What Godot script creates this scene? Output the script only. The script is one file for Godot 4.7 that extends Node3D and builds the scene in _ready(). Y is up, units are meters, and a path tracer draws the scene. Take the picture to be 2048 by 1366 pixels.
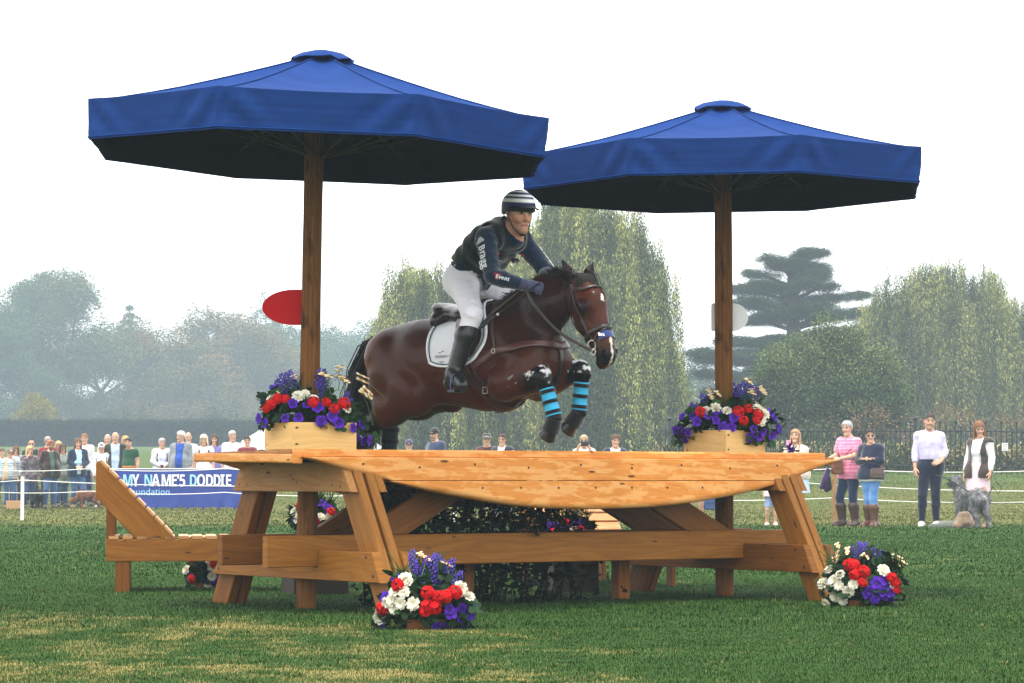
extends Node3D
# A horse and rider jumping a picnic-table fence with two blue parasols, in hazy parkland. Distances in metres, the camera looks along -z.

var M := {}            # materials by name
var used_names := {}
var rng := RandomNumberGenerator.new()

func _ready():
	# ---- camera, sky, sun, air ----
	var cam := Camera3D.new()
	cam.name = "view_camera"
	cam.fov = 13.67
	cam.near = 0.1
	cam.far = 3000.0
	cam.position = Vector3(0, 0.84, 0)
	cam.rotation_degrees = Vector3(2.753, 0, 0.03)
	add_child(cam)
	var sky_mat := ProceduralSkyMaterial.new()
	sky_mat.sky_top_color = Color(0.97, 0.975, 0.985)
	sky_mat.sky_horizon_color = Color(0.985, 0.988, 0.99)
	sky_mat.sky_curve = 0.3
	sky_mat.sky_energy_multiplier = 1.35
	sky_mat.ground_bottom_color = Color(0.30, 0.34, 0.24)
	sky_mat.ground_horizon_color = Color(0.80, 0.82, 0.80)
	sky_mat.ground_curve = 0.05
	sky_mat.sun_angle_max = 1.0
	var sky := Sky.new()
	sky.sky_material = sky_mat
	var env := Environment.new()
	env.background_mode = Environment.BG_SKY
	env.sky = sky
	env.tonemap_mode = Environment.TONE_MAPPER_LINEAR
	env.tonemap_exposure = 1.4
	env.sdfgi_enabled = true
	env.ssao_enabled = true
	env.ssil_enabled = true
	env.fog_enabled = true
	env.fog_density = 0.00095
	env.fog_light_color = Color(0.86, 0.95, 1.0)
	var we := WorldEnvironment.new()
	we.name = "world_environment"
	we.environment = env
	add_child(we)
	var sun := DirectionalLight3D.new()
	sun.name = "sun"
	sun.light_energy = 0.8
	sun.light_color = Color(1.0, 0.95, 0.87)
	sun.light_angular_distance = 6.0
	sun.shadow_enabled = true
	sun.rotation_degrees = Vector3(-74, -30, 0)
	add_child(sun)
	rng.seed = 7
	make_materials()
	# ---- the setting ----
	build_ground()
	build_grass()
	build_trees()
	# ---- the things ----
	build_table()
	build_parasols()
	build_loungers()
	build_planters()
	build_flowers()
	build_fences()
	build_car()
	build_people()
	build_dogs()
	build_horse()
	build_rider()

# ------------------------------------------------------------------ naming and placing
func numbered(called: String) -> String:
	var n: int = used_names.get(called, 0)
	used_names[called] = n + 1
	return called if n == 0 else "%s_%03d" % [called, n]

func tag(o: Node3D, label: String, category: String, group := "", kind := ""):
	o.set_meta("label", label)
	o.set_meta("category", category)
	if group: o.set_meta("group", group)
	if kind: o.set_meta("kind", kind)

func thing(called: String, label: String, category: String, at := Vector3.ZERO, turn := 0.0, group := "") -> Node3D:
	var o := Node3D.new()
	o.name = numbered(called)
	add_child(o)
	o.position = at
	o.rotation.y = turn
	tag(o, label, category, group)
	return o

func part(called: String, mesh: Mesh, mat: Material, parent: Node3D, xf := Transform3D()) -> MeshInstance3D:
	var o := MeshInstance3D.new()
	var n := called
	if parent == self:
		n = numbered(called)
	else:
		var key := "%d/%s" % [parent.get_instance_id(), called]
		var k: int = used_names.get(key, 0)
		used_names[key] = k + 1
		if k: n = "%s_%03d" % [called, k]
	o.name = n
	o.mesh = mesh
	o.material_override = mat
	o.transform = xf
	parent.add_child(o, true)
	return o

func copies(called: String, mesh: Mesh, mat: Material, xfs: Array, colors: Array, parent: Node3D) -> MultiMeshInstance3D:
	var mm := MultiMesh.new()
	mm.transform_format = MultiMesh.TRANSFORM_3D
	mm.use_colors = colors.size() > 0
	mm.mesh = mesh
	mm.instance_count = xfs.size()
	for i in xfs.size():
		mm.set_instance_transform(i, xfs[i])
		if colors.size(): mm.set_instance_color(i, colors[i])
	var o := MultiMeshInstance3D.new()
	o.name = numbered(called) if parent == self else called
	o.multimesh = mm
	o.material_override = mat
	o.set_meta("kind", "stuff")
	parent.add_child(o, true)
	return o

# ------------------------------------------------------------------ mesh tools
class Build:
	var v := PackedVector3Array()
	var n := PackedVector3Array()
	var c := PackedColorArray()
	var u := PackedVector2Array()
	var i := PackedInt32Array()
	func vert(p: Vector3, nn: Vector3, col := Color.WHITE, uv := Vector2.ZERO) -> int:
		v.append(p); n.append(nn); c.append(col); u.append(uv)
		return v.size() - 1
	func tri(a: Vector3, b: Vector3, d: Vector3, col := Color.WHITE):   # counter-clockwise seen from outside
		var nn := (b - a).cross(d - a).normalized()
		var k := v.size()
		for p in [a, b, d]: vert(p, nn, col, Vector2(p.x, p.y))
		i.append_array([k, k + 2, k + 1])
	func quad(a: Vector3, b: Vector3, d: Vector3, e: Vector3, col := Color.WHITE, ua := Vector2(0, 0), ue := Vector2(1, 1)):
		var nn := (d - a).cross(e - b).normalized()
		var k := v.size()
		vert(a, nn, col, Vector2(ua.x, ue.y)); vert(b, nn, col, ue); vert(d, nn, col, Vector2(ue.x, ua.y)); vert(e, nn, col, ua)
		i.append_array([k, k + 2, k + 1, k, k + 3, k + 2])
	func grid(rows: Array, closed := false, col := Color.WHITE):    # rows of points, smooth normals; outside lies to the left of row direction x next row
		var r := rows.size()
		var m: int = rows[0].size()
		var k := v.size()
		for a in r:
			for b in m:
				var p: Vector3 = rows[a][b]
				var up: Vector3 = rows[mini(a + 1, r - 1)][b] - rows[maxi(a - 1, 0)][b]
				var l := (b - 1 + m) % m if closed else maxi(b - 1, 0)
				var h := (b + 1) % m if closed else mini(b + 1, m - 1)
				var ac: Vector3 = rows[a][h] - rows[a][l]
				if ac.length_squared() < 1e-12: ac = rows[mini(a + 1, r - 1)][h] - rows[mini(a + 1, r - 1)][l] if a < r - 1 else rows[a - 1][h] - rows[a - 1][l]
				vert(p, ac.cross(up).normalized(), col, Vector2(float(b) / (m if closed else m - 1), float(a) / (r - 1)))
		for a in r - 1:
			for b in (m if closed else m - 1):
				var b2 := (b + 1) % m
				var p0 := k + a * m + b
				var p1 := k + a * m + b2
				var p2 := p1 + m
				var p3 := p0 + m
				i.append_array([p0, p2, p1, p0, p3, p2])
	func tube(path: Array, radii: Array, seg := 8, col := Color.WHITE, caps := true, flat := 1.0, up0 := Vector3.UP):
		var rows := []
		var last := Vector3.ZERO
		for a in path.size():
			var p: Vector3 = path[a]
			var t: Vector3 = (path[mini(a + 1, path.size() - 1)] - path[maxi(a - 1, 0)]).normalized()
			var s: Vector3
			if last == Vector3.ZERO:
				s = t.cross(up0 if absf(t.dot(up0)) < 0.95 else Vector3.RIGHT).normalized()
			else:
				s = (last - t * last.dot(t)).normalized()
			last = s
			var w := t.cross(s)
			var row := []
			for b in seg:
				var f := TAU * b / seg
				row.append(p + (s * cos(f) + w * sin(f) * flat) * radii[a])
			rows.append(row)
		grid(rows, true, col)
		if caps:
			for e in [0, rows.size() - 1]:
				var q: Array = rows[e]
				for b in range(1, seg - 1):
					if e == 0: tri(q[0], q[b + 1], q[b], col)
					else: tri(q[0], q[b], q[b + 1], col)
	func ball(at: Vector3, r: Vector3, seg := 8, rings := 6, col := Color.WHITE, basis := Basis()):
		var rows := []
		for a in rings + 1:
			var th := PI * a / rings - PI / 2
			var row := []
			for b in seg:
				var ph := -TAU * b / seg
				row.append(at + basis * (Vector3(cos(th) * cos(ph), sin(th), cos(th) * sin(ph)) * r))
			rows.append(row)
		grid(rows, true, col)
	func box(lo: Vector3, hi: Vector3, col := Color.WHITE, xf := Transform3D()):
		var p := []
		for k in 8: p.append(xf * Vector3(hi.x if k & 1 else lo.x, hi.y if k & 2 else lo.y, hi.z if k & 4 else lo.z))
		for f in [[4, 5, 7, 6], [1, 0, 2, 3], [5, 1, 3, 7], [0, 4, 6, 2], [6, 7, 3, 2], [0, 1, 5, 4]]:
			quad(p[f[0]], p[f[1]], p[f[2]], p[f[3]], col)
	func add(o: Build, xf: Transform3D, tint := Color.WHITE):
		var k := v.size()
		for a in o.v.size():
			v.append(xf * o.v[a]); n.append((xf.basis * o.n[a]).normalized()); c.append(o.c[a] * tint); u.append(o.u[a])
		for a in o.i: i.append(a + k)
	func mesh() -> ArrayMesh:
		var arr := []
		arr.resize(Mesh.ARRAY_MAX)
		arr[Mesh.ARRAY_VERTEX] = v
		arr[Mesh.ARRAY_NORMAL] = n
		arr[Mesh.ARRAY_COLOR] = c
		arr[Mesh.ARRAY_TEX_UV] = u
		arr[Mesh.ARRAY_INDEX] = i
		var m := ArrayMesh.new()
		m.add_surface_from_arrays(Mesh.PRIMITIVE_TRIANGLES, arr)
		return m

# A board: an outline (counter-clockwise, x right, y up) given a thickness along z from 0 to thick, with rounded edges; grain runs along grain_angle.
func slab(outline: Array, thick: float, round_r := 0.006, steps := 1, grain_angle := 0.0, uv_at := Vector2(-1, 0)) -> ArrayMesh:
	var b := Build.new()
	var m := outline.size()
	if uv_at.x < 0.0: uv_at = Vector2(rng.randf() * 3.0, rng.randf() * 3.0)
	var miter := []
	for k in m:
		var e0: Vector2 = (outline[k] - outline[(k - 1 + m) % m]).normalized()
		var e1: Vector2 = (outline[(k + 1) % m] - outline[k]).normalized()
		var n0 := Vector2(e0.y, -e0.x)
		var n1 := Vector2(e1.y, -e1.x)
		miter.append((n0 + n1) / maxf(0.35, 1.0 + n0.dot(n1)))
	var gdir := Vector2(cos(grain_angle), sin(grain_angle))
	var gper := Vector2(-gdir.y, gdir.x)
	var rings := []   # each: [inset, z, slope of the normal]
	for s in steps + 1:
		var f := PI / 2 * s / steps
		rings.append([round_r * (1.0 - sin(f)), round_r * (1.0 - cos(f)), f])
	for s in range(steps, -1, -1):
		var f := PI / 2 * s / steps
		rings.append([round_r * (1.0 - sin(f)), thick - round_r * (1.0 - cos(f)), PI - f])
	for r in rings.size() - 1:
		for k in m:
			var k2 := (k + 1) % m
			var e: Vector2 = (outline[k2] - outline[k]).normalized()
			var en := Vector2(e.y, -e.x)
			var idx := []
			for q in [[k, r], [k2, r], [k2, r + 1], [k, r + 1]]:
				var ring: Array = rings[q[1]]
				var p2: Vector2 = outline[q[0]] - miter[q[0]] * ring[0]
				var f: float = ring[2]
				var flat: Vector2 = en
				if steps > 1:
					flat = (miter[q[0]] as Vector2).normalized() if (miter[q[0]] as Vector2).normalized().dot(en) > 0.9 else en
				if steps == 1:
					f = [PI / 4, PI / 2, PI * 0.75][r]
				var nn := Vector3(flat.x * sin(f), flat.y * sin(f), -cos(f))
				var along := p2.dot(gdir)
				var acr := p2.dot(gper)
				var uv := Vector2(along, acr + (ring[1] if absf(e.dot(gdir)) > 0.5 else 0.0))
				if absf(e.dot(gdir)) <= 0.5: uv = Vector2(along * 0.3 + ring[1] * 0.15, acr)
				idx.append(b.vert(Vector3(p2.x, p2.y, ring[1]), nn, Color.WHITE, (uv + uv_at) * Vector2(1.0 / 4.5, 1.0 / 0.6)))
			b.i.append_array([idx[0], idx[2], idx[1], idx[0], idx[3], idx[2]])
	for side in [0, 1]:
		var pts := PackedVector2Array()
		for k in m: pts.append(outline[k] - miter[k] * round_r)
		var base := b.v.size()
		for p in pts:
			b.vert(Vector3(p.x, p.y, thick * side), Vector3(0, 0, 1 if side else -1), Color.WHITE, (Vector2(p.dot(gdir), p.dot(gper)) + uv_at) * Vector2(1.0 / 4.5, 1.0 / 0.6))
		var t := Geometry2D.triangulate_polygon(pts)
		for k in range(0, t.size(), 3):
			var a := t[k]
			var p := t[k + 1]
			var q := t[k + 2]
			var ccw := (pts[p] - pts[a]).cross(pts[q] - pts[a]) > 0.0
			if ccw == (side == 1): b.i.append_array([base + a, base + q, base + p])
			else: b.i.append_array([base + a, base + p, base + q])
	return b.mesh()

func rect(x0: float, y0: float, x1: float, y1: float) -> Array:
	return [Vector2(x0, y0), Vector2(x1, y0), Vector2(x1, y1), Vector2(x0, y1)]

# A plain board with its length along x: lo and hi are its corners.
func board(lo: Vector3, hi: Vector3, r := 0.006, long_axis := 0) -> Array:   # [mesh, transform]
	var s := hi - lo
	if long_axis == 0:
		return [slab(rect(0, 0, s.x, s.y), s.z, r), Transform3D(Basis(), lo)]
	if long_axis == 1:
		return [slab(rect(0, 0, s.x, s.y), s.z, r, 1, PI / 2), Transform3D(Basis(), lo)]
	return [slab(rect(0, 0, s.z, s.y), s.x, r), Transform3D(Basis(Vector3(0, 0, 1), Vector3(0, 1, 0), Vector3(-1, 0, 0)), Vector3(hi.x, lo.y, lo.z))]

func noise(seed_: int, freq: float, oct := 3) -> FastNoiseLite:
	var f := FastNoiseLite.new()
	f.seed = seed_
	f.frequency = freq
	f.noise_type = FastNoiseLite.TYPE_SIMPLEX_SMOOTH
	f.fractal_octaves = oct
	return f

func lin(r: float, g: float, b: float) -> Color:    # an sRGB colour (0 to 255) as the linear value that vertex colours want
	return Color(r / 255.0, g / 255.0, b / 255.0).srgb_to_linear()

func srgb(r: float, g: float, b: float) -> Color:
	return Color(r / 255.0, g / 255.0, b / 255.0)
# ------------------------------------------------------------------ materials
func mat(called: String, col: Color, rough := 0.7, tex: Texture2D = null, spec := 0.5, metal := 0.0) -> StandardMaterial3D:
	var m := StandardMaterial3D.new()
	m.resource_name = called
	m.albedo_color = col
	m.roughness = rough
	m.metallic = metal
	m.metallic_specular = spec
	if tex: m.albedo_texture = tex
	M[called] = m
	return m

func vmat(called: String, rough := 0.8, spec := 0.3) -> StandardMaterial3D:    # takes its colour from the vertices or the copies
	var m := mat(called, Color.WHITE, rough, null, spec)
	m.vertex_color_use_as_albedo = true
	return m

func leaf_mat(called: String, back: Color) -> StandardMaterial3D:
	var m := vmat(called, 0.6, 0.25)
	m.cull_mode = BaseMaterial3D.CULL_DISABLED
	m.backlight_enabled = true
	m.backlight = back
	return m

# Pine: streaks along x, a few knots; worn adds patches where the varnish has gone.
func wood_image(seed_: int, a: Color, b: Color, dark: Color, worn := 0.0, pale := Color.WHITE, knots := 16) -> ImageTexture:
	var w := 1024
	var h := 320
	var img := Image.create(w, h, false, Image.FORMAT_RGB8)
	var r := RandomNumberGenerator.new()
	r.seed = seed_
	var streak := noise(seed_, 0.02, 4)
	var fine := noise(seed_ + 1, 0.25, 2)
	var bend := noise(seed_ + 2, 0.004, 2)
	var blot := noise(seed_ + 3, 0.012, 4)
	var ks := []
	for k in knots: ks.append([r.randf() * w, r.randf() * h, r.randf_range(1.8, 4.2)])
	for y in h:
		for x in w:
			var yy := y + bend.get_noise_2d(x, y * 2.0) * 26.0
			var kd := 0.0
			for k in ks:
				var dx: float = (x - k[0]) * 0.62
				if absf(dx) < 26.0:
					var dy: float = y - k[1]
					if absf(dy) < 26.0:
						var q: float = sqrt(dx * dx + dy * dy) / k[2]
						if q < 6.0:
							yy += (6.0 - q) * signf(dy) * 1.4
							if q < 1.25: kd = maxf(kd, 1.0 if q < 0.85 else (1.25 - q) / 0.4)
			var s := streak.get_noise_2d(x * 0.35, yy * 3.2)
			var ring := sin(yy * 0.33 + s * 5.0) * 0.5 + 0.5
			var f := fine.get_noise_2d(x * 0.12, yy * 2.4)
			var t := clampf(0.5 + s * 0.75 + f * 0.18, 0.0, 1.0)
			var col := a.lerp(b, t).lerp(dark, 0.16 * pow(ring, 3.0) + clampf(f * 0.25, 0.0, 0.2))
			if worn > 0.0:
				var bl := blot.get_noise_2d(x * 1.1 + y * 0.9, y * 2.2) + 0.35 * blot.get_noise_2d(x * 5.0 + 90, y * 5.0)
				col = col.lerp(pale, worn * smoothstep(-0.12, 0.20, bl))
			col = col.lerp(Color(0.16, 0.085, 0.04), kd * 0.65)
			img.set_pixel(x, y, col)
	return ImageTexture.create_from_image(img)

func bark_image(seed_: int, a: Color, b: Color, dark: Color) -> ImageTexture:   # grain along y
	var w := 256
	var h := 1024
	var img := Image.create(w, h, false, Image.FORMAT_RGB8)
	var streak := noise(seed_, 0.03, 4)
	var crack := noise(seed_ + 5, 0.012, 3)
	var blot := noise(seed_ + 9, 0.01, 4)
	for y in h:
		for x in w:
			var ang := TAU * x / w
			var cx := cos(ang) * 41.0
			var cz := sin(ang) * 41.0
			var s := streak.get_noise_3d(cx * 3.0, y * 0.12, cz * 3.0)
			var k := absf(crack.get_noise_3d(cx * 3.2, y * 0.16, cz * 3.2))
			var bl := blot.get_noise_3d(cx * 1.2, y * 0.9, cz * 1.2)
			var col := a.lerp(b, clampf(0.5 + s * 0.9, 0, 1)).lerp(dark, clampf(0.55 * smoothstep(0.05, 0.0, k) + 0.4 * smoothstep(0.1, 0.45, bl), 0, 0.85))
			img.set_pixel(x, y, col)
	return ImageTexture.create_from_image(img)

func noise_image(seed_: int, size: int, freq: float, lo: Color, hi: Color, oct := 4) -> NoiseTexture2D:
	var t := NoiseTexture2D.new()
	t.width = size
	t.height = size
	t.seamless = true
	t.noise = noise(seed_, freq, oct)
	var g := Gradient.new()
	g.set_color(0, lo)
	g.set_color(1, hi)
	t.color_ramp = g
	return t

func bump(m: StandardMaterial3D, seed_: int, freq: float, cm: float, scale: float, size := 256):
	m.heightmap_enabled = true
	m.heightmap_texture = noise_image(seed_, size, freq, Color.BLACK, Color.WHITE, 4)
	m.heightmap_scale = cm
	m.uv1_triplanar = true
	m.uv1_scale = Vector3.ONE * scale

func make_materials():
	var t1 := wood_image(11, srgb(186, 126, 58), srgb(154, 98, 38), srgb(116, 68, 26))
	var t2 := wood_image(23, srgb(164, 108, 48), srgb(132, 82, 32), srgb(94, 54, 20))
	var t3 := wood_image(37, srgb(222, 152, 82), srgb(206, 134, 64), srgb(178, 106, 48), 0.45, srgb(240, 196, 150), 12)
	var t4 := wood_image(41, srgb(232, 200, 142), srgb(218, 184, 122), srgb(190, 150, 92), 0.0, Color.WHITE, 12)
	var t5 := wood_image(53, srgb(200, 150, 100), srgb(176, 126, 78), srgb(140, 94, 54), 0.3, srgb(212, 172, 130), 14)
	for w in [["pine", t1, 0.5, srgb(212, 208, 168)], ["pine_dark", t2, 0.52, srgb(206, 198, 160)], ["pine_worn", t3, 0.52, srgb(250, 242, 220)], ["pine_pale", t4, 0.6, srgb(250, 242, 226)], ["pine_light", t5, 0.6, srgb(214, 206, 178)]]:
		mat(w[0], w[3], w[2], w[1], 0.28)
	var slat := mat("slat", srgb(226, 196, 164), 0.5, t5, 0.4)
	slat.albedo_color = Color(1, 1, 1)
	var pole := mat("pole", srgb(204, 196, 168), 0.85, bark_image(61, srgb(152, 106, 56), srgb(112, 74, 36), srgb(40, 26, 14)), 0.3)
	pole.uv1_scale = Vector3(1, 1, 1)
	mat("screw", srgb(60, 52, 46), 0.4, null, 0.5, 0.8)
	var canvas := mat("canvas", Color.WHITE, 0.85, noise_image(71, 256, 0.02, srgb(18, 49, 106), srgb(24, 58, 120)), 0.2)
	canvas.cull_mode = BaseMaterial3D.CULL_DISABLED
	mat("canvas_hem", srgb(16, 56, 120), 0.9, null, 0.12)
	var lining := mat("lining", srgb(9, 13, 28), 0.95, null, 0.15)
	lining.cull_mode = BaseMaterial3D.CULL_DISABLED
	mat("rib", srgb(34, 28, 24), 0.8)
	mat("red_plate", srgb(178, 6, 12), 0.6, null, 0.25)
	mat("white_plate", srgb(225, 228, 228), 0.45)
	vmat("plain")
	vmat("cloth", 0.85, 0.2).rim_enabled = true
	vmat("skin", 0.5, 0.4)
	vmat("hair", 0.55, 0.4)
	vmat("shiny", 0.25, 0.6)
	vmat("leather", 0.35, 0.5)
	leaf_mat("leaf", Color(0.35, 0.45, 0.12))
	leaf_mat("petal", Color(0.5, 0.5, 0.5))
	leaf_mat("blade", Color(0.4, 0.45, 0.15))
	var g := vmat("ground", 0.95, 0.1)
	g.albedo_texture = noise_image(83, 512, 0.05, Color(0.72, 0.72, 0.72), Color(1, 1, 1))
	g.uv1_triplanar = true
	g.uv1_world_triplanar = true
	g.uv1_scale = Vector3.ONE * 0.6
	vmat("bark", 0.95, 0.1)
	mat("rope", srgb(236, 236, 232), 0.6)
	mat("iron", srgb(22, 26, 30), 0.5)
	mat("white_paint", srgb(232, 232, 230), 0.5)
	mat("print_white", srgb(236, 238, 240), 0.6)
	mat("print_grey", srgb(110, 112, 116), 0.7)
	mat("print_red", srgb(200, 20, 34), 0.6)
	mat("print_sky", srgb(150, 205, 240), 0.6)
	var bm := vmat("boot_mesh", 0.5, 0.3)
	bump(bm, 97, 0.11, 0.25, 6.0)
	var c2 := vmat("cloth_two", 0.85, 0.2)
	c2.cull_mode = BaseMaterial3D.CULL_DISABLED
	var c3 := vmat("canvas_like", 0.85, 0.2)
	c3.cull_mode = BaseMaterial3D.CULL_DISABLED
	var hr: StandardMaterial3D = M.hair
	hr.cull_mode = BaseMaterial3D.CULL_DISABLED
	(M.cloth as StandardMaterial3D).cull_mode = BaseMaterial3D.CULL_DISABLED
	var sk := vmat("silk", 0.55, 0.35)
	sk.cull_mode = BaseMaterial3D.CULL_DISABLED
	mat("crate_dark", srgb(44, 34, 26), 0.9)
	mat("stake", Color.WHITE, 0.85, bark_image(67, srgb(176, 144, 100), srgb(150, 118, 78), srgb(100, 76, 50)), 0.2)
	var ban := mat("banner", srgb(34, 58, 140), 0.6)
	ban.cull_mode = BaseMaterial3D.CULL_DISABLED
	mat("peg", srgb(96, 96, 84), 0.8)
	var gd := vmat("glass_dark", 0.12, 0.8)
	gd.cull_mode = BaseMaterial3D.CULL_DISABLED
	mat("phone_pink", srgb(236, 150, 176), 0.35)
	mat("phone_dark", srgb(26, 27, 30), 0.35)
	mat("cardboard", srgb(176, 138, 98), 0.9)
# ------------------------------------------------------------------ the land
func rise(d: float) -> float:      # height of the ground at a distance d in front of the camera
	var pts := [[0, 0.0], [24, 0.0], [66, 0.134], [72, 0.32], [86, 1.0], [140, 1.95], [250, 3.6], [300, 4.6], [345, 7.0], [420, 11.0], [800, 18.0], [3000, 24.0]]
	for k in pts.size() - 1:
		if d < pts[k + 1][0]:
			var t: float = (d - pts[k][0]) / (pts[k + 1][0] - pts[k][0])
			return lerpf(pts[k][1], pts[k + 1][1], clampf(t, 0.0, 1.0))
	return 24.0

func land(x: float, z: float) -> float:
	var d := -z
	var h := rise(d)
	if d > 90.0 and x > 0.0: h -= (h - 1.1) * 0.5 * smoothstep(0.0, 40.0, x)
	return h

func dry(x: float, z: float) -> float:   # how straw-coloured the turf is
	var d := -z
	var k: float = dry_noise.get_noise_2d(x * 1.7, z * 0.55) + 0.8 * dry_noise.get_noise_2d(x * 7.0, z * 3.0 + 50)
	# straw bands across the near left, dying out towards the right
	var q := d + 0.55 * x
	var band := smoothstep(0.62, 0.15, absf(q - 15.35)) * smoothstep(0.35, -0.7, x) * 0.9
	band = maxf(band, smoothstep(0.55, 0.1, absf(q - 14.1)) * smoothstep(1.1, -0.4, x))
	band = maxf(band, smoothstep(0.5, 0.1, absf(d + 0.35 * x - 12.1)) * smoothstep(0.75, -0.1, x))
	band = maxf(band, 0.5 * smoothstep(16.6, 15.0, q) * smoothstep(0.2, -0.8, x))
	var t := clampf(band * smoothstep(-0.35, 0.45, k), 0.0, 1.0)
	var far := smoothstep(44.0, 50.0, d + (k * 3.0)) * smoothstep(84.0, 76.0, d)
	t = maxf(t, far * (0.3 + 0.35 * smoothstep(-0.2, 0.3, k)))
	return maxf(t, 0.03 * smoothstep(0.2, 0.6, k))

var dry_noise := noise(301, 0.9, 3)

func turf_color(x: float, z: float, t: float) -> Color:
	var g := lin(58, 90, 38)
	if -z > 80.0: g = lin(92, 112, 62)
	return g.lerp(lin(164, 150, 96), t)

func build_ground():
	var zs := []
	var d := 6.0
	while d < 800.0:
		zs.append(-d)
		d += clampf(d * 0.022, 0.25, 40.0)
	var b := Build.new()
	var rows := []
	for z in zs:
		var row := []
		var half := maxf(9.0, -z * 0.55 + 6.0)
		for k in 61:
			var x: float = (k / 30.0 - 1.0) * half
			row.append(Vector3(x, land(x, z), z))
		rows.append(row)
	b.grid(rows)
	for k in b.v.size():
		var p := b.v[k]
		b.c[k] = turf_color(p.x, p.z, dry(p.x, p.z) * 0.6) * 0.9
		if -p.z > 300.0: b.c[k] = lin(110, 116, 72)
	var o := part("ground", b.mesh(), M.ground, self)
	tag(o, "mown grass field, green with straw-coloured dry patches", "ground", "", "structure")

func blade_mesh(count: int, spread: float, tall: float, wide: float, seed_: int) -> ArrayMesh:
	var b := Build.new()
	var r := RandomNumberGenerator.new()
	r.seed = seed_
	for k in count:
		var at := Vector3(r.randf_range(-1, 1) * spread, -0.004, r.randf_range(-1, 1) * spread)
		var a := r.randf() * TAU
		var lean := Vector3(cos(a), 0, sin(a)) * r.randf_range(0.1, 0.8)
		var h := tall * r.randf_range(0.45, 1.0)
		var s := Vector3(-sin(a), 0, cos(a)) * wide * 0.5
		var m := at + Vector3(0, h * 0.6, 0) + lean * h * 0.3
		var e := at + Vector3(0, h * 0.92, 0) + lean * h * 0.85
		var nn := (Vector3.UP * 2.6 + lean).normalized()
		var c := Color.WHITE * r.randf_range(0.86, 1.1)
		var i0 := b.vert(at - s, nn, c)
		b.vert(at + s, nn, c); b.vert(m + s * 0.8, nn, c); b.vert(m - s * 0.8, nn, c); b.vert(e, nn, c * 1.1)
		b.i.append_array([i0, i0 + 2, i0 + 1, i0, i0 + 3, i0 + 2, i0 + 3, i0 + 4, i0 + 2])
	return b.mesh()

func build_grass():
	var r := RandomNumberGenerator.new()
	r.seed = 5
	# near turf, then coarser tufts farther off
	for zone in [[10.6, 16.0, 26000, 26, 0.05, 0.024, 0.0026], [16.0, 24.0, 26000, 26, 0.07, 0.036, 0.0034], [24.0, 40.0, 16000, 24, 0.13, 0.035, 0.007], [40.0, 90.0, 16000, 20, 0.3, 0.045, 0.014]]:
		var xfs := []
		var cols := []
		for k in zone[2]:
			var q := r.randf()
			var d: float = sqrt(lerpf(zone[0] * zone[0], zone[1] * zone[1], q))
			var x := r.randf_range(-1, 1) * (d * 0.19 + 0.4)
			var z := -d
			var t := dry(x, z)
			var tone := turf_color(x, z, (r.randf_range(0.75, 1.0) if r.randf() < t * 0.8 else t * 0.15) if d < 24.0 else t * r.randf_range(0.7, 1.2)) * r.randf_range(0.95, 1.06)
			if r.randf() < 0.012: tone = tone.lerp(lin(176, 160, 104), 0.6)
			tone.a = 1.0
			var s := r.randf_range(0.7, 1.15) * (1.0 - 0.25 * t)
			if r.randf() < 0.015: s *= 1.6
			xfs.append(Transform3D(Basis(Vector3.UP, r.randf() * TAU).scaled(Vector3(1, s, 1)), Vector3(x, land(x, z), z)))
			cols.append(tone)
		var o := copies("grass", blade_mesh(zone[3], zone[4], zone[5], zone[6], 3), M.blade, xfs, cols, self)
		var n: int = used_names["grass"]
		tag(o, ["short green and straw grass blades in the near foreground", "grass blades under and around the picnic table fence", "grass between the table and the spectators' rope", "dry yellowish grass around the spectators' feet"][n - 1], "grass", "", "stuff")

# ------------------------------------------------------------------ trees
func leaf_cluster(count: int, size: float, leaf: float, seed_: int, narrow := 0.5) -> ArrayMesh:
	var b := Build.new()
	var r := RandomNumberGenerator.new()
	r.seed = seed_
	for k in count:
		var at := Vector3(r.randfn(), r.randfn() * 0.8, r.randfn()) * size * 0.42
		var d := Vector3(r.randf_range(-1, 1), r.randf_range(-0.8, 0.6), r.randf_range(-1, 1)).normalized()
		var s := d.cross(Vector3(r.randf_range(-1, 1), r.randf_range(-1, 1), r.randf_range(-1, 1))).normalized()
		var l := leaf * r.randf_range(0.6, 1.2)
		var nn := d.cross(s)
		if nn.y < 0.0: nn = -nn
		var c := Color.WHITE * r.randf_range(0.75, 1.2)
		var i0 := b.vert(at, nn, c)
		b.vert(at + d * l * 0.5 + s * l * narrow * 0.5, nn, c); b.vert(at + d * l, nn, c); b.vert(at + d * l * 0.5 - s * l * narrow * 0.5, nn, c)
		b.i.append_array([i0, i0 + 1, i0 + 2, i0, i0 + 2, i0 + 3])
	return b.mesh()

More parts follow.
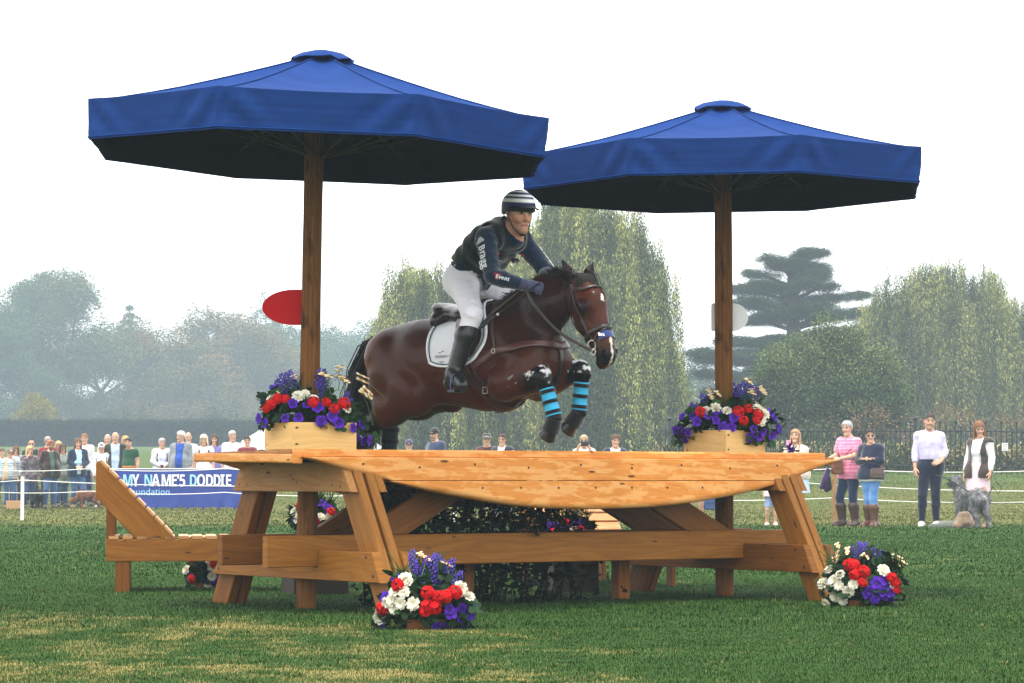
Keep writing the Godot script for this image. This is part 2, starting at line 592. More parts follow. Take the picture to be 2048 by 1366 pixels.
func strand(long: float, leaves: int, leaf: float, seed_: int) -> ArrayMesh:    # a hanging willow shoot
	var b := Build.new()
	var r := RandomNumberGenerator.new()
	r.seed = seed_
	var sway := Vector3(r.randf_range(-0.15, 0.15), 0, r.randf_range(-0.15, 0.15))
	for k in leaves:
		var t := float(k) / leaves
		var at := Vector3(r.randfn() * 0.09, -long * t, r.randfn() * 0.09) + sway * t * long
		var d := Vector3(r.randf_range(-0.5, 0.5), -1.0, r.randf_range(-0.5, 0.5)).normalized()
		var s := d.cross(Vector3(r.randf_range(-1, 1), 0, r.randf_range(-1, 1))).normalized()
		var l := leaf * r.randf_range(0.7, 1.3)
		var nn := d.cross(s)
		if nn.dot(Vector3(0, 1, 0.6)) < 0.0: nn = -nn
		nn = (nn + Vector3(0, 0.8, 0)).normalized()
		var c := Color.WHITE * r.randf_range(0.75, 1.2)
		var i0 := b.vert(at, nn, c)
		b.vert(at + d * l * 0.5 + s * l * 0.14, nn, c); b.vert(at + d * l, nn, c); b.vert(at + d * l * 0.5 - s * l * 0.14, nn, c)
		b.i.append_array([i0, i0 + 1, i0 + 2, i0, i0 + 2, i0 + 3])
	return b.mesh()

func limb(b: Build, a: Vector3, e: Vector3, ra: float, rb: float, r: RandomNumberGenerator, bendy := 0.12):
	var path := []
	var rad := []
	var n := 6
	var off := Vector3(r.randf_range(-1, 1), r.randf_range(-0.3, 0.6), r.randf_range(-1, 1)) * a.distance_to(e) * bendy
	for k in n + 1:
		var t := float(k) / n
		path.append(a.lerp(e, t) + off * sin(t * PI))
		rad.append(lerpf(ra, rb, t))
	b.tube(path, rad, 7, lin(74, 62, 50))

# lobes: each [centre, radii] relative to the foot; clumps sit through the outer half of every lobe.
func tree(called: String, label: String, foot: Vector3, lobes: Array, per_m3: float, cluster: Mesh, size: float, tones: Array, trunk_r: float, seed_: int, group := "", category := "tree") -> Node3D:
	var o := thing(called, label, category, foot, 0.0, group)
	var r := RandomNumberGenerator.new()
	r.seed = seed_
	var b := Build.new()
	var low := 1e9
	for l in lobes: low = minf(low, l[0].y - l[1].y)
	var top := Vector3(lobes[0][0].x * 0.4, maxf(low, 0.3) + lobes[0][1].y * 0.6, lobes[0][0].z * 0.4)
	b.tube([Vector3(0, -0.3, 0), Vector3(0, 0.5, 0), top * 0.5 + Vector3(0.1, 0, 0), top], [trunk_r * 1.5, trunk_r * 1.1, trunk_r * 0.95, trunk_r * 0.7], 9, lin(74, 62, 50))
	for l in lobes: limb(b, top * r.randf_range(0.6, 1.0), l[0], trunk_r * 0.55, trunk_r * 0.12, r)
	part("trunk", b.mesh(), M.bark, o)
	var xfs := []
	var cols := []
	var lump := noise(seed_, 0.22, 2)
	for l in lobes:
		var vol: float = 4.19 * l[1].x * l[1].y * l[1].z
		var subs := []
		for k in 14:
			var e := Vector3(r.randfn(), r.randfn() * 0.9 + 0.15, r.randfn()).normalized()
			subs.append([l[0] + e * l[1] * r.randf_range(0.55, 0.8), r.randf_range(0.3, 0.46)])
		for k in int(vol * per_m3):
			var d := Vector3(r.randfn(), r.randfn(), r.randfn()).normalized()
			var rad := pow(r.randf_range(0.12, 1.0), 0.4)
			var p: Vector3 = l[0] + d * rad * l[1] * 0.72
			if k % 4 != 0:
				var sb: Array = subs[k % 14]
				d = Vector3(r.randfn(), r.randfn() + 0.25, r.randfn()).normalized()
				p = sb[0] + d * l[1] * sb[1] * r.randf_range(0.8, 1.0)
			p += d * lump.get_noise_3d(p.x * 3.0, p.y * 3.0, p.z * 3.0) * 0.12 * l[1].x
			if lump.get_noise_3d(p.x * 2.2 + 40.0, p.y * 2.2, p.z * 2.2) > 0.30 and rad > 0.6: continue
			var tone: Color = (tones[0] as Color).lerp(tones[1], clampf(0.5 + 0.9 * lump.get_noise_3d(p.x, p.y, p.z + 80.0), 0, 1)) * r.randf_range(0.8, 1.2)
			if tones.size() > 2 and lump.get_noise_3d(p.x * 0.7, p.y * 0.7 + 30.0, p.z) > 0.12: tone = tone.lerp(tones[2], 0.65)
			tone.a = 1.0
			xfs.append(Transform3D(Basis.from_euler(Vector3(r.randf_range(-0.5, 0.5), r.randf() * TAU, r.randf_range(-0.5, 0.5))).scaled(Vector3.ONE * size * r.randf_range(0.7, 1.3)), p))
			cols.append(tone)
	copies("crown", cluster, M.leaf, xfs, cols, o)
	return o

func willow(label: String, foot: Vector3, domes: Array, strands: Mesh, per_m2: float, tones: Array, seed_: int, group := "willows behind the spectators"):
	var o := thing("willow_tree", label, "tree", foot, 0.0, group)
	var r := RandomNumberGenerator.new()
	r.seed = seed_
	var b := Build.new()
	b.tube([Vector3(0, -0.3, 0), Vector3(0.1, 2, 0), Vector3(0, 4, 0.2)], [0.8, 0.6, 0.5], 9, lin(74, 62, 50))
	for d in domes:
		for k in 3: limb(b, Vector3(0, r.randf_range(2.5, 4), 0), d[0] + Vector3(r.randf_range(-0.5, 0.5) * d[1].x, d[1].y * r.randf_range(0.2, 0.7), r.randf_range(-0.5, 0.5) * d[1].z), 0.32, 0.07, r, 0.1)
	part("trunk", b.mesh(), M.bark, o)
	var xfs := []
	var cols := []
	var lump := noise(seed_, 0.3, 2)
	for d in domes:
		var area: float = 2.0 * PI * d[1].x * d[1].z + 2.5 * d[1].x * d[1].y
		for k in int(area * per_m2):
			var a := r.randf() * TAU
			var e := asin(r.randf_range(-0.05, 1.0))
			var dir := Vector3(cos(a) * cos(e), sin(e), sin(a) * cos(e))
			var rad := r.randf_range(0.55, 1.0) if r.randf() < 0.5 else r.randf_range(0.9, 1.04)
			var p: Vector3 = d[0] + dir * d[1] * rad
			var w := lump.get_noise_3d(p.x * 1.9, p.y * 0.6, p.z * 1.9)
			p += dir * w * 2.0
			var drop: float = maxf(0.3, (p.y - 0.9) * (r.randf_range(0.55, 1.0) if r.randf() < 0.6 else r.randf_range(0.1, 0.6)))
			if w < -0.16 and rad > 0.75: continue
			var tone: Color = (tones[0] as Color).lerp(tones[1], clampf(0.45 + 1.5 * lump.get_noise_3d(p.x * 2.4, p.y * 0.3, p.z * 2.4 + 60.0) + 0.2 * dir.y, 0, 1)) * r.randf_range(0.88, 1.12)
			tone.a = 1.0
			var n := 1 + int(drop / 1.45)
			for q in n:
				var y := p.y - q * 1.45
				if y < 1.2: break
				xfs.append(Transform3D(Basis(Vector3.UP, r.randf() * TAU).scaled(Vector3(1, r.randf_range(0.8, 1.25), 1)), Vector3(p.x + r.randfn() * 0.1 + dir.x * 0.08 * q, y, p.z + r.randfn() * 0.1)))
				cols.append(tone * r.randf_range(0.94, 1.06))
	copies("crown", strands, M.leaf, xfs, cols, o)

func pix(px: float, d: float) -> float:    # metres to the right, at distance d, of what the photograph shows at this column
	return (px - 1024.0) / 5700.0 * d

func build_trees():
	var cl := leaf_cluster(46, 1.0, 0.2, 91)
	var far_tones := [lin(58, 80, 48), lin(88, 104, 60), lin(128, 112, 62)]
	var wood := "woodland trees in the haze on the left"
	# distant wood on the left: [column, distance, lobes (x, y, half width, half height), label, tones]
	var big := [
		[90, 372, [[0, 15, 7, 7.5], [-8, 12, 6, 6], [7, 9.5, 5, 6], [-3, 7, 8, 5], [4, 18, 4, 4]], "tallest hazy tree at the left edge with a domed crown", 1],
		[-30, 360, [[0, 11, 6, 7], [-4, 7, 5, 5], [5, 6, 5, 4]], "hazy tree cut off by the left edge of the picture", 0],
		[200, 392, [[0, 9, 5, 6], [-4, 7, 4, 5], [4, 11, 4, 4.5], [6, 7, 4, 5]], "blue-green hazy tree under the lone conifer", 0],
		[330, 378, [[-3, 9, 5.5, 5.5], [4, 8, 5, 6], [0, 4.5, 7, 4], [6, 5, 4, 4]], "wide hazy oak with browning leaves left of the red flag", 2],
		[420, 384, [[0, 11.5, 6, 5.5], [6, 9, 5, 5], [-4, 6, 5, 5], [4, 5, 6, 4]], "tall hazy oak with browning leaves nearest the red flag", 2],
		[505, 386, [[0, 8, 4.5, 6], [4, 6, 4, 5], [-4, 5, 4, 4]], "hazy brownish tree below the red flag", 2],
		[528, 430, [[0, 13, 3, 7], [2, 9, 4, 6]], "narrow hazy tree just left of the left pole", 0],
		[640, 420, [[0, 9, 6, 6], [-6, 8, 5, 6], [5, 6, 5, 5]], "faint hazy tree behind the left pole", 0],
		[740, 440, [[0, 10, 6, 7], [6, 8, 5, 6], [-5, 7, 5, 5]], "faint hazy tree between the left pole and the horse's tail", 0],
		[590, 400, [[0, 7, 6, 5], [4, 5, 5, 4]], "faint hazy tree behind the red flag", 0],
		[1395, 300, [[0, 6, 5, 6], [-4, 4, 4, 4]], "faint hazy tree between the willow and the right pole", 0],
		[2035, 320, [[0, 9, 5, 7], [-3, 6, 4, 5]], "faint hazy tree at the right edge behind the willow", 0]]
	for k in big.size():
		var g: Array = big[k]
		var d: float = g[1]
		var lobes := []
		for l in g[2] + [[0, 1.0, 7, 3.5], [-5, 0.6, 4, 3], [5, 0.7, 4, 3]]: lobes.append([Vector3(l[0], l[1] * 0.88, sin(l[0] * 2.0 + k) * 3.0), Vector3(l[2], l[3] * 0.88, l[2] * 0.9)])
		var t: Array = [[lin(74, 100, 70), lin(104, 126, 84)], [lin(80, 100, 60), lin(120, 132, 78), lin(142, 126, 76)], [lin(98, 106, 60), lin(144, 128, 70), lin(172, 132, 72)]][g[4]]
		var x := pix(g[0], d)
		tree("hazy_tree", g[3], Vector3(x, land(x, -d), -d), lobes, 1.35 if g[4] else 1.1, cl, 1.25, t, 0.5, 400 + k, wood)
	# low growth that closes the foot of the wood
	for k in 13:
		var d := 292.0 + 9.0 * sin(k * 2.3)
		var x := -41.0 + k * 2.35 + sin(k * 5.1) * 0.5
		tree("hazy_bush", "%s low hazy bush from the left along the foot of the wood behind the hedge" % ["first", "second", "third", "fourth", "fifth", "sixth", "seventh", "eighth", "ninth", "tenth", "eleventh", "twelfth", "last"][k], Vector3(x, land(x, -d) - 0.5, -d), [[Vector3(0, 1.6, 0), Vector3(2.0, 2.2 + 0.8 * sin(k * 1.7), 1.6)], [Vector3(0.9, 0.9, 0.4), Vector3(1.8, 1.6, 1.5)]], 2.6, cl, 0.9, [lin(62, 80, 52), lin(96, 100, 62)], 0.15, 470 + k, "low bushes at the foot of the hazy wood", "bush")
	# lone conifer on the skyline
	var cd := 430.0
	var con := thing("conifer_tree", "lone pointed conifer on the hazy skyline left of the oaks", "tree", Vector3(pix(258, cd), land(pix(258, cd), -cd), -cd))
	var cb := Build.new()
	cb.tube([Vector3(0, -0.5, 0), Vector3(0, 10, 0), Vector3(0, 16.6, 0)], [0.5, 0.3, 0.04], 7, lin(70, 60, 50))
	part("trunk", cb.mesh(), M.bark, con)
	var r := RandomNumberGenerator.new()
	r.seed = 77
	var xfs := []
	var cols := []
	for k in 900:
		var y := r.randf_range(4.0, 16.4)
		y = floorf(y / 1.1) * 1.1 + r.randf_range(-0.3, 0.3)
		var a := r.randf() * TAU
		var q := sqrt(r.randf()) * (16.9 - y) * 0.34
		xfs.append(Transform3D(Basis(Vector3.UP, a).scaled(Vector3(0.9, 0.35, 0.9)), Vector3(cos(a) * q, y - q * 0.22, sin(a) * q)))
		cols.append(lin(52, 72, 62) * r.randf_range(0.8, 1.2))
	copies("crown", cl, M.leaf, xfs, cols, con)
	# clipped yew mound and the long hedge
	var yd := 262.0
	var fine := leaf_cluster(40, 0.6, 0.14, 92)
	tree("yew_bush", "rounded golden-green yew mound standing above the hedge at left", Vector3(pix(74, yd), land(pix(74, yd), -yd) - 0.3, -yd), [[Vector3(0, 2.0, 0), Vector3(2.5, 2.5, 2.2)], [Vector3(-0.8, 1.0, 0), Vector3(2.4, 1.8, 2.2)], [Vector3(1.0, 1.0, 0), Vector3(2.3, 1.9, 2.2)], [Vector3(-0.1, 3.1, 0), Vector3(1.6, 1.6, 1.5)]], 46.0, fine, 0.85, [lin(190, 174, 60), lin(236, 220, 110)], 0.3, 431, "", "bush")
	var hd := 252.0
	var x0 := pix(-60, hd)
	var x1 := pix(770, hd)
	xfs = []
	cols = []
	for k in 9000:
		var x := r.randf_range(x0, x1)
		var f := r.randf()
		var p := Vector3(x, r.randf_range(0.0, 2.05), r.randf_range(0.9, 1.1)) if f < 0.7 else Vector3(x, 2.05 + r.randfn() * 0.05, r.randf_range(-1, 1))
		xfs.append(Transform3D(Basis.from_euler(Vector3(r.randf() * 6, r.randf() * 6, 0)).scaled(Vector3.ONE * 0.75), p))
		cols.append(lin(50, 68, 46) * r.randf_range(0.8, 1.2))
	var hedge := thing("hedge", "long clipped dark green hedge behind the left spectators", "hedge", Vector3(0, land(0, -hd), -hd))
	var hb := Build.new()
	hb.box(Vector3(x0, -0.5, -0.95), Vector3(x1, 1.95, 0.9), lin(44, 60, 42))
	part("hedge_core", hb.mesh(), M.plain, hedge)
	copies("foliage", fine, M.leaf, xfs, cols, hedge)
	tree("young_tree", "small pale green tree in the haze right of the left pole", Vector3(-19.221, land(0, -330), -330), [[Vector3(0, 4.2, 0), Vector3(1.7, 2.6, 1.6)], [Vector3(-0.7, 2.6, 0), Vector3(1.5, 1.8, 1.5)]], 4.0, cl, 0.7, [lin(92, 112, 62), lin(120, 128, 72)], 0.2, 441)
	# willows
	var s1 := strand(1.7, 60, 0.14, 93)
	var wt := [lin(76, 90, 44), lin(176, 178, 100)]
	var wd := 142.0
	willow("large weeping willow directly behind horse and rider", Vector3(3.637, land(5, -wd), -wd), [[Vector3(-1.0, 10.6, 0), Vector3(1.7, 2.3, 1.8), 0.0], [Vector3(0.4, 11.3, 0.4), Vector3(1.6, 2.1, 1.7), 0.0], [Vector3(1.5, 10.0, 0), Vector3(1.4, 2.2, 1.7), 0.0], [Vector3(2.4, 8.2, 0.4), Vector3(1.2, 2.1, 1.6), 0.0], [Vector3(3.1, 6.3, 0.4), Vector3(1.05, 1.9, 1.4), 0.0], [Vector3(3.75, 4.4, 0.3), Vector3(0.85, 1.6, 1.2), 0.0], [Vector3(4.3, 2.6, 0.5), Vector3(0.7, 1.2, 1.0), 0.0], [Vector3(-2.4, 9.2, 0.3), Vector3(1.3, 2.2, 1.6), 0.0], [Vector3(-3.3, 7.2, 0.4), Vector3(1.1, 2.0, 1.4), 0.0], [Vector3(-4.2, 5.0, 0.6), Vector3(1.0, 1.9, 1.3), 0.0], [Vector3(-1.9, 5.6, 1.9), Vector3(1.6, 2.4, 1.2), 0.0], [Vector3(0.6, 7.0, 1.9), Vector3(1.5, 2.6, 1.2), 0.0], [Vector3(2.1, 4.6, 1.8), Vector3(1.3, 2.1, 1.1), 0.0], [Vector3(-0.6, 3.6, 2.4), Vector3(1.5, 1.8, 1.0), 0.0], [Vector3(-5.2, 3.4, 0.9), Vector3(1.0, 1.7, 1.1), 0.0]], s1, 30.0, wt, 451)
	wd = 150.0
	willow("rounded willow between the left pole and the rider's back", Vector3(-4.579, land(0, -wd), -wd), [[Vector3(-0.5, 7.6, 0), Vector3(1.4, 2.7, 1.7), 0.0], [Vector3(0.7, 7.9, 0.3), Vector3(1.3, 2.3, 1.6), 0.0], [Vector3(1.8, 6.6, 0.4), Vector3(1.2, 2.3, 1.5), 0.0], [Vector3(-1.7, 5.6, 0.2), Vector3(1.0, 2.2, 1.3), 0.0], [Vector3(0.3, 4.8, 1.3), Vector3(1.6, 2.4, 1.2), 0.0], [Vector3(2.6, 4.8, 0.4), Vector3(1.1, 2.0, 1.3), 0.0]], s1, 28.0, wt, 452)
	wd = 165.0
	willow("tall weeping willow at the right behind the iron fence", Vector3(25.358, land(25, -wd), -wd), [[Vector3(-4.9, 7.2, 0), Vector3(1.3, 1.9, 1.6), 0.0], [Vector3(-3.4, 8.0, 0.2), Vector3(1.5, 2.0, 1.8), 0.0], [Vector3(-1.7, 8.9, 0.3), Vector3(1.5, 2.0, 1.8), 0.0], [Vector3(0.1, 9.5, 0), Vector3(1.6, 2.1, 1.9), 0.0], [Vector3(1.8, 8.9, 0), Vector3(1.5, 2.1, 1.8), 0.0], [Vector3(3.2, 7.4, 0.3), Vector3(1.4, 2.2, 1.7), 0.0], [Vector3(4.4, 5.6, 0.2), Vector3(1.2, 2.1, 1.5), 0.0], [Vector3(5.6, 4.2, 0), Vector3(1.4, 2.0, 1.5), 0.0], [Vector3(-2.6, 5.4, 1.6), Vector3(2.0, 2.6, 1.4), 0.0], [Vector3(0.4, 6.2, 1.9), Vector3(2.2, 2.8, 1.3), 0.0], [Vector3(3.0, 4.4, 1.4), Vector3(2.0, 2.2, 1.3), 0.0], [Vector3(-4.8, 4.6, 0.8), Vector3(1.5, 2.2, 1.4), 0.0]], s1, 20.0, [lin(78, 90, 44), lin(168, 168, 98)], 453)
	# cedar: flat tiers
	var kd := 185.0
	var ced := thing("cedar_tree", "dark spreading cedar with flat tiers behind the right pole", "tree", Vector3(pix(1590, kd), land(15, -kd), -kd))
	var kb := Build.new()
	kb.tube([Vector3(0, -0.5, 0), Vector3(0.1, 6, 0), Vector3(-0.2, 10, 0), Vector3(-0.3, 12.4, 0)], [0.8, 0.6, 0.35, 0.1], 8, lin(72, 60, 50))
	xfs = []
	cols = []
	for q in 74:
		var f0 := r.randf()
		var h = [2.4, 3.9, 5.2, 6.6, 7.8, 9.0, 10.0, 11.0, 11.9, 12.7][q % 10] + r.randf_range(-0.5, 0.5)
		var reach := (8.2 if h < 9.0 else lerpf(7.8, 2.4, pow((h - 9.0) / 4.0, 0.8))) * r.randf_range(0.5, 1.0)
		var az := r.randf() * TAU
		var out := Vector3(cos(az), 0, sin(az) * 0.7)
		var tip := out * reach + Vector3(-0.2, h + r.randf_range(-0.1, 0.5), 0)
		kb.tube([Vector3(-0.1, h - 0.9, 0), out * reach * 0.5 + Vector3(-0.1, h - 0.25, 0), tip], [0.17, 0.1, 0.03], 5, lin(72, 60, 50))
		var side := Vector3(-out.z, 0, out.x)
		for k in int(80 * reach):
			var f := pow(r.randf(), 0.6)
			var w := r.randfn() * (0.35 + 0.3 * reach * f * (1.15 - f))
			xfs.append(Transform3D(Basis(Vector3.UP, r.randf() * TAU).scaled(Vector3(0.62, 0.24, 0.62) * r.randf_range(0.6, 1.2)), out * reach * (0.12 + 0.92 * f) + side * w + Vector3(-0.1, h - 0.15 + 0.25 * f - 0.1 * absf(w) + r.randfn() * 0.15, 0)))
			cols.append(lin(66, 86, 56) * r.randf_range(0.7, 1.35))
	part("trunk", kb.mesh(), M.bark, ced)
	copies("crown", cl, M.leaf, xfs, cols, ced)
	# sallow bush in front of the cedar
	var bd := 118.0
	var shoot := leaf_cluster(44, 0.5, 0.1, 94, 0.3)
	tree("sallow_bush", "big loose grey-green bush between right pole and iron fence", Vector3(pix(1640, bd), land(13, -bd), -bd), [[Vector3(0.2, 3.2, 0), Vector3(2.3, 2.6, 2.2)], [Vector3(-1.7, 2.6, 0.3), Vector3(1.8, 2.2, 1.8)], [Vector3(2.0, 2.6, 0.2), Vector3(1.7, 2.0, 1.7)], [Vector3(0.4, 4.6, 0), Vector3(1.3, 1.5, 1.3)], [Vector3(-0.6, 1.2, 0.8), Vector3(3.6, 1.5, 1.6)]], 60.0, shoot, 1.0, [lin(84, 106, 58), lin(140, 154, 92)], 0.16, 461, "", "bush")
	# rough growth along and behind the iron fence
	var reed := strand(1.0, 26, 0.13, 95)
	xfs = []
	cols = []
	for k in 4200:
		var x := pix(r.randf_range(1330, 2080), 90.0)
		var d := 90.0 + r.randf_range(0.0, 9.0)
		var right := smoothstep(9.0, 12.0, x)
		xfs.append(Transform3D(Basis.from_euler(Vector3(PI + r.randfn() * 0.3, r.randf() * TAU, r.randfn() * 0.3)).scaled(Vector3(1.6, r.randf_range(0.4, 0.9), 1.6)), Vector3(x, land(x, -d), -d)))
		cols.append((lin(70, 88, 52) if r.randf() < 0.55 else lin(158, 142, 106)) * r.randf_range(0.8, 1.2))
	tag(copies("rough_growth", reed, M.leaf, xfs, cols, self), "rough mixed weeds and dry stems behind the iron fence", "undergrowth", "", "stuff")
	xfs = []
	cols = []
	for k in 170:
		var x := pix(r.randf_range(1660, 2060), 92.0)
		var p := Vector3(x, land(x, -92) + r.randf_range(1.0, 1.75) + 0.25 * sin(x * 2.3), -92.0 - r.randf() * 2.0)
		xfs.append(Transform3D(Basis.from_euler(Vector3(PI + r.randfn() * 0.4, r.randf() * 6, r.randfn() * 0.4)).scaled(Vector3(0.7, 0.35, 0.7)), p))
		cols.append(lin(164, 134, 110) * r.randf_range(0.8, 1.1))
	tag(copies("reed_plumes", reed, M.leaf, xfs, cols, self), "pinkish dry reed plumes standing above the iron fence", "reeds", "", "stuff")
# ------------------------------------------------------------------ the picnic table fence
const TABLE_AT := Vector3(0.085, 0, -19.22)
const TABLE_TURN := 0.6126      # 35.1 degrees

func table_point(u: float, y: float, v: float) -> Vector3:    # u along the table, v away from the camera
	return Vector3(TABLE_AT.x, 0, TABLE_AT.z) + Basis(Vector3.UP, TABLE_TURN) * Vector3(u, y, -v)

func screw(b: Build, at: Vector3, dir: Vector3, r := 0.008):
	var s := dir.cross(Vector3.UP if absf(dir.y) < 0.9 else Vector3.RIGHT).normalized()
	var w := dir.cross(s)
	var c := Color.WHITE
	for k in 8:
		var a := TAU * k / 8
		var e := TAU * (k + 1) / 8
		b.tri(at + dir * 0.003, at + (s * cos(a) + w * sin(a)) * r + dir * 0.001, at + (s * cos(e) + w * sin(e)) * r + dir * 0.001, c)

func curved_plank(low: Array, row: int, z0: float) -> ArrayMesh:    # the upper (0) or lower (1) plank of a curved board, rounded along its lower edge
	var b := Build.new()
	var bottom := func(x: float) -> float:
		for k in low.size() - 1:
			if x <= low[k + 1][0]:
				var p := Vector2(low[k][0], low[k][1])
				var q := Vector2(low[k + 1][0], low[k + 1][1])
				return p.cubic_interpolate(q, Vector2(low[maxi(k - 1, 0)][0], low[maxi(k - 1, 0)][1]), Vector2(low[mini(k + 2, low.size() - 1)][0], low[mini(k + 2, low.size() - 1)][1]), (x - p.x) / (q.x - p.x)).y
		return low[-1][1]
	var x0 := -2.13 if row == 0 else -1.50
	var x1 := 2.23 if row == 0 else 1.74
	var top := 0.972 if row == 0 else 0.8235
	var cols := []
	for k in 61:
		var x := lerpf(x0, x1, k / 60.0)
		var yb: float = bottom.call(x)
		if row == 0: yb = maxf(yb, 0.8265)
		var cut := row == 0 and yb < 0.827
		yb = minf(yb, top - 0.002)
		var r := minf(0.004 if cut else 0.036, (top - yb) * 0.48)
		var rt := minf(0.006, (top - yb) * 0.3)
		var col := []
		var zf := z0 + 0.08
		col.append(Vector3(x, top, z0))
		col.append(Vector3(x, top, zf - rt - 0.001))
		for q in 4:
			var f := PI / 2 * q / 3.0
			col.append(Vector3(x, top - rt + rt * cos(f), zf - rt + rt * sin(f)))
		for q in 3: col.append(Vector3(x, lerpf(top - rt, yb + r, 0.02 + 0.48 * q), zf))
		for q in 7:
			var f := PI / 2 * q / 6.0
			col.append(Vector3(x, yb + r - r * sin(f), zf - r + r * cos(f)))
		col.append(Vector3(x, yb, z0 + 0.01))
		col.append(Vector3(x, yb, z0))
		cols.append(col)
	var rows := []
	for q in cols[0].size():
		var line := []
		for k in 61: line.append(cols[k][q])
		rows.append(line)
	rows.reverse()
	b.grid(rows)
	for k in b.v.size(): b.u[k] = Vector2((b.v[k].x + 2.3) / 4.5, (b.v[k].y + b.v[k].z * 0.5 + row * 0.31) / 0.6)
	var back := Build.new()
	for k in 60:
		back.quad(cols[k + 1][0] - Vector3(0, 0, 0.0), cols[k][0], cols[k][-1], cols[k + 1][-1])
	b.add(back, Transform3D())
	return b.mesh()

func build_table():
	var t := thing("picnic_table", "giant varnished pine picnic table fence with curved front boards", "table", TABLE_AT, TABLE_TURN)
	var pl := func(called: String, o: Array, m: String): part(called, o[0], M[m], t, o[1])
	# top: edge strip, planks, end boards
	var n := 8
	for k in n:
		var z1 := 0.627 - k * 0.157
		var drop := 0.0018 * k
		pl.call("top_plank", board(Vector3(-2.105, 0.966 - drop, z1 - 0.153), Vector3(2.14, 1.02 - drop, z1), 0.012 if k == 0 else 0.005), "pine_worn" if k == 0 else "pine_light")
	for s in [[-2.19, -2.108], [2.143, 2.222]]:
		var xf := Transform3D(Basis(Vector3(0, -0.0125, 1), Vector3(0, 1, 0), Vector3(-1, 0, 0)), Vector3(s[1], 0.948, -0.627))
		part("end_board", slab(rect(0, 0, 1.254, 0.056), s[1] - s[0], 0.014, 3), M.pine_worn if s[0] < 0 else M.pine_light, t, xf)
	# curved front and back boards in two planks each
	var low := [[-2.13, 0.972], [-1.985, 0.940], [-1.783, 0.888], [-1.563, 0.838], [-1.268, 0.778], [-1.02, 0.733], [-0.72, 0.688], [-0.44, 0.657], [-0.15, 0.643], [0.1, 0.639], [0.37, 0.642], [0.64, 0.653], [0.92, 0.676], [1.2, 0.712], [1.48, 0.757], [1.71, 0.814], [1.9, 0.867], [2.1, 0.928], [2.23, 0.972]]
	for side in [0, 1]:
		var z0 := 0.585 if side == 0 else -0.665
		for row in [0, 1]:
			part("curved_plank", curved_plank(low, row, z0), M.pine_worn, t)
	# end frames: [outer board, legs, inner board] along x
	var frames := [[[-1.825, -1.766], [-1.763, -1.702], [-1.679, -1.616], [-1.613, -1.556]], [[1.634, 1.696], [1.699, 1.760], [1.773, 1.831], [1.834, 1.888]]]
	var across := func(called: String, outline: Array, x0: float, x1: float, m: String, grain: float):   # outline in (v, y), thickness along x
		var o := []
		for p in outline: o.append(Vector2(-p.x, p.y))       # v runs away, z towards the camera
		o.reverse()
		part(called, slab(o, x1 - x0, 0.005, 1, grain), M[m], t, Transform3D(Basis(Vector3(0, 0, 1), Vector3(0, 1, 0), Vector3(-1, 0, 0)), Vector3(x1, 0, 0)))
	for f in frames:
		for k in 4:
			var x0: float = f[k][0]
			var x1: float = f[k][1]
			var d := 0.0015 * k
			if k == 0 or k == 3:
				across.call("apron_board", [Vector2(-0.72 - d, 0.756), Vector2(0.75 + d, 0.756), Vector2(0.64, 0.944), Vector2(-0.60, 0.944)], x0, x1, "pine_light" if k == 0 and x0 < 0 else "pine", 0.0)
				across.call("cross_beam", [Vector2(-1.06 - d, 0.205), Vector2(1.03 + d, 0.205), Vector2(0.95, 0.39 if x0 > 0 or k == 3 else 0.285), Vector2(-0.335, 0.39 if x0 > 0 or k == 3 else 0.285), Vector2(-0.335, 0.391), Vector2(-0.968, 0.391)], x0, x1, "pine" if x0 < 0 else "pine_dark", 0.0)
			else:
				across.call("leg", [Vector2(-1.185, -0.03), Vector2(-0.965, -0.03), Vector2(-0.40, 0.95), Vector2(-0.617, 0.95)], x0, x1, "pine", -1.035)
				across.call("leg", [Vector2(0.948, -0.03), Vector2(1.165, -0.03), Vector2(0.63, 0.95), Vector2(0.415, 0.95)], x0, x1, "pine_dark", 1.06)
	# long beams, and the braces that stand on them
	for z in [[0.27, 0.33], [-0.30, -0.237]]:
		var m := "pine" if z[0] > 0 else "pine_dark"
		pl.call("long_beam", board(Vector3(-2.19, 0.2865, z[0]), Vector3(2.195, 0.482, z[1]), 0.006), m)
		for s in [-1, 1]:
			var o := [Vector2(1.135, 0.4835), Vector2(1.525, 0.4835), Vector2(0.64, 0.943), Vector2(0.25, 0.943)]
			if s < 0:
				o = [Vector2(-1.54, 0.4835), Vector2(-1.15, 0.4835), Vector2(-0.31, 0.943), Vector2(-0.70, 0.943)]
			part("brace", slab(o, z[1] - z[0] - 0.004, 0.005, 1, -0.48 * s), M.pine_dark, t, Transform3D(Basis(), Vector3(0, 0, z[0] + 0.002)))
	# posts up the middle under the top
	for x in [-0.55, 0.75]:
		pl.call("stump_post", board(Vector3(x, -0.03, -0.03), Vector3(x + 0.1, 0.2865, 0.06), 0.006, 1), "pine_dark")
	# screws
	var b := Build.new()
	for p in [[-1.84, 0.79, 0.60], [-1.84, 0.80, 0.50], [-1.84, 0.80, -0.56], [-1.84, 0.80, -0.66], [-1.84, 0.86, 0.0], [-1.84, 0.815, 0.07], [-1.84, 0.835, 0.03]]:
		screw(b, Vector3(-1.8255, p[1], p[2]), Vector3(-1, 0, 0))
	for p in [[0.245, 0.98], [0.36, 0.90], [0.245, -0.93]]: screw(b, Vector3(-1.8255, p[0], p[1]), Vector3(-1, 0, 0), 0.011)
	for p in [[0.36, 0.88], [0.24, 0.97]]: screw(b, Vector3(1.6335, p[0], p[1]), Vector3(-1, 0, 0), 0.011)
	for k in 9: screw(b, Vector3(-1.7 + k * 0.42, 0.93 - 0.02 * (k % 2), 0.6655), Vector3(0, 0, 1))
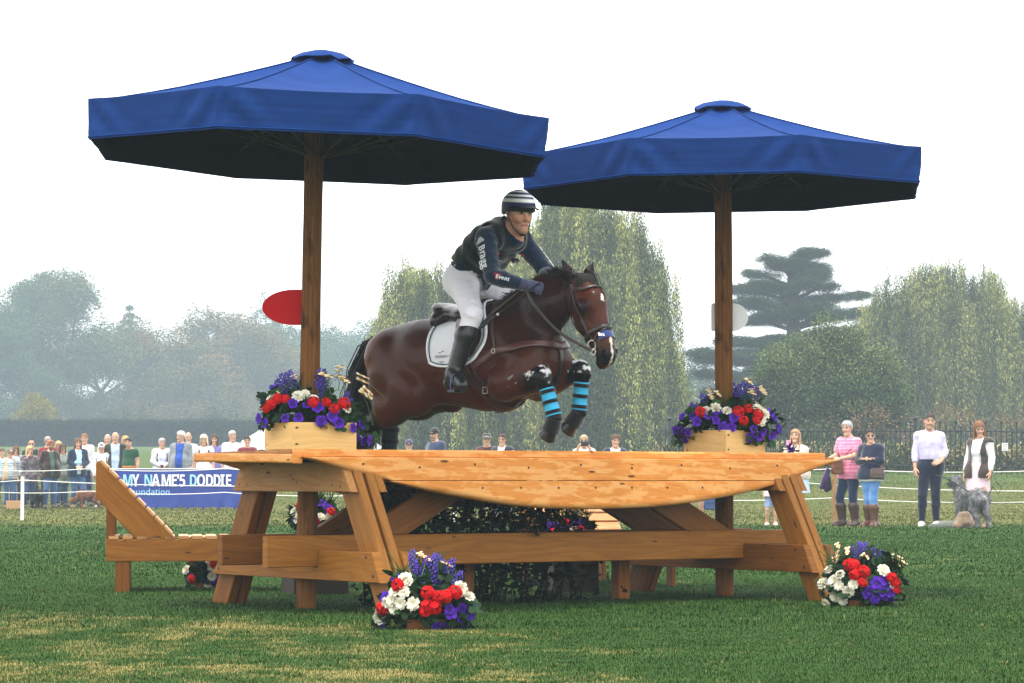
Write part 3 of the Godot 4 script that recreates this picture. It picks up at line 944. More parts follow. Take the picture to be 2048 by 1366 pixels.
	for k in 7: screw(b, Vector3(-0.8 + k * 0.3, 0.78, 0.666), Vector3(0, 0, 1))
	part("screws", b.mesh(), M.screw, t).set_meta("kind", "stuff")

# ------------------------------------------------------------------ parasols
func pole_mesh(r: float, low: float, high: float, lean: Vector3, seed_: int) -> ArrayMesh:
	var b := Build.new()
	var rows := []
	var nz := noise(seed_, 1.4, 3)
	var n := 40
	for k in n + 1:
		var y := lerpf(low, high, float(k) / n)
		var row := []
		for q in 21:
			var a := -TAU * q / 20
			var rr := r * (1.0 - 0.02 * y) + nz.get_noise_3d(cos(a) * 1.6, y * 0.5, sin(a) * 1.6) * 0.006
			rr -= 0.012 * smoothstep(0.18, 0.0, absf(wrapf(a + 1.1 + 0.12 * sin(y * 2.0), -PI, PI)))
			row.append(Vector3(cos(a) * rr, y, sin(a) * rr) + lean * (y / 3.0))
		rows.append(row)
	b.grid(rows)
	var m := b
	for k in m.u.size(): m.u[k] = Vector2(m.u[k].x, m.v[k].y / 3.2)
	return m.mesh()

func canopy(r: float, rim: float, apex: float, drop: float, seed_: int) -> Array:   # [roof, valance, lining] round the axis y
	var cr := noise(seed_, 1.0, 3)
	var fold := noise(seed_ + 3, 1.0, 2)
	var m := 8
	var sub := 24
	var corner := func(k: float) -> Vector3:
		var a := deg_to_rad(22.5 + 45.0 * k)
		return Vector3(cos(a), 0, -sin(a))
	var roof := Build.new()
	var rows := []
	for a in 15:
		var t := a / 14.0
		var row := []
		for k in m * sub + 1:
			var f := float(k) / sub
			var i := floorf(f)
			var w := f - i
			var c: Vector3 = (corner.call(i) as Vector3).lerp(corner.call(i + 1.0), w)
			var rad := r * lerpf(1.0, 0.10, t)
			var h := lerpf(rim, apex, pow(t, 1.22))
			var sag := -0.05 * sin(w * PI) * sin(clampf(t, 0, 1) * PI * 0.9)
			var p := c * rad
			h += sag + 0.006 * cr.get_noise_3d(p.x * 2.5, t * 3.0, p.z * 2.5) * (1.0 - t)
			if a == 0: h -= 0.012 * sin(w * PI)
			row.append(Vector3(p.x, h, p.z))
		rows.append(row)
	roof.grid(rows)
	# raised seams
	for k in m:
		var path := []
		var rad := []
		for a in range(0, 15, 2):
			path.append(rows[a][k * sub] + Vector3(0, 0.003, 0))
			rad.append(0.005)
		roof.tube(path, rad, 5)
	var val := Build.new()
	rows = []
	for a in 13:
		var t := a / 12.0
		var row := []
		for k in m * sub + 1:
			var f := float(k) / sub
			var i := floorf(f)
			var w := f - i
			var c0: Vector3 = corner.call(i)
			var c1: Vector3 = corner.call(i + 1.0)
			var c := c0.lerp(c1, w)
			var out := ((c0 + c1) * 0.5).normalized()
			var near := minf(w, 1.0 - w)
			var k2 := k % (m * sub)
			# diagonal folds that run down and away from each seam, a slow belly between
			var s := -1.0 if w < 0.5 else 1.0
			var q0 := sin((near * 30.0 - t * 5.5 + fold.get_noise_2d(i * 9.0, s * 5.0) * 2.0))
			var d := signf(q0) * pow(absf(q0), 0.6) * 0.010 * smoothstep(0.0, 0.05, near) * smoothstep(0.42, 0.1, near) * sin(t * PI * 0.85 + 0.25)
			d += 0.007 * fold.get_noise_3d(cos(TAU * k2 / (m * sub)) * 5.0, t * 1.2, sin(TAU * k2 / (m * sub)) * 5.0) * sin(t * PI * 0.5)
			d += 0.018 * sin(w * PI) * (t - 0.55) * -1.0
			var belly := -0.012 * sin(w * PI)
			var p := c * (r + 0.006) + out * (d - 0.02 * t)
			row.append(Vector3(p.x, rim + belly * (1.0 - t) + 0.012 * (1.0 - t) - drop * t - 0.018 * sin(w * PI) * t * 0.0, p.z))
		rows.append(row)
	rows.reverse()
	val.grid(rows)
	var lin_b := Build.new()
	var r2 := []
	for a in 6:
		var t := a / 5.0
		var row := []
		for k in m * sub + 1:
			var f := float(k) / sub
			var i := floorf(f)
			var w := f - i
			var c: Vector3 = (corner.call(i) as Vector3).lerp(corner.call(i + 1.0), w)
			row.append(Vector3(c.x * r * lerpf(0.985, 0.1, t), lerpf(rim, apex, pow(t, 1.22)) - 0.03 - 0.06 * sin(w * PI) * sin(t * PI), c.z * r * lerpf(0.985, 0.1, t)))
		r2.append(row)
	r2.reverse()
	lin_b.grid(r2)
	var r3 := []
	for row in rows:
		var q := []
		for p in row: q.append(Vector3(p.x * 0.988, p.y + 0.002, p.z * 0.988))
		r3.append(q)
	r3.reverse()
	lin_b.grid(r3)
	var hem := Build.new()
	var hp := []
	var hr := []
	for k in range(0, rows[0].size(), 3):
		hp.append(rows[0][k] + Vector3(0, 0.014, 0))
		hr.append(0.012)
	hem.tube(hp, hr, 6, Color.WHITE, false, 0.45, Vector3(0, 1, 0))
	return [roof.mesh(), val.mesh(), lin_b.mesh(), hem.mesh()]

func build_parasols():
	for s in [[-1.71, 1.545, 3.13, 3.52, Vector3(0.04, 0, 0), "nearer blue octagonal parasol on a rough pole at left end of table", -0.034, 0.06, 501],
			[1.735, 1.49, 3.10, 3.46, Vector3(0.0, 0, 0), "farther blue octagonal parasol on a rough pole at right end of table", 0.006, -0.115, 502]]:
		var at := table_point(s[0], 0, 0)
		var p := thing("parasol", s[5], "parasol", at, 0.0, "blue parasols over the table")
		part("pole", pole_mesh(0.066, -0.05, 3.3, s[4], s[8]), M.pole, p)
		var c := canopy(s[1], s[2], s[3], 0.24, s[8])
		var top := Transform3D(Basis(Vector3.UP, s[7]) * Basis(Vector3(0, 0, 1), s[6]), Vector3.ZERO)
		top.origin = s[4] * 2.0 - (top.basis * Vector3(0, s[2], 0) - Vector3(0, s[2], 0))
		part("canopy", c[0], M.canvas, p, top)
		part("valance", c[1], M.canvas, p, top)
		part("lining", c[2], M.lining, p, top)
		part("hem", c[3], M.canvas_hem, p, top)
		for k in 8:
			var a := deg_to_rad(22.5 + 45.0 * k)
			var d := Vector3(cos(a), 0, -sin(a))
			var b := Build.new()
			b.tube([Vector3(0, s[3] - 0.1, 0), d * s[1] * 0.5 + Vector3(0, lerpf(s[3], s[2], 0.55) - 0.085, 0), d * s[1] * 0.95 + Vector3(0, s[2] - 0.05, 0)], [0.014, 0.014, 0.012], 6)
			part("rib", b.mesh(), M.rib, p, top)
			b = Build.new()
			b.tube([d * 0.06 + Vector3(0, s[2] - 0.22, 0), d * s[1] * 0.62 + Vector3(0, lerpf(s[3], s[2], 0.68) - 0.09, 0)], [0.012, 0.012], 6)
			part("strut", b.mesh(), M.rib, p, top)
		var cap := Build.new()
		var rows := []
		var nz := noise(s[8] + 8, 3.0, 2)
		for q in [[0.196, 0.006], [0.205, 0.006], [0.203, 0.013], [0.14, 0.048], [0.07, 0.068], [0.004, 0.074]]:
			var row := []
			for k in 25:
				var a := TAU * k / 24
				var w: float = 0.007 * sin(k * PI / 1.5) * q[0] / 0.2 + 0.02 * nz.get_noise_2d(cos(a), sin(a))
				row.append(Vector3(cos(a) * q[0], s[3] + q[1] + w * smoothstep(0.03, 0.2, q[0]), -sin(a) * q[0]))
			rows.append(row)
		cap.grid(rows)
		part("cap", cap.mesh(), M.canvas, p, top)
	# the flags on the poles: half-oval plates
	for f in [[-1.71, 1.94, -1.0, M.red_plate, "red half-oval flag plate fixed to the left parasol pole", 0.325, 0.115, -0.03, 0.115], [1.735, 1.99, 1.0, M.white_plate, "white half-oval flag plate fixed to the right parasol pole", 0.18, 0.1, 0.085, 0.07]]:
		var o := []
		var hh: float = f[6]
		o.append(Vector2(-f[7] + 0.01, -hh)); 
		for k in 17:
			var a := -PI / 2 + PI * k / 16
			o.append(Vector2(cos(a) * (f[5] - f[8]) + f[8], sin(a) * hh))
		o.append(Vector2(-f[7] + 0.01, hh)); o.append(Vector2(-f[7], hh - 0.01)); o.append(Vector2(-f[7], -hh + 0.01))
		var n := thing("flag_plate", f[4], "flag", table_point(f[0], f[1], 0) + Vector3(0.03 if f[2] < 0 else 0.0, 0, -0.075))
		var xf := Transform3D(Basis(), Vector3.ZERO) if f[2] > 0 else Transform3D(Basis(Vector3.UP, PI), Vector3(0, 0, 0.006))
		part("plate", slab(o, 0.006, 0.002), f[3], n, xf)
# ------------------------------------------------------------------ bodies: tapered capsules, joined smoothly and meshed as surface nets
class Field:
	var a := PackedVector3Array()
	var ab := PackedVector3Array()
	var il := PackedFloat32Array()
	var ra := PackedFloat32Array()
	var rd := PackedFloat32Array()
	var nn := PackedVector3Array()
	var sq := PackedFloat32Array()
	var kk := PackedFloat32Array()
	var tg := PackedInt32Array()
	var tags := PackedInt32Array()     # after meshing: the nearest bone's tag at each vertex
	func bone(p: Vector3, q: Vector3, r0: float, r1: float, tag := 0, k := 0.03, flat := Vector3.ZERO, s := 1.0):
		a.append(p); ab.append(q - p)
		il.append(1.0 / maxf((q - p).length_squared(), 1e-9))
		ra.append(r0); rd.append(r1 - r0)
		nn.append(flat.normalized()); sq.append(s); kk.append(k); tg.append(tag)
	func one(i: int, p: Vector3) -> float:
		var q := p - a[i]
		var s := sq[i]
		if s != 1.0:
			var n := nn[i]
			var e := ab[i]
			var f := 1.0 / s - 1.0
			q += n * (q.dot(n) * f)
			e += n * (e.dot(n) * f)
			var t := clampf(q.dot(e) / maxf(e.length_squared(), 1e-9), 0.0, 1.0)
			return ((q - e * t).length() - ra[i] - rd[i] * t) * minf(s, 1.0)
		var t2 := clampf(q.dot(ab[i]) * il[i], 0.0, 1.0)
		return (q - ab[i] * t2).length() - ra[i] - rd[i] * t2
	func at(p: Vector3, ids: PackedInt32Array) -> float:
		var d := 1e3
		for i in ids:
			var e := one(i, p)
			var k := kk[i]
			var h := k - absf(d - e)
			d = minf(d, e)
			if h > 0.0: d -= h * h * 0.25 / k
		return d
	func nearest(p: Vector3) -> int:
		var best := 1e9
		var w := 0
		for i in a.size():
			var e := one(i, p)
			if e < best:
				best = e
				w = tg[i]
		return w
	func mesh(cell: float, b: Build, color: Callable, xf := Transform3D()):
		var lo := Vector3(1e9, 1e9, 1e9)
		var hi := -lo
		var all := PackedInt32Array()
		for i in a.size():
			all.append(i)
			var r := maxf(ra[i], ra[i] + rd[i]) * maxf(1.0, sq[i]) + 0.01
			for p in [a[i], a[i] + ab[i]]:
				lo = lo.min(p - Vector3.ONE * r)
				hi = hi.max(p + Vector3.ONE * r)
		lo -= Vector3.ONE * cell * 2.0
		var bs := 6
		var nb := Vector3i(((hi - lo) / (cell * bs)).ceil()) + Vector3i.ONE
		var nx := nb.x * bs + 1
		var ny := nb.y * bs + 1
		var nz := nb.z * bs + 1
		var g := PackedFloat32Array()
		g.resize(nx * ny * nz)
		g.fill(1.0)
		var half := cell * bs * 0.5 * 1.7321
		var live := []
		for bx in nb.x:
			for by in nb.y:
				for bz in nb.z:
					var c := lo + Vector3(bx + 0.5, by + 0.5, bz + 0.5) * cell * bs
					var ds := PackedFloat32Array()
					var dm := 1e9
					for i in all:
						var e := one(i, c)
						ds.append(e)
						dm = minf(dm, e)
					if dm > half + 0.03:
						continue
					var ids := PackedInt32Array()
					for i in all:
						if ds[i] < dm + 2.0 * half + kk[i]: ids.append(i)
					if dm < -half - 0.02:
						# wholly inside: no surface
						for x in range(bx * bs, bx * bs + bs + 1):
							for y in range(by * bs, by * bs + bs + 1):
								var o := (x * ny + y) * nz + bz * bs
								for z in bs + 1:
									if g[o + z] == 1.0: g[o + z] = -1.0
						continue
					live.append(Vector3i(bx, by, bz))
					for x in bs + 1:
						for y in bs + 1:
							var o := ((bx * bs + x) * ny + by * bs + y) * nz + bz * bs
							var p := lo + Vector3(bx * bs + x, by * bs + y, bz * bs) * cell
							for z in bs + 1:
								g[o + z] = at(p, ids)
								p.z += cell
		# one vertex in each cell that the surface crosses
		var where := {}
		var first := b.v.size()
		var pts := PackedVector3Array()
		var sx := ny * nz
		var sy := nz
		for q in live:
			for x in range(q.x * bs, q.x * bs + bs):
				for y in range(q.y * bs, q.y * bs + bs):
					var o = x * sx + y * sy + q.z * bs
					for z in bs:
						var c = o + z
						var v0 := g[c]
						var v1 := g[c + sx]
						var v2 := g[c + sy]
						var v3 := g[c + sx + sy]
						var v4 := g[c + 1]
						var v5 := g[c + sx + 1]
						var v6 := g[c + sy + 1]
						var v7 := g[c + sx + sy + 1]
						var neg := int(v0 < 0) + int(v1 < 0) + int(v2 < 0) + int(v3 < 0) + int(v4 < 0) + int(v5 < 0) + int(v6 < 0) + int(v7 < 0)
						if neg == 0 or neg == 8: continue
						var s := Vector3.ZERO
						var n := 0
						if (v0 < 0) != (v1 < 0): s += Vector3(v0 / (v0 - v1), 0, 0); n += 1
						if (v2 < 0) != (v3 < 0): s += Vector3(v2 / (v2 - v3), 1, 0); n += 1
						if (v4 < 0) != (v5 < 0): s += Vector3(v4 / (v4 - v5), 0, 1); n += 1
						if (v6 < 0) != (v7 < 0): s += Vector3(v6 / (v6 - v7), 1, 1); n += 1
						if (v0 < 0) != (v2 < 0): s += Vector3(0, v0 / (v0 - v2), 0); n += 1
						if (v1 < 0) != (v3 < 0): s += Vector3(1, v1 / (v1 - v3), 0); n += 1
						if (v4 < 0) != (v6 < 0): s += Vector3(0, v4 / (v4 - v6), 1); n += 1
						if (v5 < 0) != (v7 < 0): s += Vector3(1, v5 / (v5 - v7), 1); n += 1
						if (v0 < 0) != (v4 < 0): s += Vector3(0, 0, v0 / (v0 - v4)); n += 1
						if (v1 < 0) != (v5 < 0): s += Vector3(1, 0, v1 / (v1 - v5)); n += 1
						if (v2 < 0) != (v6 < 0): s += Vector3(0, 1, v2 / (v2 - v6)); n += 1
						if (v3 < 0) != (v7 < 0): s += Vector3(1, 1, v3 / (v3 - v7)); n += 1
						where[c] = pts.size()
						pts.append(lo + (Vector3(x, y, q.z * bs + z) + s / n) * cell)
		var idx := PackedInt32Array()
		for c: int in where:
			var i0: int = where[c]
			var in0 := g[c] < 0
			# edges along x, y, z that start at this cell's low corner
			if in0 != (g[c + sx] < 0): put(idx, where, c, c - sy, c - sy - 1, c - 1, in0)
			if in0 != (g[c + sy] < 0): put(idx, where, c, c - 1, c - 1 - sx, c - sx, in0)
			if in0 != (g[c + 1] < 0): put(idx, where, c, c - sx, c - sx - sy, c - sy, in0)
		var nrm := PackedVector3Array()
		nrm.resize(pts.size())
		for k in range(0, idx.size(), 3):
			var p0 := pts[idx[k]]
			var f := (pts[idx[k + 2]] - p0).cross(pts[idx[k + 1]] - p0)
			nrm[idx[k]] += f
			nrm[idx[k + 1]] += f
			nrm[idx[k + 2]] += f
		for k in pts.size():
			var n := nrm[k].normalized()
			var t := nearest(pts[k])
			tags.append(t)
			var p := xf * pts[k]
			b.vert(p, (xf.basis * n).normalized(), color.call(pts[k], n, t), Vector2(p.x + p.z, p.y))
		for k in idx: b.i.append(k + first)
	func put(idx: PackedInt32Array, where: Dictionary, p: int, q: int, r: int, s: int, flip: bool):
		if not (where.has(q) and where.has(r) and where.has(s)): return
		var w0: int = where[p]
		var w1: int = where[q]
		var w2: int = where[r]
		var w3: int = where[s]
		if flip: idx.append_array([w0, w2, w1, w0, w3, w2])
		else: idx.append_array([w0, w1, w2, w0, w2, w3])

# The part of a body that a predicate picks (by vertex), lifted off the skin: clothing.
func shell(b: Build, tags: PackedInt32Array, lift: Callable, color: Callable, y_low := -1e9, y_high := 1e9) -> Build:   # lift returns metres, or less than 0 where the cloth is not
	var o := Build.new()
	var map := PackedInt32Array()
	map.resize(b.v.size())
	map.fill(-1)
	var d := PackedFloat32Array()
	var at := b.v.duplicate()      # vertices just past a hem are drawn in to it, for a straight edge
	for k in b.v.size():
		var p := at[k]
		if p.y < y_low and p.y > y_low - 0.03: at[k].y = y_low + 0.0002
		if p.y > y_high and p.y < y_high + 0.03: at[k].y = y_high - 0.0002
		d.append(lift.call(at[k], b.n[k], tags[k]))
	for k in range(0, b.i.size(), 3):
		var ok := true
		for q in 3: ok = ok and d[b.i[k + q]] >= 0.0
		if not ok: continue
		for q in 3:
			var w := b.i[k + q]
			if map[w] < 0: map[w] = o.vert(at[w] + b.n[w] * d[w], b.n[w], color.call(at[w], b.n[w], tags[w]), b.u[w])
			o.i.append(map[w])
	# even out the cut edge
	var uses := {}
	for k in range(0, o.i.size(), 3):
		for q in 3:
			var a := o.i[k + q]
			var e := o.i[k + (q + 1) % 3]
			var key := mini(a, e) * 1000003 + maxi(a, e)
			uses[key] = uses.get(key, 0) + 1
	var sides := {}
	for key: int in uses:
		if uses[key] == 1:
			var a := key / 1000003
			var e := key % 1000003
			if not sides.has(a): sides[a] = []
			if not sides.has(e): sides[e] = []
			sides[a].append(e)
			sides[e].append(a)
	for pass_ in 6:
		var next := {}
		for a: int in sides:
			if sides[a].size() == 2: next[a] = o.v[a] * 0.4 + (o.v[sides[a][0]] + o.v[sides[a][1]]) * 0.3
		for a: int in next: o.v[a] = next[a]
	# recompute normals so that folds show
	var nn := PackedVector3Array()
	nn.resize(o.v.size())
	for k in range(0, o.i.size(), 3):
		var p0 := o.v[o.i[k]]
		var f := (o.v[o.i[k + 2]] - p0).cross(o.v[o.i[k + 1]] - p0)
		for q in 3: nn[o.i[k + q]] += f
	for k in o.v.size(): o.n[k] = nn[k].normalized()
	return o
# ------------------------------------------------------------------ flowers
var blooms := {}

func petal(b: Build, base: Vector3, dir: Vector3, up: Vector3, long: float, wide: float, cup: float, c: Color, c_in: Color):
	var s := dir.cross(up).normalized()
	var rows := []
	for a in 4:
		var t := a / 3.0
		var row := []
		for k in 3:
			var u := k - 1.0
			var w: float = wide * [0.35, 1.0, 1.05, 0.55][a]
			row.append(base + dir * long * t + up * (cup * t * t + 0.25 * wide * u * u * (1.0 if cup >= 0 else 0.4)) + s * u * w)
		rows.append(row)
	var k0 := b.v.size()
	b.grid(rows)
	for k in range(k0, b.v.size()):
		b.c[k] = c_in.lerp(c, clampf(float((k - k0) / 3) / 2.0, 0, 1))

func make_blooms():
	var r := RandomNumberGenerator.new()
	r.seed = 801
	var X := Vector3(1, 0, 0)
	var Yy := Vector3(0, 1, 0)
	var around := func(a: float) -> Vector3: return Vector3(cos(a), sin(a), 0)
	var Fz := Vector3(0, 0, 1)   # blooms look along +z
	for kind in ["white", "white2"]:
		var b := Build.new()
		for ring in [[9, 0.037, 0.021, 0.006], [7, 0.029, 0.018, 0.018], [5, 0.019, 0.013, 0.024], [4, 0.01, 0.008, 0.022]]:
			for k in ring[0]:
				var a: float = TAU * k / ring[0] + r.randf() * 0.3 + ring[1] * 50.0
				var d: Vector3 = around.call(a)
				petal(b, d * ring[1] * 0.15 + Fz * 0.002, (d * 0.9 + Fz * ring[3] * 14.0).normalized(), (Fz - d * 0.2).normalized(), ring[1], ring[2] * 0.62, -0.008 if ring[1] > 0.03 else 0.004, lin(226, 222, 204), lin(196, 186, 130))
		blooms[kind] = b.mesh()
	var g := Build.new()
	for k in 46:
		var n := Vector3(r.randfn(), r.randfn(), absf(r.randfn()) * 0.9 + 0.1).normalized()
		var c := n * 0.036 * r.randf_range(0.85, 1.1)
		var s := n.cross(Vector3(r.randf(), r.randf(), 0.3)).normalized()
		for q in 4:
			var d := s.rotated(n, TAU * q / 4.0)
			petal(g, c, (d + n * 0.3).normalized(), n, 0.014, 0.007, -0.002, lin(214, 22, 26) * r.randf_range(0.75, 1.15), lin(170, 10, 18))
	blooms["red"] = g.mesh()
	for kind in ["purple", "purple2"]:
		var p := Build.new()
		for k in 5:
			var a := TAU * k / 5.0 + r.randf() * 0.2
			var d: Vector3 = around.call(a)
			petal(p, d * 0.004 - Fz * 0.006, (d + Fz * (0.12 if kind == "purple" else 0.55)).normalized(), Fz, 0.038, 0.017, -0.008 * r.randf(), lin(88, 40, 176) * r.randf_range(0.8, 1.2), lin(40, 14, 92))
		p.tube([-Fz * 0.035, -Fz * 0.004], [0.003, 0.008], 6, lin(70, 40, 130))
		blooms[kind] = p.mesh()
	var l := Build.new()    # a lavender spike, tip up, its top at the origin
	l.tube([Vector3(0.01, -0.20, 0), Vector3(0, -0.09, 0), Vector3(0, 0, 0)], [0.0018, 0.0015, 0.001], 4, lin(74, 104, 66))
	for k in 34:
		var t := k / 34.0
		var a := k * 2.4
		var w := 0.011 * (0.5 + sin(t * PI)) 
		l.ball(Vector3(cos(a) * w, -0.1 * t, sin(a) * w), Vector3(0.005, 0.0065, 0.005), 5, 3, lin(96, 76, 176) * r.randf_range(0.7, 1.25))
	blooms["lavender"] = l.mesh()
	var o := Build.new()
	for q in [[0.0, 0.0, 1.0], [0.02, -0.026, 0.8]]:
		var c := Vector3(q[0], q[1], 0)
		for k in 5:
			var a := TAU * k / 5.0 + 0.3
			var d: Vector3 = around.call(a)
			var dark := k % 5 in [0, 3]
			petal(o, c, (d + Fz * 0.25).normalized(), Fz, 0.024 * q[2], 0.009, -0.004, lin(104, 22, 62) if dark else lin(240, 230, 196), lin(226, 184, 70))
	o.tube([Vector3(0.0, 0, -0.004), Vector3(0.0, -0.06, -0.01), Vector3(-0.02, -0.17, -0.02)], [0.002, 0.002, 0.002], 4, lin(78, 96, 52), false)
	blooms["orchid"] = o.mesh()
	var lf := Build.new()
	for k in 7:
		var a := r.randf() * TAU
		var d := Vector3(cos(a), r.randf_range(-0.5, 0.5), sin(a)).normalized()
		petal(lf, d * 0.012, d, Vector3(0, 1, 0), r.randf_range(0.04, 0.065), 0.02, -0.014, Color.WHITE * r.randf_range(0.7, 1.2), Color.WHITE * 0.8)
	blooms["leaves"] = lf.mesh()
	var bl := Build.new()
	for k in 16:
		var a := r.randf() * TAU
		var d := Vector3(cos(a), 0, sin(a))
		var ln := r.randf_range(0.12, 0.24)
		bl.tube([Vector3.ZERO, d * 0.03 + Vector3(0, ln * 0.6, 0), d * 0.1 * r.randf() + Vector3(0, ln, 0) + d * 0.04], [0.003, 0.003, 0.0006], 3, lin(62, 92, 50) * r.randf_range(0.7, 1.2), false)
	blooms["blades"] = bl.mesh()

# spots: where each bloom shows, right and up from the foot; depth comes from the dome (a, b, c) they sit on
func arrangement(label: String, at: Vector3, turn: float, spots: Dictionary, dome: Array, group: String, seed_: int, lows := 0.02):
	var o := thing("flower_arrangement", label, "flowers", at, turn, group)
	var r := RandomNumberGenerator.new()
	r.seed = seed_
	var names := {"white": "white_rose", "red": "red_geranium", "purple": "purple_petunia", "lavender": "lavender_spike", "orchid": "orchid_bloom"}
	var c := Vector3(dome[3], dome[4], 0)
	var xfs := []
	var cols := []
	for kind in spots:
		var list: Array = spots[kind].duplicate()
		if kind == "lavender":
			for p in spots[kind]: list.append([p[0] + r.randf_range(-0.035, 0.035), p[1] + r.randf_range(-0.07, 0.03)])
		for p in list:
			var ex: float = (p[0] - c.x) / dome[0]
			var ey: float = (p[1] - c.y) / dome[1]
			var z: float = dome[2] * sqrt(maxf(0.02, 1.0 - ex * ex - ey * ey))
			var xf := Transform3D()
			xf.origin = Vector3(p[0], p[1], z)
			var n := Vector3(ex * 0.8, ey * 0.8 + 0.25, sqrt(maxf(0.15, 1.0 - ex * ex - ey * ey)) + 0.2).normalized()
			if kind == "lavender":
				xf.origin.z = r.randf_range(-0.09, 0.05)
				xf.basis = Basis(Vector3(0, 0, 1), -clampf(ex, -1, 1) * 0.45 + r.randfn() * 0.06) * Basis(Vector3.RIGHT, r.randfn() * 0.15) * Basis.from_scale(Vector3(1.35, 1.25, 1.35) * r.randf_range(0.85, 1.15))
			else:
				if kind == "orchid": xf.origin.z = r.randf_range(-0.05, 0.09)
				var tilt := Basis(Vector3(0, 0, 1), r.randf() * TAU if kind != "orchid" else r.randfn() * 0.3)
				var look := Basis.looking_at(-(n + Vector3(r.randfn(), r.randfn(), 0) * 0.22).normalized(), Vector3.UP)
				xf.basis = look * tilt * Basis.from_scale(Vector3.ONE * r.randf_range(0.74, 1.05) * (1.4 if kind == "orchid" else 1.0))
				if kind == "red": xf.basis = xf.basis.scaled(Vector3.ONE * 1.0)
			var m: String = kind
			if kind in ["white", "purple"] and r.randf() < 0.4: m = kind + "2"
			part(names[kind], blooms[m], M.petal, o, xf)
			if kind != "lavender" and kind != "orchid":
				for q in 2:
					xfs.append(Transform3D(Basis.from_euler(Vector3(r.randf() * 6, r.randf() * 6, 0)).scaled(Vector3.ONE * 0.9), Vector3(p[0] + r.randfn() * 0.02, maxf(0.015, p[1] - 0.02 + r.randfn() * 0.02), z - 0.05 + r.randfn() * 0.015)))
					cols.append(lin(44, 74, 40) * r.randf_range(0.6, 1.3))
	for k in 110:
		var d := Vector3(r.randfn(), r.randfn(), r.randfn()).normalized()
		var p := c + d * Vector3(dome[0], dome[1], dome[2]) * r.randf_range(0.6, 0.9)
		if p.y < lows: continue
		xfs.append(Transform3D(Basis.from_euler(Vector3(r.randf() * 6, r.randf() * 6, 0)), p))
		cols.append(lin(40, 68, 38) * r.randf_range(0.5, 1.3))
	copies("foliage", blooms["leaves"], M.leaf, xfs, cols, o)
	xfs = []
	for k in 7: xfs.append(Transform3D(Basis(Vector3.UP, r.randf() * TAU) * Basis(Vector3(0, 0, 1), r.randfn() * 0.25), Vector3(c.x + r.randfn() * dome[0] * 0.35, c.y + dome[1] * 0.2, r.randfn() * 0.04)))
	copies("grassy_leaves", blooms["blades"], M.leaf, xfs, [], o)

func random_spots(r: RandomNumberGenerator, dome: Array, n: Dictionary) -> Dictionary:
	var s := {}
	for kind in n:
		s[kind] = []
		for k in n[kind]:
			var a := r.randf() * TAU
			var q := sqrt(r.randf()) * 0.92
			var p := [dome[3] + cos(a) * q * dome[0], dome[4] + sin(a) * q * dome[1]]
			if kind == "lavender" or kind == "orchid": p[1] = dome[4] + dome[1] * r.randf_range(0.9, 1.45)
			if p[1] > 0.03: s[kind].append(p)
	return s

func crate(label: String, at: Vector3, turn: float, sx: float, sy: float, sz: float, m: String, group: String):
	var o := thing("wooden_planter", label, "planter", at, turn, group)
	var t := 0.018
	for q in [["front_board", Vector3(-sx, 0, sz - t), Vector3(sx, sy, sz), 0], ["back_board", Vector3(-sx, 0, -sz), Vector3(sx, sy, -sz + t), 0], ["side_board", Vector3(-sx + 0.0005, 0, -sz + t), Vector3(-sx + t, sy + 0.001, sz - t), 2], ["side_board", Vector3(sx - t, 0, -sz + t), Vector3(sx - 0.0005, sy + 0.001, sz - t), 2]]:
		var b := board(q[1], q[2], 0.003, q[3])
		part(q[0], b[0], M[m], o, b[1])
	var soil := Build.new()
	soil.box(Vector3(-sx + t, 0.005, -sz + t), Vector3(sx - t, sy - 0.02, sz - t), lin(48, 36, 28))
	part("soil", soil.mesh(), M.plain, o)
	var sc := Build.new()
	for y in [0.2, 0.8]:
		for x in [-0.9, -0.86]: screw(sc, Vector3(sx * x, sy * y, sz + 0.0005), Vector3(0, 0, 1), 0.006)
		screw(sc, Vector3(-sx, sy * y, -sz * 0.82), Vector3(-1, 0, 0), 0.006)
	part("screws", sc.mesh(), M.screw, o).set_meta("kind", "stuff")

func build_planters():
	var l := table_point(-1.685, 1.022, -0.005)
	var rr := table_point(1.74, 1.008, 0.0)
	crate("pale pine planter box on the table around the left pole", l, 0.50, 0.222, 0.172, 0.222, "pine_pale", "pale planter boxes on the table")
	crate("pale pine planter box on the table around the right pole", rr, 0.745, 0.205, 0.172, 0.205, "pine_pale", "pale planter boxes on the table")
	crate("brown wooden trough in the grass by the left front leg", Vector3(-0.46, -0.02, -15.95), 0.1, 0.13, 0.08, 0.09, "pine_dark", "flower troughs in the grass")
	crate("brown wooden trough in the grass by the right front leg", Vector3(2.32, -0.02, -18.65), 0.1, 0.14, 0.07, 0.09, "pine_dark", "flower troughs in the grass")
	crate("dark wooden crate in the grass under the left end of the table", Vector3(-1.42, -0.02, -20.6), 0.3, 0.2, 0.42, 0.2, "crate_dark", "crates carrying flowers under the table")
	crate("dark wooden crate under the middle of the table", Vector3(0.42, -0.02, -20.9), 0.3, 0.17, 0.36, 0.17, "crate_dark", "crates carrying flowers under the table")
	crate("low wooden trough in the grass behind the left lounger", Vector3(-2.26, -0.02, -21.8), 0.1, 0.16, 0.07, 0.1, "pine_dark", "flower troughs in the grass")

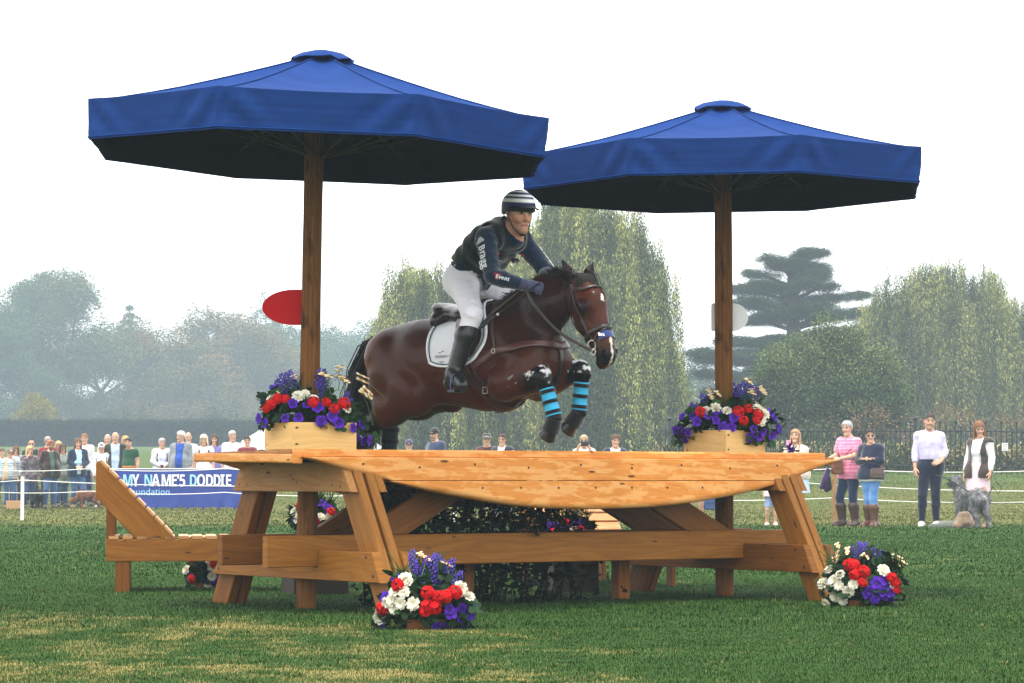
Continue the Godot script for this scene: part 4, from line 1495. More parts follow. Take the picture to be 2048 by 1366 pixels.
func build_flowers():
	make_blooms()
	var r := RandomNumberGenerator.new()
	r.seed = 821
	var near_left := {
		"white": [[-0.13, 0.29], [-0.11, 0.27], [-0.14, 0.24], [-0.18, 0.22], [-0.13, 0.21], [-0.23, 0.15], [-0.20, 0.17], [-0.15, 0.15], [-0.08, 0.15], [-0.19, 0.12], [-0.27, 0.10], [-0.27, 0.06], [0.18, 0.23], [0.23, 0.19]],
		"red": [[-0.00, 0.21], [0.06, 0.19], [0.10, 0.19], [0.15, 0.21], [0.00, 0.14], [0.04, 0.13], [-0.25, 0.12], [-0.16, 0.25], [-0.01, 0.11]],
		"purple": [[-0.18, 0.29], [-0.24, 0.18], [0.12, 0.12], [0.19, 0.12], [0.26, 0.12], [0.19, 0.07], [0.05, 0.02], [0.20, 0.02], [0.09, 0.02], [0.13, 0.10], [0.22, 0.09], [-0.26, 0.02]],
		"lavender": [[-0.10, 0.42], [-0.07, 0.37], [-0.01, 0.40], [0.03, 0.41], [0.06, 0.41], [0.14, 0.39], [0.18, 0.32], [0.15, 0.30], [-0.10, 0.29], [-0.03, 0.30], [0.01, 0.38], [0.08, 0.38], [0.07, 0.31]],
		"orchid": [[-0.05, 0.42], [-0.02, 0.40], [0.09, 0.37], [0.01, 0.32], [0.01, 0.28], [-0.08, 0.26], [-0.10, 0.24]],
	}
	var near_right := {
		"white": [[-0.25, 0.25], [-0.29, 0.16], [-0.26, 0.14], [-0.23, 0.18], [-0.20, 0.15], [-0.11, 0.16], [-0.14, 0.11], [-0.22, 0.08], [-0.17, 0.05], [-0.27, 0.03], [-0.19, 0.22], [0.09, 0.25], [0.15, 0.16]],
		"red": [[-0.10, 0.22], [-0.04, 0.24], [-0.05, 0.17], [-0.13, 0.28], [-0.10, 0.28], [0.17, 0.12], [0.14, 0.20], [0.16, 0.17]],
		"purple": [[-0.00, 0.12], [-0.02, 0.10], [0.04, 0.17], [0.09, 0.19], [0.11, 0.15], [0.08, 0.11], [0.03, 0.06], [0.10, 0.08], [0.16, 0.07], [0.06, 0.15], [0.13, 0.11], [0.04, 0.08]],
		"lavender": [[-0.10, 0.40], [-0.07, 0.35], [-0.04, 0.42], [0.00, 0.42], [0.04, 0.39], [0.10, 0.37], [0.08, 0.35], [0.10, 0.31], [0.11, 0.29], [0.11, 0.22], [-0.17, 0.27], [-0.04, 0.38], [-0.09, 0.36]],
		"orchid": [[-0.19, 0.41], [-0.13, 0.38], [-0.19, 0.35], [-0.20, 0.32], [-0.03, 0.34], [0.02, 0.36], [0.19, 0.34], [0.17, 0.31], [0.22, 0.31], [0.15, 0.26]],
	}
	var table_left := {
		"white": [[-0.20, 0.35], [-0.05, 0.34], [-0.01, 0.35], [0.05, 0.32], [0.26, 0.26], [-0.23, 0.33]],
		"red": [[-0.22, 0.29], [-0.18, 0.32], [-0.13, 0.32], [0.24, 0.29], [0.13, 0.30], [0.18, 0.26], [-0.25, 0.26], [0.05, 0.30]],
		"purple": [[-0.22, 0.40], [-0.25, 0.34], [-0.28, 0.33], [-0.31, 0.20], [-0.27, 0.17], [-0.13, 0.20], [-0.08, 0.29], [0.01, 0.28], [0.08, 0.27], [-0.04, 0.20], [-0.03, 0.13], [0.10, 0.18], [0.21, 0.17], [0.17, 0.21], [0.19, 0.25], [0.35, 0.16], [0.30, 0.14], [0.27, 0.10], [0.31, 0.07], [0.36, 0.06], [0.40, 0.06]],
		"lavender": [[-0.18, 0.49], [-0.16, 0.46], [-0.12, 0.51], [-0.12, 0.45], [-0.09, 0.45], [-0.07, 0.42], [-0.03, 0.48], [-0.03, 0.41], [0.07, 0.52], [0.10, 0.52], [0.04, 0.40], [0.26, 0.37]],
		"orchid": [[0.20, 0.53], [0.19, 0.51], [0.19, 0.47], [0.23, 0.45], [0.33, 0.48], [0.33, 0.45], [0.37, 0.39], [0.35, 0.37], [0.10, 0.48], [-0.09, 0.47]],
	}
	var table_right := {
		"white": [[-0.15, 0.31], [-0.08, 0.32], [-0.00, 0.31], [0.22, 0.33], [0.27, 0.29], [0.24, 0.24]],
		"red": [[0.08, 0.30], [0.11, 0.24], [0.15, 0.32], [0.22, 0.28], [-0.18, 0.30], [0.21, 0.24]],
		"purple": [[-0.30, 0.27], [-0.23, 0.28], [-0.21, 0.23], [-0.13, 0.28], [-0.08, 0.24], [-0.03, 0.20], [0.03, 0.19], [0.05, 0.26], [-0.07, 0.31], [-0.35, 0.17], [-0.31, 0.18], [-0.27, 0.16], [-0.29, 0.11], [0.19, 0.18], [0.17, 0.12], [0.23, 0.13], [0.26, 0.16], [0.33, 0.30], [0.34, 0.26], [0.37, 0.20], [0.33, 0.14], [0.39, 0.18], [0.45, 0.06], [0.47, 0.03]],
		"lavender": [[-0.23, 0.37], [-0.22, 0.34], [-0.14, 0.42], [-0.11, 0.38], [0.10, 0.50], [0.09, 0.47], [0.16, 0.51], [0.14, 0.46], [0.20, 0.51], [0.24, 0.49], [0.12, 0.42], [0.09, 0.42], [0.20, 0.39]],
		"orchid": [[-0.11, 0.46], [-0.10, 0.42], [-0.06, 0.44], [0.16, 0.53], [0.19, 0.46], [0.26, 0.48], [0.27, 0.45], [0.21, 0.38], [0.24, 0.35], [0.18, 0.44]],
	}
	arrangement("white, red and purple flowers in the trough by the left front leg", Vector3(-0.466, 0, -15.95), 0.0, near_left, [0.27, 0.2, 0.2, 0.0, 0.17], "flower arrangements in the grass", 831)
	arrangement("white, red and purple flowers in the trough by the right front leg", Vector3(2.316, 0, -18.65), 0.0, near_right, [0.27, 0.2, 0.2, 0.0, 0.17], "flower arrangements in the grass", 832)
	arrangement("purple, red and white flowers around the left parasol pole", table_point(-1.70, 1.022, 0), 0.0, table_left, [0.36, 0.19, 0.25, 0.02, 0.22], "flower arrangements on the table", 833, 0.19)
	arrangement("purple, red and white flowers around the right parasol pole", table_point(1.74, 1.008, 0), 0.0, table_right, [0.36, 0.19, 0.25, 0.02, 0.22], "flower arrangements on the table", 834, 0.19)
	var d := [0.19, 0.17, 0.17, 0.0, 0.13]
	arrangement("flowers seen between the legs under the left end of the table", Vector3(-1.42, 0.4, -20.6), 0.0, random_spots(r, d, {"white": 9, "red": 6, "purple": 12}), d, "flower arrangements under the table", 835)
	d = [0.2, 0.12, 0.15, 0.0, 0.1]
	arrangement("purple and red flowers under the middle of the table", Vector3(0.42, 0.34, -20.9), 0.0, random_spots(r, d, {"purple": 18, "red": 6, "white": 2}), d, "flower arrangements under the table", 836)
	d = [0.24, 0.17, 0.17, 0.0, 0.15]
	arrangement("white, red and purple flowers in the trough behind the left lounger", Vector3(-2.26, 0, -21.8), 0.0, random_spots(r, d, {"white": 10, "red": 7, "purple": 8, "lavender": 6, "orchid": 5}), d, "flower arrangements in the grass", 837)
	d = [0.16, 0.12, 0.12, 0.0, 0.1]
	arrangement("peach and purple flowers far behind the left front leg", Vector3(-1.24, 0.3, -21.9), 0.0, random_spots(r, d, {"purple": 6, "orchid": 7, "white": 2}), d, "flower arrangements under the table", 838)
	# the dark brush stuffed under the table
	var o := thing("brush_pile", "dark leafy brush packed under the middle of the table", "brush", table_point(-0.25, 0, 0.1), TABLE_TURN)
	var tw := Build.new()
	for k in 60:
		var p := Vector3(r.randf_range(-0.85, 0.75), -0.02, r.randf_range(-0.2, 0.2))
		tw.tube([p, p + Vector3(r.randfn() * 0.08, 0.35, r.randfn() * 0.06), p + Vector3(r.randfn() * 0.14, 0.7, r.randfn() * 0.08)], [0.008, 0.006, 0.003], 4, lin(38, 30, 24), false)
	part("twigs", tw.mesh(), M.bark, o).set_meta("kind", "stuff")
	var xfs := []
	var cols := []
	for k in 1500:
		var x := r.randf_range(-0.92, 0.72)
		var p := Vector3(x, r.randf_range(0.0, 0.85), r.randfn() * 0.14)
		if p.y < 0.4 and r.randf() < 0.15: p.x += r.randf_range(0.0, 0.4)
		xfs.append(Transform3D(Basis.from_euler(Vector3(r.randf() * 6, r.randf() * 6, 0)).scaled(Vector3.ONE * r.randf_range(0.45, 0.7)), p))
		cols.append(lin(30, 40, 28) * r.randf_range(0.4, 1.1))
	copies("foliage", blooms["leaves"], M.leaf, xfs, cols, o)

# ------------------------------------------------------------------ loungers
func lounger(label: String, at: Vector3, turn: float, back := 0.72):    # its foot end at x = 0, its length along -x, its near side at z = 0
	var o := thing("sun_lounger", label, "sun lounger", at, turn, "wooden sun loungers behind the table")
	var wide := 0.72
	var long := 1.75
	for z in [-0.05, -wide]:
		var b := board(Vector3(-long, 0.235, z), Vector3(0, 0.395, z + 0.05), 0.004)
		part("rail", b[0], M.pine, o, b[1])
		for x in [-long + 0.07, -0.25]:
			b = board(Vector3(x, -0.03, z + 0.006), Vector3(x + 0.105, 0.234, z + 0.044), 0.004, 1)
			part("leg", b[0], M.pine_dark, o, b[1])
		# backrest cheek and its prop
		var hx := -long + 0.50
		var cheek := [Vector2(hx + 0.01, 0.3965), Vector2(-long - 0.055, 0.97), Vector2(-long - 0.075, 0.945), Vector2(-long - 0.075, 0.70), Vector2(hx - 0.28, 0.3965)]
		if z > -0.3: part("backrest_cheek", slab(cheek, 0.05, 0.004, 1, -0.83), M.pine, o, Transform3D(Basis(), Vector3(0, 0, z)))
		else: part("backrest_cheek", slab(cheek, 0.05, 0.004, 1, -0.83), M.pine_dark, o, Transform3D(Basis(), Vector3(0, 0, z)))
		b = board(Vector3(-long + 0.002, 0.3965, z + 0.004), Vector3(-long + 0.065, 0.66, z + 0.046), 0.003, 1)
		part("prop", b[0], M.pine_dark, o, b[1])
	var n := 17
	for k in n:
		var x0 := -long + 0.02 + k * 0.1015
		if x0 + 0.075 > -0.02: continue
		var b := board(Vector3(x0, 0.398, -wide), Vector3(x0 + 0.075, 0.42, 0.0), 0.003, 2)
		part("seat_slat", b[0], M.slat, o, b[1])
	var a := Vector3(-long + 0.50, 0.405, 0)
	var e := Vector3(-long - 0.05, 0.975, 0)
	var d := (e - a).normalized()
	for k in 8:
		var p := a + d * (0.03 + k * 0.0965)
		var bs := Basis(-d, Vector3(-d.y, d.x, 0) * -1.0, Vector3(0, 0, 1))
		bs = Basis(d, Vector3(-d.y, d.x, 0) * -1.0, d.cross(Vector3(-d.y, d.x, 0) * -1.0))
		var mesh := slab(rect(0, 0, wide, 0.078), 0.02, 0.003)
		part("back_slat", mesh, M.slat, o, Transform3D(Basis(Vector3(0, 0, 1), d, Vector3(-d.y, d.x, 0)), p + Vector3(0, 0, -wide) + Vector3(d.y, -d.x, 0) * 0.012))

func build_loungers():
	lounger("left wooden sun lounger seen side-on beyond the table's left end", Vector3(-1.22, 0, -21.0), 0.12)
	lounger("right wooden sun lounger seen end-on under the table", Vector3(0.64, 0, -21.55), -1.22)
# ------------------------------------------------------------------ the horse
const HORSE_AT := Vector3(-0.404, 1.576, -19.35)
const HORSE_TURN := -0.733     # heads to the right and towards the camera

var horse_field: Field
var head_frame := Transform3D(Basis(Vector3.UP, -0.21) * Basis(Vector3(0, 0, 1), 0.15) * Basis.from_scale(Vector3.ONE * 1.08), Vector3(1.128, 0.475, 0)) * Transform3D(Basis(), -Vector3(1.10, 0.47, 0))

func hd(x: float, y: float, z: float) -> Vector3: return head_frame * Vector3(x, y, z)

func build_horse():
	var o := thing("horse", "dark bay horse in mid-jump over the picnic table, forelegs folded", "horse", HORSE_AT, HORSE_TURN)
	var f := Field.new()
	var V := func(x: float, y: float, z: float) -> Vector3: return Vector3(x, y, z)
	var Z := Vector3(0, 0, 1)
	# trunk
	f.bone(V.call(-0.28, 0.055, 0), V.call(0.36, 0.04, 0), 0.268, 0.282, 0, 0.1, Z, 0.9)
	f.bone(V.call(0.30, 0.09, 0), V.call(0.40, 0.22, 0), 0.25, 0.2, 0, 0.1, Z, 0.62)
	f.bone(V.call(0.36, 0.04, 0), V.call(0.74, 0.04, 0), 0.28, 0.23, 0, 0.1, Z, 0.85)
	f.bone(V.call(-0.25, 0.07, 0), V.call(-0.50, 0.09, 0), 0.265, 0.215, 0, 0.1, Z, 0.98)
	f.bone(V.call(-0.1, -0.085, 0), V.call(0.45, -0.115, 0), 0.135, 0.165, 0, 0.05)
	for s in [1.0, -1.0]:
		f.bone(V.call(-0.46, 0.10, 0.10 * s), V.call(-0.26, -0.09, 0.15 * s), 0.2, 0.165, 0, 0.035)
		f.bone(V.call(-0.54, 0.10, 0.08 * s), V.call(-0.50, -0.10, 0.125 * s), 0.15, 0.13, 0, 0.035)
		f.bone(V.call(-0.24, -0.1, 0.16 * s), V.call(-0.16, -0.2, 0.17 * s), 0.13, 0.085, 0, 0.035)
		f.bone(V.call(-0.44, -0.05, 0.14 * s), V.call(-0.45, -0.21, 0.165 * s), 0.15, 0.115, 0, 0.06)
		# shoulder and breast
		f.bone(V.call(0.46, 0.26, 0.09 * s), V.call(0.80, 0.0, 0.14 * s), 0.17, 0.13, 0, 0.04, Z, 0.75)
		f.bone(V.call(0.80, 0.02, 0.12 * s), V.call(0.62, -0.11, 0.17 * s), 0.125, 0.11, 0, 0.03)
		f.bone(V.call(0.84, 0.05, 0.07 * s), V.call(0.82, -0.08, 0.08 * s), 0.12, 0.1, 0, 0.05)
	# neck
	f.bone(V.call(0.60, 0.20, 0), V.call(0.84, 0.40, 0), 0.27, 0.178, 0, 0.08, Z, 0.6)
	f.bone(V.call(0.84, 0.40, 0), V.call(1.08, 0.47, 0), 0.178, 0.105, 0, 0.05, Z, 0.62)
	f.bone(V.call(0.62, 0.36, 0), V.call(0.86, 0.52, 0), 0.13, 0.06, 0, 0.06, Z, 0.55)
	f.bone(V.call(0.86, 0.52, 0), V.call(1.08, 0.53, 0), 0.065, 0.045, 0, 0.05, Z, 0.6)
	# head
	var HZ := head_frame.basis.z.normalized()
	f.bone(hd(1.12, 0.485, 0), hd(1.215, 0.38, 0), 0.0986, 0.1142, 1, 0.04, HZ, 0.82)
	f.bone(hd(1.14, 0.41, 0), hd(1.135, 0.30, 0), 0.1120, 0.0874, 1, 0.04, HZ, 0.68)
	f.bone(hd(1.16, 0.29, 0), hd(1.235, 0.13, 0), 0.0840, 0.0560, 1, 0.04, HZ, 0.6)
	f.bone(hd(1.225, 0.38, 0), hd(1.31, 0.12, 0), 0.0952, 0.0616, 1, 0.04, HZ, 0.72)
	f.bone(hd(1.30, 0.13, 0), hd(1.318, 0.05, 0), 0.0739, 0.0694, 2, 0.03, HZ, 0.85)
	f.bone(hd(1.295, 0.03, 0), hd(1.27, 0.01, 0), 0.0504, 0.0403, 2, 0.03)
	for s in [1.0, -1.0]:
		f.bone(hd(1.215, 0.385, 0.068 * s), hd(1.232, 0.352, 0.07 * s), 0.0314, 0.0291, 1, 0.03)
		f.bone(hd(1.20, 0.25, 0.052 * s), hd(1.245, 0.20, 0.05 * s), 0.0224, 0.0168, 1, 0.04)
		f.bone(hd(1.335, 0.075, 0.036 * s), hd(1.338, 0.052, 0.038 * s), 0.0235, 0.0213, 2, 0.015)
		# ears
		f.bone(hd(1.115, 0.535, 0.062 * s), hd(1.115, 0.60, 0.085 * s), 0.0269, 0.0347, 3, 0.02)
		f.bone(hd(1.115, 0.60, 0.085 * s), hd(1.125, 0.665, 0.118 * s), 0.0347, 0.0056, 3, 0.015)
	# forelegs: forearm, knee, cannon, fetlock, pastern, hoof
	var legs := [
		[V.call(0.66, -0.12, 0.18), V.call(0.965, -0.075, 0.16), V.call(1.035, -0.345, 0.13), V.call(1.0, -0.41, 0.12), V.call(0.945, -0.475, 0.11)],
		[V.call(0.70, -0.09, -0.16), V.call(1.02, -0.02, -0.17), V.call(0.985, -0.30, -0.17), V.call(0.94, -0.365, -0.165), V.call(0.885, -0.415, -0.16)]]
	for l in legs:
		f.bone(l[0], l[1], 0.098, 0.052, 4, 0.06)
		f.bone(l[1] + V.call(-0.012, 0.012, 0), l[1] + V.call(0.008, -0.03, 0), 0.054, 0.05, 5, 0.03)
		f.bone(l[1] + V.call(0, -0.03, 0), l[2], 0.042, 0.035, 6, 0.03)
		f.bone(l[2], l[2].lerp(l[3], 0.3), 0.043, 0.04, 6, 0.025)
		f.bone(l[2], l[3], 0.036, 0.034, 7, 0.025)
	# hind legs
	var hinds := [
		[V.call(-0.17, -0.17, 0.17), V.call(-0.61, -0.37, 0.17), V.call(-0.71, -0.67, 0.17), V.call(-0.77, -0.76, 0.17), V.call(-0.83, -0.81, 0.17)],
		[V.call(-0.30, -0.15, -0.15), V.call(-0.71, -0.28, -0.14), V.call(-0.745, -0.60, -0.14), V.call(-0.79, -0.69, -0.14), V.call(-0.85, -0.74, -0.14)]]
	for l in hinds:
		f.bone(l[0], l[0].lerp(l[1], 0.55), 0.13, 0.095, 0, 0.07)
		f.bone(l[0].lerp(l[1], 0.55), l[1], 0.095, 0.055, 4, 0.05)
		f.bone(l[1] + V.call(-0.02, 0.02, 0), l[1], 0.055, 0.055, 5, 0.03)
		f.bone(l[1], l[2], 0.048, 0.038, 6, 0.03)
		f.bone(l[2], l[2].lerp(l[3], 0.3), 0.046, 0.042, 6, 0.025)
		f.bone(l[2], l[3], 0.038, 0.036, 7, 0.025)
	horse_field = f
	var b := Build.new()
	var nz := noise(601, 3.0, 4)
	var smear := noise(602, 17.0, 4)
	var bay := lin(68, 33, 20)
	var dark := lin(33, 19, 14)
	var black := lin(20, 17, 17)
	var white := lin(212, 210, 208)
	var head_inv := head_frame.affine_inverse()
	var color := func(p: Vector3, n: Vector3, t: int) -> Color:
		var c := bay
		# darker along the topline and the neck, redder on flank and thigh
		var d := smoothstep(0.02, 0.36, p.y - 0.05 * nz.get_noise_3d(p.x * 2, p.y * 2, p.z * 2)) * 0.75
		d = maxf(d, smoothstep(0.5, 0.75, p.x) * smoothstep(0.0, 0.2, p.y) * 0.8)
		var inv := p
		if t >= 1 and t <= 3: inv = head_inv * p
		if t == 1: d = 0.15 + 0.25 * smoothstep(0.3, 0.2, inv.y)
		c = c.lerp(dark, clampf(d + nz.get_noise_3d(p.x * 3, p.y * 3, p.z * 3) * 0.35, 0, 1))
		c = c.lerp(lin(132, 64, 30), 0.4 * smoothstep(-0.4, -0.65, p.x) * smoothstep(-0.2, 0.1, p.y))
		if t == 2: c = black.lerp(bay, clampf((inv.y - 0.05) / 0.09, 0, 0.8))
		if t == 3: c = dark.lerp(black, smoothstep(0.6, 0.67, inv.y))
		if t == 1:   # blaze: a small star and a snip
			if inv.x > 1.2 and absf(inv.z) < 0.008 and inv.y > 0.38 and inv.y < 0.42: c = white
		if t == 2 and inv.x > 1.33 and absf(inv.z - 0.004) < 0.007: c = white.lerp(lin(190, 150, 120), 0.4)
		if t == 1 and Vector2(inv.x - 1.23, inv.y - 0.36).length() < 0.05 and absf(inv.z) > 0.05: c = c.lerp(black, 0.75)
		if t == 4: c = c.lerp(black, smoothstep(0.76, 0.9, p.x) if p.x > 0 else smoothstep(-0.42, -0.52, p.x))
		if t >= 5: c = black
		# smears of white leg grease on forearms, knees and stifle
		if (t == 4 or t == 5) and p.x > 0.7:
			var w := smear.get_noise_3d(p.x * 0.5, p.y * 1.4, p.z) + 0.55 * n.y + 0.15 * n.x
			c = c.lerp(white, smoothstep(0.36, 0.5, w) * smoothstep(0.72, 0.84, p.x))
		return c
	f.mesh(0.0115, b, color)
	for k in b.v.size():
		var p := b.v[k]
		b.v[k] = p + b.n[k] * (0.009 * nz.get_noise_3d(p.x * 2.0, p.y * 2.6, p.z * 2.0))
	var coat := vmat("coat", 0.45, 0.18)
	coat.clearcoat_enabled = true
	coat.clearcoat = 0.16
	coat.clearcoat_roughness = 0.16
	bump(coat, 613, 0.06, 0.16, 2.6)
	part("body", b.mesh(), coat, o)
	# hooves
	for l in legs + hinds:
		var h := Build.new()
		var dir: Vector3 = (l[4] - l[3]).normalized()
		var rows := []
		for q in [[-0.01, 0.034], [0.02, 0.042], [0.055, 0.05], [0.075, 0.054], [0.08, 0.05], [0.08, 0.001]]:
			var row := []
			var s := dir.cross(Vector3(0, 0, 1)).normalized()
			for k in 16:
				var a := TAU * k / 16
				row.append(l[3] + dir * q[0] + (s * cos(a) * 1.12 + s.cross(dir) * -sin(a)) * q[1])
			rows.append(row)
		h.grid(rows, true, lin(38, 32, 30))
		part("hoof", h.mesh(), M.leather, o)
	# eyes
	for s in [1.0, -1.0]:
		var e := Build.new()
		e.ball(hd(1.228, 0.366, 0.083 * s), Vector3(0.022, 0.02, 0.018), 12, 8, lin(14, 10, 8))
		part("eye", e.mesh(), M.shiny, o)
		var nost := Build.new()
		nost.ball(hd(1.347, 0.062, 0.045 * s), Vector3(0.014, 0.023, 0.014), 10, 8, lin(10, 8, 8), Basis(Vector3(0, 0, 1), -0.5))
		part("nostril", nost.mesh(), M.plain, o)
	# mane, forelock and tail: many thin locks
	var r := RandomNumberGenerator.new()
	r.seed = 611
	var mane := Build.new()
	for k in 1500:
		var t := r.randf()
		var base: Vector3 = Vector3(0.50, 0.455, 0).lerp(Vector3(0.80, 0.575, 0), t / 0.5) if t < 0.5 else Vector3(0.80, 0.575, 0).lerp(Vector3(1.10, 0.56, 0), (t - 0.5) / 0.5)
		base += Vector3(0, -0.012, r.randfn() * 0.016)
		var up := r.randf_range(0.03, 0.075) * (0.6 + 0.9 * smoothstep(0.5, 0.72, t) * smoothstep(1.02, 0.9, t))
		var fall := r.randf_range(-0.07, 0.05)
		var back := r.randf_range(-0.05, 0.02)
		mane.tube([base, base + Vector3(back * 0.3, up * 0.7, fall * 0.3), base + Vector3(back, up, fall)], [0.0032, 0.0026, 0.0008], 3, black * r.randf_range(0.7, 1.3), false)
	part("mane", mane.mesh(), M.hair, o)
	var lock := Build.new()
	for k in 420:
		var base := hd(1.12 + r.randf() * 0.03, 0.565, r.randfn() * 0.03)
		var side := r.randfn() * 0.045
		var e := hd(1.235 + r.randf() * 0.02 - absf(side) * 0.5, 0.475 - r.randf() * 0.035, side)
		lock.tube([base, hd(1.185, 0.575, side * 0.6 + r.randfn() * 0.01), e], [0.003, 0.003, 0.001], 3, black * r.randf_range(0.7, 1.3), false)
	part("forelock", lock.mesh(), M.hair, o)
	var tail := Build.new()
	for k in 1300:
		var w := Vector3(r.randfn() * 0.018, r.randfn() * 0.015, r.randfn() * 0.025)
		var sp := Vector3(r.randfn(), 0, r.randfn())
		var cv := Vector3(r.randfn(), 0, r.randfn()) * 0.014
		tail.tube([Vector3(-0.66, 0.215, 0) + w, Vector3(-0.76, 0.16, 0.0) + w * 1.5, Vector3(-0.83, 0.0, 0.01) + w * 1.6 + sp * 0.012 + cv, Vector3(-0.85, -0.2, 0.02) + w * 1.8 + sp * 0.025 - cv, Vector3(-0.84, -0.36 - r.randf() * 0.2, 0.03) + w * 2.0 + sp * 0.05], [0.006, 0.006, 0.005, 0.004, 0.001], 3, black * r.randf_range(0.6, 1.3), false)
	part("tail", tail.mesh(), M.hair, o)
	build_tack(o, legs, hinds)

# a strap laid over the body: points near the skin are pushed out to it
func skin(p: Vector3, out: float) -> Vector3:
	var all := PackedInt32Array(range(horse_field.a.size()))
	for k in 6:
		var d := horse_field.at(p, all)
		var e := 0.004
		var g := Vector3(horse_field.at(p + Vector3(e, 0, 0), all) - d, horse_field.at(p + Vector3(0, e, 0), all) - d, horse_field.at(p + Vector3(0, 0, e), all) - d).normalized()
		p += g * (out - d) * 0.8
	return p

func strap(b: Build, way: Array, wide: float, thick: float, col: Color, stick := true, sub := 6):
	var pts := []
	for k in way.size() - 1:
		for q in sub:
			var t := float(q) / sub
			var p0: Vector3 = way[maxi(k - 1, 0)]
			var p: Vector3 = (way[k] as Vector3).cubic_interpolate(way[k + 1], p0, way[mini(k + 2, way.size() - 1)], t)
			pts.append(p)
	pts.append(way[-1])
	var rows := [[], [], [], [], []]
	var rings := []
	for k in pts.size():
		var p: Vector3 = skin(pts[k], thick * 0.5 + 0.002) if stick else pts[k]
		pts[k] = p
	for k in pts.size():
		var t: Vector3 = (pts[mini(k + 1, pts.size() - 1)] - pts[maxi(k - 1, 0)]).normalized()
		var out: Vector3
		if stick:
			out = (skin(pts[k], 0.05) - pts[k]).normalized()
		else:
			out = Vector3(0, 0, 1) if absf(t.z) < 0.9 else Vector3(1, 0, 0)
		var side := t.cross(out).normalized()
		out = side.cross(t).normalized()
		var ring := []
		for a in 8:
			var f := TAU * a / 8 + PI / 8
			ring.append(pts[k] + side * clampf(cos(f) * 1.2, -1, 1) * wide * 0.5 + out * clampf(sin(f) * 1.3, -1, 1) * thick * 0.5)
		ring.reverse()
		rings.append(ring)
	b.grid(rings, true, col)

